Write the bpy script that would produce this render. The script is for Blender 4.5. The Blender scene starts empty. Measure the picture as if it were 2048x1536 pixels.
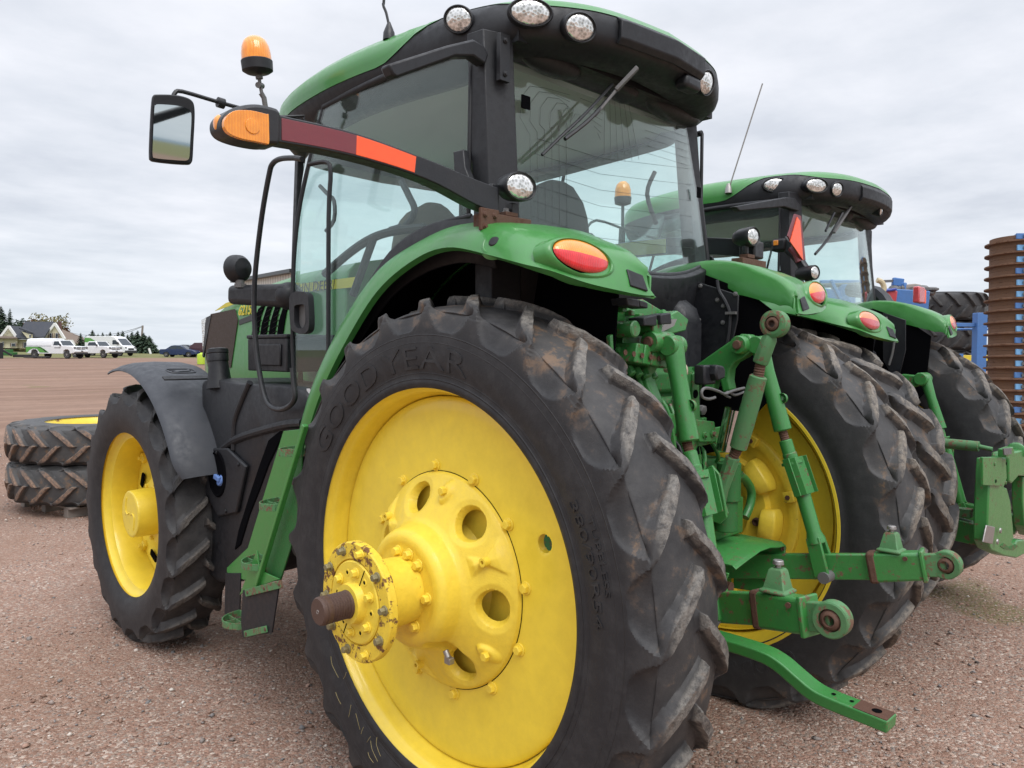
import bpy, bmesh, math, random
import numpy as np
from mathutils import Vector, Matrix
random.seed(7); RNG=np.random.default_rng(11)
SC=bpy.context.scene; COL=SC.collection
PI=math.pi
def R(d): return math.radians(d)
# ---------------------------------------------------------------- camera model
CAM=dict(pos=(-2.7554,-2.1101,1.7649),yaw=.7822,pit=.0414,rol=.0036,f=1549.93)
def _axes():
    y,p,r=CAM['yaw'],CAM['pit'],CAM['rol']
    fw=np.array([math.sin(y)*math.cos(p),math.cos(y)*math.cos(p),-math.sin(p)])
    rt=np.array([math.cos(y),-math.sin(y),0.]); up=np.cross(rt,fw)
    return rt*math.cos(r)+up*math.sin(r), -rt*math.sin(r)+up*math.cos(r), fw
CR,CU,CF=_axes(); CP=np.array(CAM['pos'])
def ray(px,py): return CF+((px-1024)/CAM['f'])*CR-((py-768)/CAM['f'])*CU
def _pl(px,py,a,v):
    d=ray(px,py); t=(v-CP[a])/d[a]; return Vector(CP+t*d)
# the tractor was surveyed from the photograph: these turn a sighting into a point on a known plane
def X(px,py,x): return _pl(px,py,0,x)
def Y(px,py,y): return _pl(px,py,1,y)
def Z(px,py,z): return _pl(px,py,2,z)
def DD(px,py,d): return Vector(CP+ray(px,py)*d)
# ---------------------------------------------------------------- mesh builder
class MB:
    def __init__(s): s.v=[]; s.f=[]; s.m=[]; s.cm=0
    def add(s,vs,fs):
        o=len(s.v); s.v+= [tuple(v) for v in vs]; s.f+=[tuple(i+o for i in f) for f in fs]; s.m+=[s.cm]*len(fs); return s
    def mat(s,i): s.cm=i; return s
    def xf(s,M):
        s.v=[tuple(M@Vector(v)) for v in s.v]; return s
    def join(s,o,M=None):
        vs=o.v if M is None else [tuple(M@Vector(v)) for v in o.v]
        k=len(s.v); s.v+=vs; s.f+=[tuple(i+k for i in f) for f in o.f]; s.m+=o.m; return s
    def build(s,name,mats,parent=None,bevel=0,ang=35,seg=2,sub=0):
        me=bpy.data.meshes.new(name); me.from_pydata(s.v,[],s.f)
        if not isinstance(mats,(list,tuple)): mats=[mats]
        for m in mats: me.materials.append(m)
        if len(mats)>1: me.polygons.foreach_set('material_index',s.m)
        bm=bmesh.new(); bm.from_mesh(me); bmesh.ops.recalc_face_normals(bm,faces=bm.faces); bm.to_mesh(me); bm.free()
        return link(name,me,parent,bevel,ang,seg,sub)
def link(name,me,parent=None,bevel=0,ang=35,seg=2,sub=0):
    me.shade_smooth(); me.set_sharp_from_angle(angle=R(ang))
    o=bpy.data.objects.new(name,me); COL.objects.link(o)
    if parent: o.parent=parent
    if sub:
        m=o.modifiers.new('sub','SUBSURF'); m.levels=sub; m.render_levels=sub
    if bevel:
        m=o.modifiers.new('bev','BEVEL'); m.width=bevel; m.segments=seg; m.limit_method='ANGLE'; m.angle_limit=R(40); m.use_clamp_overlap=True
    return o
def tag(o,label=None,cat=None,group=None,kind=None):
    if label: o['label']=label
    if cat: o['category']=cat
    if group: o['group']=group
    if kind: o['kind']=kind
    return o
def empty(name,loc=(0,0,0),rz=0):
    o=bpy.data.objects.new(name,None); o.empty_display_size=.3; COL.objects.link(o); o.location=loc; o.rotation_euler=(0,0,rz); return o
def V(*a): return Vector(a)
def frame(d,up=(0,0,1)):
    d=Vector(d).normalized(); u=Vector(up)
    if abs(d.dot(u))>.97: u=Vector((0,1,0)) if abs(d.y)<.9 else Vector((1,0,0))
    r=d.cross(u).normalized(); u=r.cross(d).normalized(); return r,u,d
def box(mb,c,s,M=None):
    cx,cy,cz=c; a,b,d=s[0]/2,s[1]/2,s[2]/2
    vs=[(cx+i*a,cy+j*b,cz+k*d) for i in(-1,1) for j in(-1,1) for k in(-1,1)]
    if M is not None: vs=[M@Vector(v) for v in vs]
    return mb.add(vs,[(0,1,3,2),(4,6,7,5),(0,4,5,1),(2,3,7,6),(0,2,6,4),(1,5,7,3)])
def bar(mb,p,q,w,h,up=(0,0,1),w2=None,h2=None):
    p=Vector(p);q=Vector(q); r,u,d=frame(q-p,up); w2=w2 or w; h2=h2 or h
    vs=[p+r*(i*w/2)+u*(j*h/2) for i,j in((-1,-1),(1,-1),(1,1),(-1,1))]+[q+r*(i*w2/2)+u*(j*h2/2) for i,j in((-1,-1),(1,-1),(1,1),(-1,1))]
    return mb.add(vs,[(0,1,2,3),(7,6,5,4),(0,4,5,1),(1,5,6,2),(2,6,7,3),(3,7,4,0)])
def loft(mb,rings,cap=True,closed=True):
    n=len(rings[0]); vs=[v for r in rings for v in r]; fs=[]
    m=n if closed else n-1
    for i in range(len(rings)-1):
        for j in range(m):
            a=i*n+j;b=i*n+(j+1)%n; fs.append((a,b,b+n,a+n))
    if cap: fs.append(tuple(range(n))[::-1]); fs.append(tuple((len(rings)-1)*n+j for j in range(n)))
    return mb.add(vs,fs)
def rod(mb,p,q,r,r2=None,n=16,cap=True):
    p=Vector(p);q=Vector(q);r2=r if r2 is None else r2; a,b,_=frame(q-p)
    return loft(mb,[[c+a*(math.cos(2*PI*i/n)*k)+b*(math.sin(2*PI*i/n)*k) for i in range(n)] for c,k in((p,r),(q,r2))],cap)
def prof(mb,p,d,pts,n=24,cap=True,up=(0,0,1)):
    """lathe: pts = (distance along d, radius)"""
    p=Vector(p); a,b,dd=frame(d,up)
    return loft(mb,[[p+dd*t+a*(math.cos(2*PI*i/n)*k)+b*(math.sin(2*PI*i/n)*k) for i in range(n)] for t,k in pts],cap)
def tube(mb,pts,r,n=10,smooth=0,cap=True):
    pts=[Vector(p) for p in pts]
    if smooth: pts=spline(pts,smooth)
    rings=[];pu=None
    for i,p in enumerate(pts):
        d=(pts[min(i+1,len(pts)-1)]-pts[max(i-1,0)]).normalized()
        if pu is None: a,b,_=frame(d)
        else:
            b=(pu-d*pu.dot(d)).normalized(); a=d.cross(b)
        pu=b; rr=r[i] if isinstance(r,(list,tuple)) and not smooth else r
        rings.append([p+a*(math.cos(2*PI*k/n)*rr)+b*(math.sin(2*PI*k/n)*rr) for k in range(n)])
    return loft(mb,rings,cap)
def spline(P,k=6,closed=False):
    P=[Vector(p) for p in P]; out=[];n=len(P)
    rng=range(n if closed else n-1)
    for i in rng:
        if closed: a,b,c,d=P[i-1],P[i],P[(i+1)%n],P[(i+2)%n]
        else: a,b,c,d=P[max(i-1,0)],P[i],P[i+1],P[min(i+2,n-1)]
        for j in range(k):
            t=j/k; out.append(.5*((2*b)+(c-a)*t+(2*a-5*b+4*c-d)*t*t+(-a+3*b-3*c+d)*t**3))
    if not closed: out.append(P[-1])
    return out
def plate(mb,outline,off):
    """closed outline (3-D points, planar) given thickness along vector off"""
    off=Vector(off); a=[Vector(p)-off/2 for p in outline]; b=[Vector(p)+off/2 for p in outline]
    return loft(mb,[a,b],True)
def hexbolt(mb,p,d,r=.016,h=.014,washer=True,rot=0):
    p=Vector(p); a,b,dd=frame(d)
    if washer: prof(mb,p,d,[(0,r*1.35),(.004,r*1.35),(.005,r*1.2)],18)
    rings=[]
    for t,k in((.004,1),(.004+h*.8,1),(.004+h,.88)):
        rings.append([p+dd*t+a*(math.cos(rot+PI/3*i)*r*k)+b*(math.sin(rot+PI/3*i)*r*k) for i in range(6)])
    return loft(mb,rings)
def ellipsoid(mb,c,rx,ry,rz,M=None,nu=20,nv=12,v0=-PI/2,v1=PI/2):
    rings=[]
    for j in range(nv+1):
        v=v0+(v1-v0)*j/nv; v=min(max(v,-PI/2+1e-3),PI/2-1e-3)
        rg=[Vector((rx*math.cos(v)*math.cos(2*PI*i/nu),ry*math.cos(v)*math.sin(2*PI*i/nu),rz*math.sin(v))) for i in range(nu)]
        rings.append([Vector(c)+(M@q if M is not None else q) for q in rg])
    return loft(mb,rings)
def basis(d,up=(0,0,1)):
    """3x3 whose local z is d"""
    r,u,dd=frame(d,up); return Matrix((r,u,dd)).transposed()
def grid(mb,rows):
    n=len(rows[0]); fs=[(i*n+j,i*n+j+1,(i+1)*n+j+1,(i+1)*n+j) for i in range(len(rows)-1) for j in range(n-1)]
    return mb.add([v for r in rows for v in r],fs)
def shell(mb,rows,t):
    """open grid of points thickened by t against its normals"""
    G=[[Vector(v) for v in r] for r in rows]; a=len(G);b=len(G[0]); N=[]
    for i in range(a):
        rr=[]
        for j in range(b):
            du=G[min(i+1,a-1)][j]-G[max(i-1,0)][j]; dv=G[i][min(j+1,b-1)]-G[i][max(j-1,0)]
            n=du.cross(dv); n=n.normalized() if n.length>1e-9 else Vector((0,0,1)); rr.append(n)
        N.append(rr)
    vs=[v for r in G for v in r]+[G[i][j]-N[i][j]*t for i in range(a) for j in range(b)]
    k=a*b; fs=[]
    for i in range(a-1):
        for j in range(b-1):
            q=(i*b+j,i*b+j+1,(i+1)*b+j+1,(i+1)*b+j); fs.append(q); fs.append(tuple(x+k for x in q[::-1]))
    def e(x,y): fs.append((x,y,y+k,x+k))
    for j in range(b-1): e(j+1,j); e((a-1)*b+j,(a-1)*b+j+1)
    for i in range(a-1): e(i*b,(i+1)*b); e((i+1)*b+b-1,i*b+b-1)
    return mb.add(vs,fs)
def text_mesh(s,size,ext=.002,sx=1,shear=0,bevel=0):
    cu=bpy.data.curves.new('lettering','FONT'); cu.body=s; cu.size=size; cu.extrude=ext; cu.align_x='CENTER'; cu.align_y='CENTER'; cu.shear=shear; cu.offset=bevel; cu.resolution_u=3
    o=bpy.data.objects.new('lettering',cu); me=bpy.data.meshes.new_from_object(o)
    vs=[Vector((v.co.x*sx,v.co.y,v.co.z)) for v in me.vertices]; fs=[tuple(p.vertices) for p in me.polygons]
    bpy.data.objects.remove(o); bpy.data.curves.remove(cu); bpy.data.meshes.remove(me)
    return vs,fs
def text_on(mb,s,size,origin,right,up,ext=.002,sx=1,shear=0,bevel=0):
    r=Vector(right).normalized();u=Vector(up);u=(u-r*u.dot(r)).normalized();n=r.cross(u)
    vs,fs=text_mesh(s,size,ext,sx,shear,bevel); o=Vector(origin)
    return mb.add([o+r*v.x+u*v.y+n*v.z for v in vs],fs)
# ---------------------------------------------------------------- materials
def nm(name):
    m=bpy.data.materials.new(name); m.use_nodes=True; nt=m.node_tree; nt.nodes.clear()
    out=nt.nodes.new('ShaderNodeOutputMaterial'); b=nt.nodes.new('ShaderNodeBsdfPrincipled'); nt.links.new(b.outputs[0],out.inputs[0]); return m,nt,b,out
def node(nt,t,**k):
    n=nt.nodes.new(t)
    for a,v in k.items():
        if a in('operation','blend_type','data_type','feature','distance','interpolation_type','noise_dimensions','sky_type','sun_disc','vector_type','gradient_type'): setattr(n,a,v)
        else: n.inputs[int(a[1:]) if a[0]=='i' and a[1:].isdigit() else a].default_value=v
    return n
def ramp(nt,src,stops):
    n=nt.nodes.new('ShaderNodeValToRGB'); e=n.color_ramp.elements
    while len(e)<len(stops): e.new(.5)
    for x,(p,c) in zip(e,stops): x.position=p; x.color=(*c,1) if len(c)==3 else c
    nt.links.new(src,n.inputs[0]); return n.outputs[0]
def mix(nt,f,a,b,bt='MIX'):
    n=nt.nodes.new('ShaderNodeMix'); n.data_type='RGBA'; n.blend_type=bt
    for i,v in((0,f),(6,a),(7,b)):
        if hasattr(v,'is_linked') or isinstance(v,bpy.types.NodeSocket): nt.links.new(v,n.inputs[i])
        elif i==0: n.inputs[0].default_value=v
        else: n.inputs[i].default_value=(*v,1) if len(v)==3 else v
    return n.outputs[2]
def math_(nt,op,a,b=0.,c=0.):
    n=nt.nodes.new('ShaderNodeMath'); n.operation=op
    for i,v in enumerate((a,b,c)):
        if isinstance(v,bpy.types.NodeSocket): nt.links.new(v,n.inputs[i])
        else: n.inputs[i].default_value=v
    return n.outputs[0]
def noise(nt,scale,detail=4,rough=.55,vec=None,dim=None):
    n=nt.nodes.new('ShaderNodeTexNoise'); n.inputs['Scale'].default_value=scale; n.inputs['Detail'].default_value=detail; n.inputs['Roughness'].default_value=rough
    if vec is not None: nt.links.new(vec,n.inputs['Vector'])
    return n.outputs[0]
def objco(nt): return nt.nodes.new('ShaderNodeTexCoord').outputs['Object']
def bump(nt,b,h,strength=.3,dist=.01):
    n=nt.nodes.new('ShaderNodeBump'); n.inputs['Strength'].default_value=strength; n.inputs['Distance'].default_value=dist
    nt.links.new(h,n.inputs['Height']); nt.links.new(n.outputs[0],b.inputs['Normal']); return n
def paint(name,col,rough=.35,dirt=(.16,.12,.085),amt=.35,scale=9,coat=.3,spots=None,bumps=.02,rust=0,rustcol=(.12,.045,.02),metal=0,updirt=.0):
    m,nt,b,_=nm(name); co=objco(nt)
    n1=noise(nt,scale,6,.65,co); n2=noise(nt,scale*6,5,.7,co)
    f=math_(nt,'MULTIPLY',ramp(nt,n1,[(.45,(0,0,0)),(.8,(1,1,1))]),amt)
    if updirt:
        g=nt.nodes.new('ShaderNodeNewGeometry'); sx=nt.nodes.new('ShaderNodeSeparateXYZ'); nt.links.new(g.outputs['Normal'],sx.inputs[0])
        up=math_(nt,'MULTIPLY',math_(nt,'MAXIMUM',sx.outputs[2],0.),updirt); up=math_(nt,'MULTIPLY',up,ramp(nt,n2,[(.35,(.3,.3,.3)),(.65,(1,1,1))])); f=math_(nt,'MAXIMUM',f,up)
    c=mix(nt,f,col,dirt)
    c=mix(nt,.25,c,ramp(nt,n2,[(.3,tuple(x*.7 for x in col)),(.7,tuple(min(1,x*1.25) for x in col))]),'MIX')
    rs=ramp(nt,n2,[(.3,(rough*.8,)*3),(.75,(min(1,rough*1.5),)*3)])
    rv=math_(nt,'ADD',rs,math_(nt,'MULTIPLY',f,.4))
    if rust:
        rn=noise(nt,scale*2.2,8,.75,co); g=nt.nodes.new('ShaderNodeNewGeometry')
        e=ramp(nt,math_(nt,'ADD',rn,math_(nt,'MULTIPLY',math_(nt,'SUBTRACT',g.outputs['Pointiness'],.5),1.2)),[(.72-rust*.3,(0,0,0)),(.76-rust*.3,(1,1,1))])
        rc=mix(nt,n2,rustcol,tuple(x*2.2 for x in rustcol)); c=mix(nt,e,c,rc); rv=math_(nt,'ADD',rv,math_(nt,'MULTIPLY',e,.4))
    nt.links.new(c,b.inputs['Base Color']); nt.links.new(rv,b.inputs['Roughness'])
    b.inputs['Metallic'].default_value=metal; b.inputs['Coat Weight'].default_value=coat; b.inputs['Coat Roughness'].default_value=.12
    if bumps: bump(nt,b,math_(nt,'ADD',n2,noise(nt,scale*30,2,.5,co)),.25,bumps*.06)
    return m
def plain(name,col,rough=.5,metal=0,trans=0,emit=None):
    m,nt,b,_=nm(name); b.inputs['Base Color'].default_value=(*col,1); b.inputs['Roughness'].default_value=rough; b.inputs['Metallic'].default_value=metal
    if trans: b.inputs['Transmission Weight'].default_value=trans
    return m
def glass(name,tint,refl=1.0,haze=0.,hazecol=(.5,.55,.55)):
    m,nt,b,out=nm(name); nt.nodes.remove(b)
    t=nt.nodes.new('ShaderNodeBsdfTransparent'); t.inputs[0].default_value=(*tint,1)
    g=nt.nodes.new('ShaderNodeBsdfGlossy'); g.inputs['Roughness'].default_value=.015; g.inputs[0].default_value=(.95,1,.98,1)
    lw=nt.nodes.new('ShaderNodeLayerWeight'); lw.inputs[0].default_value=.5
    fz=math_(nt,'MULTIPLY_ADD',math_(nt,'POWER',lw.outputs['Facing'],4.5),.9,.035)
    mx=nt.nodes.new('ShaderNodeMixShader'); nt.links.new(math_(nt,'MULTIPLY',fz,refl),mx.inputs[0]); nt.links.new(t.outputs[0],mx.inputs[1]); nt.links.new(g.outputs[0],mx.inputs[2])
    last=mx.outputs[0]
    if haze:  # diffuse veil painted in for the milky sky reflection on the panes
        d=nt.nodes.new('ShaderNodeBsdfDiffuse'); d.inputs[0].default_value=(*hazecol,1); m2=nt.nodes.new('ShaderNodeMixShader')
        nz=noise(nt,4,5,.6,objco(nt)); nt.links.new(math_(nt,'MULTIPLY',ramp(nt,nz,[(.3,(.4,)*3),(.75,(1,)*3)]),haze),m2.inputs[0]); nt.links.new(last,m2.inputs[1]); nt.links.new(d.outputs[0],m2.inputs[2]); last=m2.outputs[0]
    nt.links.new(last,out.inputs[0]); return m
GREEN=(.042,.215,.042); 
M={}
M['green']=paint('green_paint',GREEN,.36,amt=.12,scale=4,coat=.35,bumps=0,dirt=(.08,.14,.06),updirt=.04)
M['hitch']=paint('hitch_green',(.035,.20,.042),.38,amt=.35,scale=14,coat=.35,dirt=(.06,.11,.05),rust=.25,bumps=.05,rustcol=(.085,.05,.028))
M['casting']=paint('casting_green',(.022,.135,.028),.55,amt=.35,scale=20,coat=0,dirt=(.05,.06,.035),rust=.2,bumps=.12,rustcol=(.09,.055,.03))
M['oldgreen']=paint('faded_green',(.07,.20,.075),.5,amt=.5,scale=12,coat=0,dirt=(.12,.10,.07),rust=.36,bumps=.08,rustcol=(.10,.055,.035))
M['yellow']=paint('yellow_paint',(.83,.62,.045),.38,amt=.32,scale=2.2,coat=.35,dirt=(.50,.36,.07),rust=.06,bumps=.02)
M['castyellow']=paint('cast_yellow',(.82,.60,.05),.48,amt=.25,scale=6,coat=.15,dirt=(.52,.37,.08),bumps=.045,rust=.05)
M['rustyellow']=paint('chipped_yellow',(.80,.57,.045),.5,amt=.3,scale=12,coat=0,dirt=(.45,.30,.06),rust=.37,bumps=.06,rustcol=(.10,.045,.018))
M['olive']=paint('bolt_plating',(.22,.19,.10),.4,amt=.4,scale=40,coat=0,dirt=(.35,.27,.05),metal=.3,bumps=.05)
M['black']=paint('black_plastic',(.0085,.0095,.0125),.48,amt=.2,scale=5,coat=0,dirt=(.035,.033,.033),bumps=.02,updirt=.05)
M['blackmetal']=paint('black_metal',(.008,.009,.012),.42,amt=.3,scale=6,coat=.1,dirt=(.05,.045,.04),bumps=.03)
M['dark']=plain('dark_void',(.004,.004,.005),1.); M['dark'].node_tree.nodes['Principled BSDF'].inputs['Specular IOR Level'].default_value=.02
M['fendergrey']=paint('fender_plastic',(.034,.038,.047),.5,amt=.3,scale=4,coat=0,dirt=(.075,.074,.074),bumps=.01,updirt=.05)
M['rust']=paint('rusty_steel',(.10,.05,.032),.75,amt=.5,scale=16,coat=0,dirt=(.17,.085,.05),rust=.3,bumps=.2,rustcol=(.06,.028,.018))
M['shaft']=paint('brown_primer',(.075,.040,.028),.5,amt=.3,scale=12,coat=0,dirt=(.10,.06,.045),bumps=.05)
M['steel']=paint('bare_steel',(.35,.34,.33),.35,amt=.4,scale=20,coat=0,dirt=(.2,.15,.1),metal=.8,bumps=.05)
M['worn']=paint('worn_grey_steel',(.15,.15,.15),.5,amt=.4,scale=20,coat=0,dirt=(.13,.10,.08),metal=.3,bumps=.1)
M['chrome']=plain('chrome',(.6,.6,.62),.12,1)
M['orange']=paint('orange_reflector',(.95,.10,.015),.35,amt=.05,scale=9,coat=.5,dirt=(.7,.1,.02))
M['maroon']=paint('faded_red_reflector',(.17,.025,.035),.45,amt=.3,scale=12,coat=.3,dirt=(.2,.06,.05))
M['screen']=paint('brown_screen',(.055,.038,.03),.7,amt=.4,scale=14,coat=0,dirt=(.08,.055,.04),bumps=.3)
M['glass']=glass('tinted_glass',(.93,.995,.982),1.15,.05,(.45,.5,.49))
M['sideglass']=glass('side_glass',(.93,.995,.982),1.15,.045,(.45,.5,.49))
M['headliner']=plain('headliner',(.55,.57,.57),.9)
M['seat']=paint('seat_fabric',(.06,.062,.06),.85,amt=.3,scale=30,coat=0,dirt=(.09,.09,.085),bumps=.1)
M['tanseat']=paint('tan_seat_fabric',(.11,.10,.078),.85,amt=.4,scale=60,coat=0,dirt=(.06,.055,.045),bumps=.1)
M['stripe']=plain('stripe_yellow',(.62,.52,.03),.4)
M['decal']=plain('decal_black',(.01,.012,.012),.4)
M['white']=paint('white_paint',(.72,.73,.74),.3,amt=.12,scale=3,coat=.4,dirt=(.4,.37,.33))
def lens(name,col,rib=60,axis=2,base=None,t=.35):
    m,nt,b,_=nm(name); co=objco(nt); w=nt.nodes.new('ShaderNodeTexWave'); w.bands_direction='XYZ'[axis] if True else 'X'; w.inputs['Scale'].default_value=rib; w.inputs['Distortion'].default_value=.6; w.inputs['Detail'].default_value=1
    nt.links.new(co,w.inputs[0]); nz=noise(nt,rib*.8,3,.6,co)
    c=mix(nt,math_(nt,'MULTIPLY',w.outputs['Fac'],.5),col,tuple(min(1,x*1.6) for x in col)); c=mix(nt,.3,c,ramp(nt,nz,[(.3,tuple(x*.5 for x in col)),(.7,tuple(min(1,x*1.5) for x in col))]))
    nt.links.new(c,b.inputs['Base Color']); b.inputs['Roughness'].default_value=.18; b.inputs['Coat Weight'].default_value=.8; b.inputs['Coat Roughness'].default_value=.04
    b.inputs['Subsurface Weight'].default_value=0; bump(nt,b,w.outputs['Fac'],.35,.002); return m
M['amber']=lens('amber_lens',(.85,.26,.02),40,0)
M['beacon']=lens('beacon_amber',(.90,.26,.015),30,0)
M['red']=lens('red_lens',(.62,.02,.025),40,0)
M['paleamber']=lens('pale_amber_lens',(.75,.24,.10),30,0)
M['palered']=lens('pale_red_lens',(.5,.06,.07),30,0)
def clearlens():
    m,nt,b,_=nm('clear_lens'); co=objco(nt)
    v=nt.nodes.new('ShaderNodeTexVoronoi'); v.inputs['Scale'].default_value=90; nt.links.new(co,v.inputs[0])
    w=nt.nodes.new('ShaderNodeTexWave'); w.inputs['Scale'].default_value=60; w.bands_direction='DIAGONAL'; w.inputs['Distortion'].default_value=3; nt.links.new(co,w.inputs[0])
    nz=noise(nt,22,2,.5,co); h=math_(nt,'ADD',math_(nt,'MULTIPLY',v.outputs[0],.75),math_(nt,'MULTIPLY',nz,.6)); c=ramp(nt,h,[(.3,(.30,.30,.28)),(.6,(.60,.60,.57)),(.85,(.92,.92,.9))])
    nt.links.new(c,b.inputs['Base Color']); b.inputs['Metallic'].default_value=.75; b.inputs['Roughness'].default_value=.16; b.inputs['Coat Weight'].default_value=1; b.inputs['Coat Roughness'].default_value=.03
    bump(nt,b,h,.35,.004); return m
M['lens']=clearlens()
def mirrorglass():
    m,nt,b,_=nm('mirror_glass'); b.inputs['Base Color'].default_value=(.62,.66,.66,1); b.inputs['Metallic'].default_value=1; b.inputs['Roughness'].default_value=.03; return m
M['mirror']=mirrorglass()
def rubber(name,R0,r1,dust=.5,dcol=(.13,.095,.07),base=(.0155,.0155,.0175),mud=0.,greyside=0.,rings=()):
    """dust sits on the lug tops (object-space radius about the X axis) and in patches of mud in the voids"""
    m,nt,b,_=nm(name); co=objco(nt); s=nt.nodes.new('ShaderNodeSeparateXYZ'); nt.links.new(co,s.inputs[0])
    rr=math_(nt,'SQRT',math_(nt,'ADD',math_(nt,'POWER',s.outputs[1],2.),math_(nt,'POWER',s.outputs[2],2.)))
    n1=noise(nt,5,6,.65,co); n2=noise(nt,38,6,.7,co); n3=noise(nt,150,3,.6,co); n4=noise(nt,16,5,.7,co)
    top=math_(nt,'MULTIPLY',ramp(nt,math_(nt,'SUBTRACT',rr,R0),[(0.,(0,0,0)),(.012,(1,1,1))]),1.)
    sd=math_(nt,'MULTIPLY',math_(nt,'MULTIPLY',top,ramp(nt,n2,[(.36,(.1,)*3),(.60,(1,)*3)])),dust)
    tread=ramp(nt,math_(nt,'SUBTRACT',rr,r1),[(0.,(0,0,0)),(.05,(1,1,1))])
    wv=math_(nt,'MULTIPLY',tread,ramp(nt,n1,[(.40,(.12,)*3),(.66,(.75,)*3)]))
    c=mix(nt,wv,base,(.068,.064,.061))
    c=mix(nt,math_(nt,'MULTIPLY',ramp(nt,n4,[(.45,(0,)*3),(.8,(1,)*3)]),.35),c,(.075,.075,.076))
    if greyside: c=mix(nt,greyside,c,(.10,.10,.10))
    if mud:
        mm=math_(nt,'MULTIPLY',math_(nt,'MULTIPLY',tread,ramp(nt,n4,[(.5,(0,)*3),(.6,(1,)*3)])),ramp(nt,n1,[(.5,(0,)*3),(.62,(mud,)*3)])); c=mix(nt,mm,c,(.16,.10,.06))
    c=mix(nt,sd,c,dcol); c=mix(nt,math_(nt,'MULTIPLY',ramp(nt,n3,[(.62,(0,)*3),(.8,(1,)*3)]),math_(nt,'MULTIPLY',top,.5)),c,(.25,.22,.18))
    nt.links.new(c,b.inputs['Base Color']); b.inputs['Roughness'].default_value=.62; b.inputs['Specular IOR Level'].default_value=.45
    hh=math_(nt,'ADD',math_(nt,'MULTIPLY',n3,math_(nt,'ADD',math_(nt,'MULTIPLY',top,1.2),.15)),math_(nt,'MULTIPLY',n2,.5))
    for r0,wd,am in rings:
        d=math_(nt,'ABSOLUTE',math_(nt,'SUBTRACT',rr,r0)); hh=math_(nt,'ADD',hh,math_(nt,'MULTIPLY',math_(nt,'MAXIMUM',math_(nt,'SUBTRACT',1.,math_(nt,'DIVIDE',d,wd)),0.),am))
    bump(nt,b,hh,.5,.006)
    return m
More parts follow.
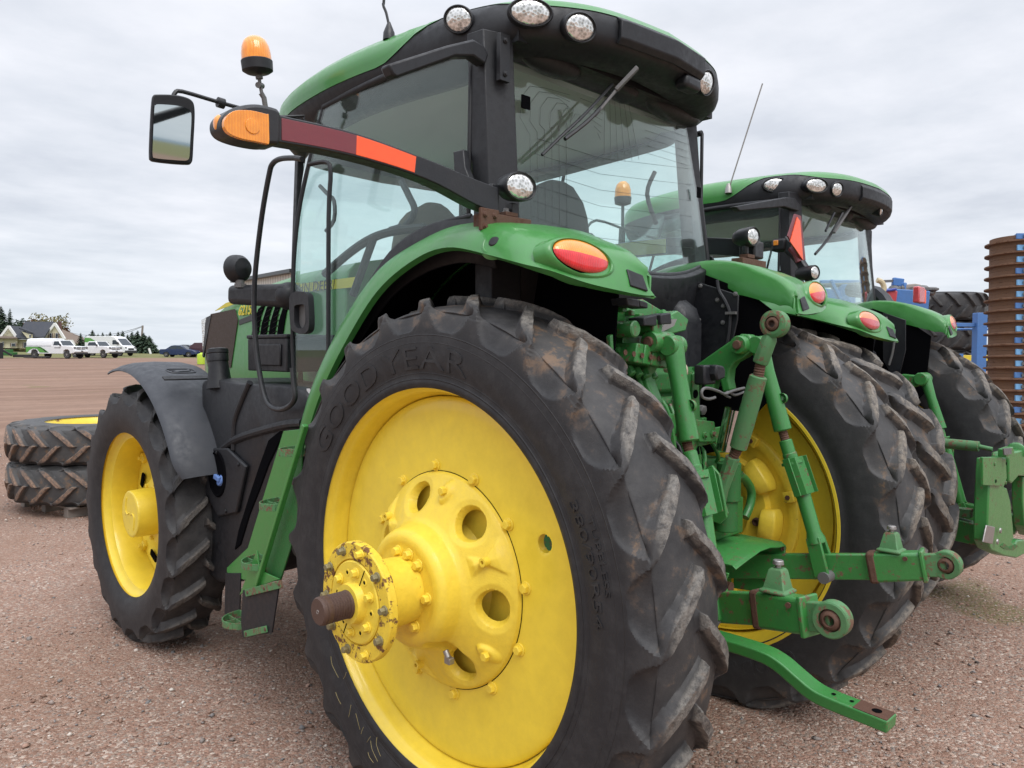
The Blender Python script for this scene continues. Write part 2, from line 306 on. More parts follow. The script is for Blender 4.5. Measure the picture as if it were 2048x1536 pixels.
# ---------------------------------------------------------------- tyres
def catmull(xs,ys,t):
    out=[]
    n=len(xs)
    for v in t:
        i=min(int(v),n-2); f=v-i
        g=lambda a:a[max(0,min(n-1,i-1))],
        def q(a):
            p0,p1,p2,p3=a[max(0,i-1)],a[i],a[i+1],a[min(n-1,i+2)]
            return .5*(2*p1+(p2-p0)*f+(2*p0-5*p1+4*p2-p3)*f*f+(-p0+3*p1-3*p2+p3)*f**3)
        out.append((q(xs),q(ys)))
    return np.array(out)
class Tyre:
    def __init__(s,Rt,Rb,W,bead,N,lug=.05,sweep=10.5,per=30,ns=54,seed=1,lw=(1.0,1.75),udeep=.095,flat=None,wear=.006):
        """Rt tread radius on the lugs, Rb bead radius, W section width, N lugs a side"""
        s.Rt=Rt;s.Rb=Rb;s.W=W
        h=W/2; sh=Rt-.044
        # half envelope from tread centre (0) to bead; lugs' outer surface
        s.hx=[0,.30*h,.58*h,.80*h,.905*h,.955*h,.985*h,1.0*h,.985*h,.93*h,bead/2+.008,bead/2]
        s.hr=[Rt,Rt-.003,Rt-.012,Rt-.026,sh,sh-.030,sh-.030-.25*(sh-.03-Rb),Rb+.52*(sh-.03-Rb),Rb+.34*(sh-.03-Rb),Rb+.16*(sh-.03-Rb),Rb+.012,Rb-.006]
        T=np.concatenate([np.linspace(0,4,ns//2,endpoint=False),np.linspace(4,6.6,max(20,int(ns*.62)),endpoint=False),np.linspace(6.6,11,12)])
        P=catmull(s.hx,s.hr,T)
        D=np.gradient(P,axis=0); Nn=np.stack([-D[:,1],D[:,0]],1); Nn/=np.linalg.norm(Nn,axis=1)[:,None]; Nn*=np.sign((Nn*np.array([.3,1.])).sum(1))[:,None]
        kk=np.clip((T-2.2)/2.8,0,1); kk=(kk*kk*(3-2*kk))[:,None]; Nn=Nn*kk+np.array([0,1.])*(1-kk); Nn/=np.linalg.norm(Nn,axis=1)[:,None]
        full=np.concatenate([P[:0:-1]*[-1,1],P]); NF=np.concatenate([Nn[:0:-1]*[-1,1],Nn]); TF=np.concatenate([-T[:0:-1],T])
        nth=N*per; th=np.arange(nth)*2*PI/nth; pitch=360./N; rng=np.random.default_rng(seed)
        jit=rng.uniform(-.25,.25,(2,N)); thd=np.degrees(th)
        TT=np.clip(np.abs(TF)/4.0,0,None)              # 0 centre .. 1 shoulder .. beyond on the sidewall
        depth=np.zeros((nth,len(TF)))
        masks=[]
        tu=4*(1+0); 
        for side in(-1,1):
            off=0 if side<0 else pitch/2
            t=-TF/4.0 if side<0 else TF/4.0             # positive on this side
            tc=np.clip(t,-.4,1)
            ph=-sweep*(1-np.clip(tc,0,1))**1.15
            w=np.interp(t,[0,.3,.62,.82,1.0],[lw[0]+.35,lw[0]+.6,lw[1]+.45,lw[1]+.1,.95])
            rel=(thd[:,None]+(-sweep*np.clip(1-TT,0,1)**1.15)[None,:]-off-ph[None,:]); k=np.round(rel/pitch); a=rel-k*pitch
            a=a-jit[0 if side<0 else 1][(k.astype(int))%N]
            e=(w[None,:]-np.abs(a))
            m=np.clip(e/.9+.5,0,1); m=m*m*(3-2*m)
            nose=np.clip((t+.07)/.045,0,1); m=m*nose[None,:]
            # sidewall scoops between the lugs
            hw=pitch/2-.75; av=np.abs(np.abs(a)-pitch/2)
            tau=np.clip((t-1.0)/(TSH(s,T,P,udeep)/4.0-1.0),0,3)[None,:]
            q=(np.clip(av/hw,0,3))**2.6+tau**2.0
            bowl=np.clip((1-q)*1.15,0,1)**.5
            sidew=np.clip((t-.80)/.22,0,1)[None,:]
            m2=1-bowl; m=m*(1-sidew)+m2*sidew
            m=np.where(t[None,:]<-.1,0,m); masks.append(m)
        mk=np.maximum(masks[0],masks[1])
        dp=np.where(np.abs(TF)<4,lug,lug*np.clip(1-(np.abs(TF)-4)/7,.45,1))
        depth=(1-mk)*dp[None,:]
        # wear: chipped and scuffed lug tops
        ta=th[:,None]; 
        nz=sum(np.sin(ta*f1+TF[None,:]*f2+p1)*A for f1,f2,p1,A in [(N*3.3,2.1,1.,.4),(N*7.1,5.3,2.,.35),(N*1.7,1.3,.3,.5),(47,3.1,2.,.4)])
        depth+=np.where(np.abs(TF)[None,:]<5,wear*.4*np.abs(nz)*mk,0)
        Pq=full[None,:,:]-NF[None,:,:]*depth[:,:,None]
        s.x=Pq[:,:,0]; s.r=Pq[:,:,1]; s.th=ta+np.radians(-sweep*np.clip(1-TT,0,1)**1.15)[None,:]; s.n=s.x.shape
    def mesh(s,name,hub=None,mat=None,texts=(),face=-1,hx=0):
        """hub = height of the axle: the part below the ground is pressed flat"""
        x=s.x+0; y=s.r*np.cos(s.th); z=s.r*np.sin(s.th)
        if hub is not None:
            under=np.clip(-hub+.004-z,0,None); z=z+under; x=x+np.sign(x)*np.clip(under,0,.05)*.35*(np.abs(x)>s.W*.3)
            low=np.clip((-z-s.Rb)/(hub-s.Rb),0,1)*np.clip(np.cos(s.th+PI/2),0,1)**6; x=x+np.sign(x)*low*.012*(s.r<s.Rt-.06)
        a,b=s.n; v=np.stack([x,y,z],2).reshape(-1,3)
        i=np.arange(a)[:,None]; j=np.arange(b-1)[None,:]
        f=np.stack([i*b+j,i*b+j+1,((i+1)%a)*b+j+1,((i+1)%a)*b+j],2).reshape(-1,4)
        me=bpy.data.meshes.new(name); me.vertices.add(len(v)); me.vertices.foreach_set('co',v.ravel().astype(np.float32))
        me.loops.add(f.size); me.loops.foreach_set('vertex_index',f.ravel().astype(np.int32))
        me.polygons.add(len(f)); me.polygons.foreach_set('loop_start',np.arange(0,f.size,4,dtype=np.int32)); me.polygons.foreach_set('loop_total',np.full(len(f),4,dtype=np.int32))
        me.update(calc_edges=True); me.materials.append(mat); me.validate()
        bm=bmesh.new(); bm.from_mesh(me)
        for (tx,r0,a0,size,sx,ext,flip) in texts:
            vs,fs=text_mesh(tx,size,ext,sx,bevel=.0); nv=[]
            xs=sorted((p[0],p[1]) for p in zip(s.hr[6:],s.hx[6:]))
            for q in vs:
                r=r0+q.y; xx=np.interp(r,[c[0] for c in xs],[c[1] for c in xs]); th=a0-face*q.x/r0*(-1)*flip
                th=R(a0)+(q.x/r0)*flip
                nv.append(bm.verts.new((face*(xx+.0005+q.z),r*math.cos(th),r*math.sin(th))))
            for q in fs:
                try: bm.faces.new([nv[k] for k in q])
                except ValueError: pass
        bmesh.ops.recalc_face_normals(bm,faces=bm.faces)
        bm.to_mesh(me); bm.free(); me.shade_smooth(); me.set_sharp_from_angle(angle=R(38)); return me
def TSH(s,T,P,udeep):
    """parameter at which the scoop's rounded bottom lies"""
    rr=P[:,1]; k=np.argmax((T>4.2)&(rr<s.Rt-.04-udeep)); return T[k]
def addobj(name,me,parent,loc=(0,0,0),rot=(0,0,0)):
    o=bpy.data.objects.new(name,me); COL.objects.link(o); o.parent=parent; o.location=loc; o.rotation_euler=rot; return o
AX=Vector((1,0,0))
def lathex(mb,pts,n=96,cap=False):
    """pts (x, r) turned about the X axis"""
    return loft(mb,[[Vector((x,r*math.cos(2*PI*i/n),r*math.sin(2*PI*i/n))) for i in range(n)] for x,r in pts],cap)
def pol(x,r,a): return Vector((x,r*math.cos(R(a)),r*math.sin(R(a))))
# ---- rear wheel of the near tractor, outer face towards -x (origin on the axle, x=0 at tyre centre plane)
ZR=.9551; XC=.9005
def surf_dome():
    """heavy cast hub: cone with oval pockets, bosses and spurs"""
    prof_=[(-.087,.384),(-.092,.384),(-.104,.379),(-.112,.370),(-.134,.335),(-.156,.290),(-.176,.248),(-.186,.228),(-.202,.215),(-.255,.204),(-.268,.196),(-.277,.184),(-.279,.165),(-.274,.150),(-.274,.10)]
    d=[0]
    for i in range(1,len(prof_)): d.append(d[-1]+math.dist(prof_[i],prof_[i-1]))
    m=150; n=480; rows=[]
    S=np.linspace(0,d[-1],m); px=np.interp(S,d,[q[0] for q in prof_]); pr=np.interp(S,d,[q[1] for q in prof_])
    for k in range(8):
        px[15:-1]=(px[14:-2]+2*px[15:-1]+px[16:])/4; pr[15:-1]=(pr[14:-2]+2*pr[15:-1]+pr[16:])/4
    for k in range(0):
        px[1:-1]=(px[:-2]+2*px[1:-1]+px[2:])/4; pr[1:-1]=(pr[:-2]+2*pr[1:-1]+pr[2:])/4
    th=np.arange(n)*360/n
    XX=np.repeat(px[:,None],n,1); RR=np.repeat(pr[:,None],n,1); TH=np.repeat(th[None,:],m,0)
    def da(a): return (TH-a+180)%360-180
    push=np.zeros_like(XX); hq=np.full_like(XX,9.)
    for a in (17,73,129,185,242,299):
        u=da(a)*PI/180*.30/.057; v=(RR-.303)/.049; q=np.sqrt(u*u+v*v)
        hq=np.minimum(hq,q); sn=(np.abs(q-.93)<.055); kf=np.where(sn,.93/np.maximum(q,1e-6),1.); dd=da(a); TH=np.where(sn,a+dd*kf,TH); R0=RR; RR=np.where(sn,.303+(RR-.303)*kf,RR); XX=np.where(sn,np.interp(RR,pr[::-1],px[::-1]),XX); hq=np.where(sn,.94,hq);  push+= np.where(q<1.45,np.clip((1.45-q)/.3,0,1)*.006,0)+np.clip((1.10-q)/.16,0,1)*.032
    for a in (100.9,213.5,326):           # teardrop bosses
        u=da(a)*PI/180*.33/.022; v=(RR-.33)/.034; q=np.sqrt(u*u+v*v); push-=np.clip((1.25-q)/.5,0,1)**.8*.016
    for a in (38.6,155.8,281):            # spurs
        u=np.abs(da(a))*PI/180*.32; v=(RR-.265)/.09; w=.012+.045*np.clip(np.abs(RR-.30)/.06,0,1)
        push-=np.clip((w-u)/.012,0,1)*np.clip((RR-.245)/.03,0,1)*np.clip((.372-RR)/.02,0,1)*.020*(1-.5*np.clip(u/w,0,1))
    for a in (-124.0,):                    # slot with a square key
        u=da(a)*PI/180*.25/.035; v=(RR-.262)/.070; q=(u*u*u*u+v*v*v*v)**.25
        push+=np.clip((1.0-q)/.2,0,1)*.035*np.clip((.35-RR)/.12,0,1)
    XX=XX+push*.92; RR=RR-np.maximum(push,0)*.35
    vs=[];fs=[]
    for i in range(m):
        for j in range(n): vs.append((XX[i,j],RR[i,j]*math.cos(R(TH[i,j])),RR[i,j]*math.sin(R(TH[i,j]))))
    for i in range(m-1):
        for j in range(n):
            a=i*n+j;b=i*n+(j+1)%n
            if min(hq[i,j],hq[i,(j+1)%n],hq[i+1,j],hq[i+1,(j+1)%n])<.93: continue
            fs.append((a,b,b+n,a+n))
    mb=MB(); mb.add(vs,fs); return mb
def rear_wheel_near(parent):
    """x positions relative to the tyre centre plane (x=-0.897 in the tractor)"""
    mb=MB()
    lathex(mb,[(-.166,.709),(-.172,.7105),(-.1765,.707),(-.1765,.700),(-.170,.690),(-.158,.683),(-.147,.680),(-.141,.675),(-.132,.670),(-.116,.667),(-.100,.664),(-.084,.658),(-.066,.654),(.05,.65),(.09,.632),(.13,.655),(.150,.677),(.17,.690),(.1765,.70),(.1765,.707),(.17,.7105),(.166,.700),(.14,.69),(-.14,.69),(-.166,.709)],144)
    w=mb.build('rear_wheel',M['yellow'],parent); w.location=(-XC,0,ZR)
    d=MB(); hole=(156.3,.524,.030)
    # dished disc plate with one round hole
    n=240; rs=list(np.concatenate([[.648,.652,.652,.648,.640,.625],np.linspace(.60,.40,34),[.39,.372,.372],np.linspace(.40,.60,34),[.648]])); xs=list(np.concatenate([[-.060,-.066,-.074,-.080,-.084,-.0865],np.linspace(-.088,-.090,34),[-.090,-.090,-.060],np.full(34,-.058),[-.055]]))
    rows=[[pol(xx,rr,360*i/n) for i in range(n)] for xx,rr in zip(xs,rs)]
    loft(d,rows,False)
    hp=[]
    hc=pol(-.088,hole[1],hole[0])
    fs=[];
    for f in d.f:
        c=sum((Vector(d.v[i]) for i in f),Vector())/4
        if math.hypot(c.y-hc.y,c.z-hc.z)<.034: continue
        fs.append(f)
    d.f=fs; d.m=[0]*len(fs)
    # round collar that finishes the hole
    rg=[]
    for r_,x_ in((.052,-.0885),(.036,-.0895),(.030,-.087),(.030,-.060)): rg.append([Vector((x_,hc.y+r_*math.cos(2*PI*i/28)*(.8 if r_>.04 else 1),hc.z+r_*math.sin(2*PI*i/28))) for i in range(28)])
    loft(d,rg,False)
    disc=d.build('disc',M['yellow'],w)
    hub=surf_dome().build('hub',M['castyellow'],w,ang=50)
    g=MB(); lathex(g,[(-.0875,.3868),(-.0912,.3868),(-.0912,.383),(-.0875,.383)],96); g.build('gap_ring',M['dark'],w)  # black ring put in for the shaded gap between hub and disc
    g=MB(); lathex(g,[(-.062,.36),(-.070,.35),(-.070,.22),(-.095,.20),(-.13,.15),(-.13,.02)],72); g.build('inner_flange',M['castyellow'],w)
    b=MB()
    for k in range(12):
        q=MB(); hexbolt(q,pol(-.0895,.405,52.5+30*k-.0),(-1,0,0),.0165,.016,True,k*.4); q.build('wheel_bolt',M['castyellow'],w,.001)
    for a in (100.9,213.5,326): q=MB(); hexbolt(q,pol(-.146,.337,a),(-1,0,0),.016,.018,False,a); q.build('wheel_bolt',M['castyellow'],w,.001)
    for a in (38.6,155.8,281):
        q=MB(); prof(q,pol(-.150,.315,a),(-1,0,0),[(0,.016),(.028,.015),(.028,.007),(.01,.007)],16); q.build('grease_boss',M['castyellow'],w)
    q=MB(); rod(q,pol(-.20,.235,-124),pol(-.20,.262,-124),.010); box(q,pol(-.20,.27,-124),(.022,.028,.022)); q.build('square_key',M['steel'],w,.002)
    for a in (76.8,104.6,130,181.4,239,-25,20,310):
        q=MB(); hexbolt(q,pol(-.274,.130,a),(-1,0,0),.0155,.018,True,a); q.build('ring_bolt',M['castyellow'],w,.001)
    s=MB(); lathex(s,[(-.270,.100),(-.272,.113),(-.42,.117),(-.434,.120)],72); s.build('axle_sleeve',M['castyellow'],w); s=MB(); lathex(s,[(-.433,.110),(-.436,.118),(-.438,.19),(-.443,.1945),(-.466,.1945),(-.471,.190),(-.471,.140),(-.462,.138),(-.462,.0)],72)
    axle=s.build('axle_hub',M['rustyellow'],w)
    for a in (150,200,60):
        pass
    s=MB(); n=40; rg=[]
    for x_,r_ in((-.462,.1),(-.462,.134),(-.470,.1345),(-.474,.130),(-.474,.07),(-.486,.066),(-.500,.063),(-.500,.045)): rg.append([pol(x_,r_,360*i/n) for i in range(n)])
    loft(s,rg,False)
    s.build('hub_plate',M['castyellow'],axle)
    sp=MB(); box(sp,(-.4745,0,0),(.002,.262,.003),Matrix.Rotation(R(-62),3,'X')); sp.build('split_line',M['dark'],axle)
    for k in range(10):
        q=MB(); hexbolt(q,pol(-.471,.1675,31.6+36*k),(-1,0,0),.012,.018,True,k*.7); q.build('flange_bolt',M['olive'] if k not in (2,6) else M['castyellow'],axle,.001)
    for k in range(6):
        q=MB(); hexbolt(q,pol(-.474,.100,38+60*k),(-1,0,0),.0135,.016,True,k*.5); q.build('plate_bolt',M['castyellow'],axle,.001)
    for k in range(6):
        q=MB(); prof(q,pol(-.4735,.098,68+60*k),(-1,0,0),[(0,.012),(.002,.0115),(.002,.0065),(.0005,.0065),(.0004,.0)],14,False); q.build('tapped_hole',M['castyellow'],axle)
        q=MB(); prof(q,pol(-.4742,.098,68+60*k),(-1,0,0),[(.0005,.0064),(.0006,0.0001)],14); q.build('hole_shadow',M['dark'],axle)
    st=MB(); pts=[(-.49,.046),(-.500,.046),(-.505,.0445)]
    x_=-.508
    for k in range(7): pts+=[(x_,.0445),(x_-.003,.0405),(x_-.006,.0405),(x_-.009,.0445)]; x_-=.0095
    pts+=[(x_-.002,.0445),(x_-.004,.045),(-.590,.045),(-.592,.043),(-.594,.045),(-.600,.0445),(-.606,.040),(-.607,.0)]
    pts=[p_ for p_ in pts]
    lathex(st,pts,48); bx=MB()
    stub=st.build('axle_stub',M['shaft'],axle,ang=30)
    q=MB(); prof(q,(-.6065,0,0),(-1,0,0),[(0,.007),(.001,.0065),(.0008,.005),(-.006,.0)],14,False); q.build('centre_hole',M['steel'],stub)
    return w
def rear_wheel_inner(parent,xc,zr,rf=.705,half=.18,flip=1,k=1.0,mat='yellow'):
    """far-side wheel: only its inner face is seen. flip=+1 puts the inner face towards -x"""
    mb=MB(); h=half; r=rf
    P=[(-h,r-.015),(-h-.001,r),(-h+.003,r+.006),(-h+.012,r-.012),(-h+.03,r-.021),(-h+.05,r-.038),(-h+.08,r-.058),(-h+.11,r-.064),(-h+.16,r-.060),(h-.09,r-.055),(h-.05,r-.03),(h-.015,r-.015),(h-.005,r+.005),(h,r),(h,r-.02),(h-.04,r-.05),(h-.1,r-.07),(-h+.11,r-.078)]
    lathex(mb,[(x*1.0,q) for x,q in P],128)
    w=mb.build('rear_wheel',M[mat],parent); w.location=(xc,0,zr)
    if flip<0: w.rotation_euler=(0,0,PI)
    d=MB(); lathex(d,[(-.02,r-.062),(-.035,r-.07),(-.04,r-.09),(-.035,r-.16),(-.030,r-.24),(-.030,.05*k),(-.028,0.001),(-.01,.001),(-.01,r-.06)],96)
    d.build('disc',M[mat],w)
    c=MB(); lathex(c,[(-.031,.455*k),(-.048,.452*k),(-.054,.445*k),(-.054,.405*k),(-.046,.398*k),(-.046,.31*k),(-.06,.30*k),(-.075,.295*k),(-.075,.20*k),(-.05,.19*k),(-.05,.02)],96)
    hub=c.build('hub',M['castyellow'],w,ang=50)
    for i in range(8):
        a=i*45+8; q=MB()
        rows=[]
        for aa in np.linspace(a-15,a+15,9):
            e=abs(aa-a)/15; rr=.375*k-.015*e**4
            rows.append([pol(-.046,.275*k,aa),pol(-.135+.03*e**3,.285*k,aa),pol(-.140+.03*e**3,.315*k,aa),pol(-.12+.03*e**3,rr-.012,aa),pol(-.046,rr,aa)])
        loft(q,rows,True); q.build('hub_lug',M['castyellow'],w,.006)
        q=MB(); box(q,(0,0,0),(.03,.055,.055)); q.xf(Matrix.Translation(pol(-.066,.425*k,a+22))@Matrix.Rotation(R(a+22),4,'X')); 
        pad=q.build('bolt_pad',M['castyellow'],w,.006)
        q=MB(); hexbolt(q,pol(-.081,.425*k,a+22),(-1,0,0),.012,.010,False); q.build('wheel_bolt',M['rust'],pad)
        q=MB(); prof(q,pol(-.076,.25*k,a),(-1,0,0),[(0,.022),(.012,.021),(.016,.014),(.004,.010),(.004,.0)],16,False); q.build('hub_nut',M['rust'],w)
    q=MB(); rod(q,(-.5,0,0),(-.05,0,0),.115*k,.13*k,32); q.build('axle_housing',M['casting'],w)
    return w
def front_wheel(parent,xc,y,z,rf=.513,half=.155,inset=.0,detail=True,side=-1):
    """outer face towards side*x; deep rim with the hub motor set well inside"""
    mb=MB(); h=half; r=rf
    P=[(-h,r-.012),(-h-.002,r),(-h+.004,r+.005),(-h+.012,r-.010),(-h+.030,r-.018),(-h+.042,r-.034),(-h+.048,r-.052),(-h+.075,r-.060),(-h+.12,r-.062),(-h+.20,r-.066),(h-.05,r-.05),(h-.02,r-.02),(h-.004,r+.004),(h,r),(h,r-.02),(h-.04,r-.06),(-h+.20,r-.08)]
    lathex(mb,P,112)
    w=mb.build('front_wheel',M['yellow'],parent); w.location=(xc,y,z)
    if side>0: w.rotation_euler=(0,0,PI)
    d=MB(); lathex(d,[(.052,r-.066),(.045,r-.08),(.045,r-.13),(.052,r-.145),(.06,.30),(.045,.26),(.03,.235),(.03,.001)],96); disc=d.build('disc',M['yellow'],w)
    for a in (25,70,115,160,205,250,295,340):
        q=MB(); o=[pol(.040,.375,a-7),pol(.040,.335,a-8.5),pol(.040,.335,a+8.5),pol(.040,.375,a+7)]; plate(q,o,(.012,0,0)); q.build('disc_slot',M['dark'],disc,.004)
        q=MB(); box(q,(0,0,0),(.030,.055,.045)); q.xf(Matrix.Translation(pol(.034,.405,a+22))@Matrix.Rotation(R(a+22),4,'X')); pd=q.build('clamp_block',M['castyellow'],w,.006)
        q=MB(); hexbolt(q,pol(.018,.405,a+22),(-1,0,0),.013,.014,True); q.build('clamp_bolt',M['castyellow'],w,.001)
    q=MB(); X0=-1.112-(-1.119)-h
    lathex(q,[(.03,.20),(.0,.195),(-.01,.165),(-.012,.146),(X0+.01,.142),(X0+.003,.139),(X0,.133),(X0,.126),(X0+.001,.0)],64)
    hub=q.build('hub',M['yellow'],w)
    for a in (10,55,100,145,190,235,280,325):
        q=MB(); hexbolt(q,pol(.0,.175,a),(-1,0,0),.014,.018,True,a); q.build('hub_bolt',M['castyellow'],w,.001)
    # raised whorl cast into the end cap
    q=MB()
    for s0 in (0,180):
        pts=[pol(X0-.001,rr,s0+aa) for rr,aa in((.015,20),(.04,-10),(.07,10),(.09,45),(.105,60))]; tube(q,pts,.0035,6,4)
    q.build('cap_pattern',M['yellow'],hub)
    return w
def mir(p,s): return Vector((p[0]*s,p[1],p[2]))
def interp3(P,t):
    """P list of tuples, t 0..len-1"""
    return spline([Vector(p) for p in P],t)
LIP=[(-.985,1.02,1.15),(-.985,.985,1.30),(-.985,.92,1.44),(-.99,.80,1.605),(-.995,.60,1.81),(-1.0,.385,1.985),(-1.005,.155,2.082),(-1.012,-.05,2.110),(-1.02,-.28,2.062),(-1.005,-.47,2.003),(-.87,-.53,1.965),(-.70,-.555,1.945),(-.545,-.568,1.932)]
CRE=[(-.97,1.08,1.17),(-.97,1.05,1.33),(-.97,.985,1.49),(-.965,.87,1.67),(-.955,.68,1.885),(-.945,.45,2.068),(-.935,.19,2.158),(-.94,-.03,2.187),(-.955,-.24,2.158),(-.92,-.39,2.115),(-.80,-.47,2.085),(-.68,-.512,2.052),(-.565,-.545,2.008)]
INN=[(-.60,1.08,1.18),(-.60,1.05,1.34),(-.60,.985,1.50),(-.60,.87,1.68),(-.60,.69,1.90),(-.60,.46,2.085),(-.60,.20,2.18),(-.60,-.0,2.205),(-.60,-.14,2.205),(-.585,-.27,2.18),(-.575,-.38,2.135),(-.565,-.48,2.09),(-.55,-.555,2.02)]
def fender(parent,s,dz=0):
    A,B,C=[spline([mir(p,s)+V(0,0,dz) for p in Q],6) for Q in(LIP,CRE,INN)]
    rows=[];lin=[]
    for a,b,c in zip(A,B,C):
        out=(b-c); out.normalize()
        r=[a-(a-b).normalized()*-.0+ V(0,0,0)]
        mid=a.lerp(b,.5)+out*.012
        r=[a+out*-.012+(a-b)*.0, a, a.lerp(b,.22)+out*.006, mid, a.lerp(b,.78)+out*.008, b, b.lerp(c,.10)+V(0,0,.006), b.lerp(c,.3)+V(0,0,.010), b.lerp(c,.65)+V(0,0,.008), c+(b-c).normalized()*.012, c-V(0,0,.012), c-V(0,0,float(np.interp(c.y,[-.54,-.48,-.27,-.15,0,.3],[.06,.11,.14,.10,.05,.03])))]
        rows.append(r)
    mb=MB(); shell(mb,rows if s<0 else rows,.012 if s<0 else -.012)
    f=mb.build('fender',M['green'],parent,ang=60)
    rows=[]
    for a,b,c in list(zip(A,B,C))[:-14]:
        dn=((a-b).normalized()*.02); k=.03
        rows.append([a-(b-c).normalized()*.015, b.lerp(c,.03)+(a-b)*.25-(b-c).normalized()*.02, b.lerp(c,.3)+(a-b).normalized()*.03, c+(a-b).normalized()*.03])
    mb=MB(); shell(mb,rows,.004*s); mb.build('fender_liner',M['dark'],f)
    # inner apron between fender and cab
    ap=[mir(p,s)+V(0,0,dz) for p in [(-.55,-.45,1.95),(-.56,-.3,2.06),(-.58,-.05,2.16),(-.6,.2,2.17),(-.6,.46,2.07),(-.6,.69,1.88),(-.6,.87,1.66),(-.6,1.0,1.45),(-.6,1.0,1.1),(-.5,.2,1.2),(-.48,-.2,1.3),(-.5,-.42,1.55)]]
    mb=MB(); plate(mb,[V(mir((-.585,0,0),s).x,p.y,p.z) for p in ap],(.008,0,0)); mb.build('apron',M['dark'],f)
    # tail light in a raised oval rim
    c=mir((-.858,-.492,2.040),s)+V(0,0,dz); L=mir((-.99,-.475,2.055),s); Rr=mir((-.725,-.51,2.026),s)
    u=(Rr-L).normalized(); n=u.cross(V(0,0,1)); n=n if n.y<0 else -n; n=(n+V(0,0,.32)).normalized(); v=n.cross(u).normalized(); v=v if v.z>0 else -v
    c=c+n*.022
    def oval(a,b,h0,h1,name,mat,par,half=0):
        m=MB(); rings=[]
        for t in (0,.25,.5,.7,.85,.95,1):
            k=math.sqrt(max(0,1-t*t)) if t<1 else 0.02; hh=h0+(h1-h0)*t
            if half==0: rings.append([c+n*hh+u*(a*k*math.cos(2*PI*i/48))+v*(b*k*math.sin(2*PI*i/48)) for i in range(48)])
            else:
                pts=[]
                for i in range(25):
                    an=PI*i/24; yy=b*k*math.sin(an)
                    pts.append(c+n*hh+u*(a*k*math.cos(an))+v*(half*yy+.008*b/b+0.0))
                rings.append(pts)
        return loft(m,rings).build(name,mat,par,ang=60)
    m=MB(); rings=[]
    for r_,h_ in((1.30,-.045),(1.20,-.006),(1.10,.008),(1.03,.010),(1.0,.006),(.98,-.005)): rings.append([c+n*h_+u*(.126*r_*math.cos(2*PI*i/48))+v*(.058*r_*math.sin(2*PI*i/48)) for i in range(48)])
    m=loft(m,rings,False); rim=m.build('lamp_rim',M['green'],f,ang=70)
    tl=oval(.124,.057,-.004,.003,'tail_light',M['dark'],f)
    pal=parent.get('pale',0)
    for half,nme,mt in((1,'amber_lens','paleamber' if pal else 'amber'),(-1,'red_lens','palered' if pal else 'red')):
        m=MB(); rings=[]
        for t in (0,.3,.55,.75,.9,1):
            k=math.sqrt(max(0,1-t*t*.96)); hh=.002+.020*t
            rings.append([c+n*hh+u*(.118*k*math.cos(PI*i/24))+v*(half*.053*k*math.sin(PI*i/24)+.006) for i in range(25)])
        o=loft(m,rings).build(nme,M[mt],f,ang=60)
    # square reflector patch near the inner rear corner
    def on(x,y,z): return mir((x,y,z),s)+V(0,0,dz)
    ia=[i for i,p_ in enumerate(B) if p_.y<-.3 and .585<abs(p_.x)<.675]; a1,b1,a2,b2=A[ia[0]],B[ia[0]],A[ia[-1]],B[ia[-1]]
    q0=[b1.lerp(a1,.24),b2.lerp(a2,.20),a2.lerp(b2,.16),a1.lerp(b1,.20)]
    q=[mir(Y(a,b,-.542),-s)+V(0,0,dz) for a,b in((1232,551),(1284,556),(1292,588),(1243,584))]
    q=[V(s*abs(p.x),p.y+.10*(2.0-p.z)*-1*0,p.z) for p in q]; q=[V(p.x,p.y-.25*(2.0-p.z)+.0,p.z) for p in q]
    q=q0; nn=(q[1]-q[0]).cross(q[3]-q[0]).normalized(); nn=nn if nn.y<0 else -nn
    m=MB(); plate(m,[p+nn*.015 for p in q],nn*.008); m.build('black_pad',M['black'],f,.003)
    # rubber plug in a dished seat
    pc=on(-.80,-.20,2.145); m=MB(); d_=(mir((-.55,-.35,.8),s)).normalized()
    return f
def fender_plug(f,s,dz=0):
    pc=mir((-.992,-.262,2.112),-s if False else 1)+V(0,0,dz); d_=V(-.80,-.30,.50).normalized(); pc=pc+d_*.020
    m=MB(); prof(m,pc-d_*.012,d_,[(-.01,.056),(.006,.048),(.009,.042),(.004,.034),(-.002,.022)],28,False); m.build('plug_seat',M['green'],f)
    m=MB(); prof(m,pc-d_*.014,d_,[(0,.021),(.016,.020),(.021,.016),(.022,.001)],24); m.build('rubber_plug',M['black'],f)
PLAN=[(0,-.28),(.3,-.25),(.49,-.195),(.665,-.075),(.775,.13),(.83,.45),(.865,.8),(.868,1.1),(.84,1.38),(.75,1.62),(.5,1.80),(0,1.86)]
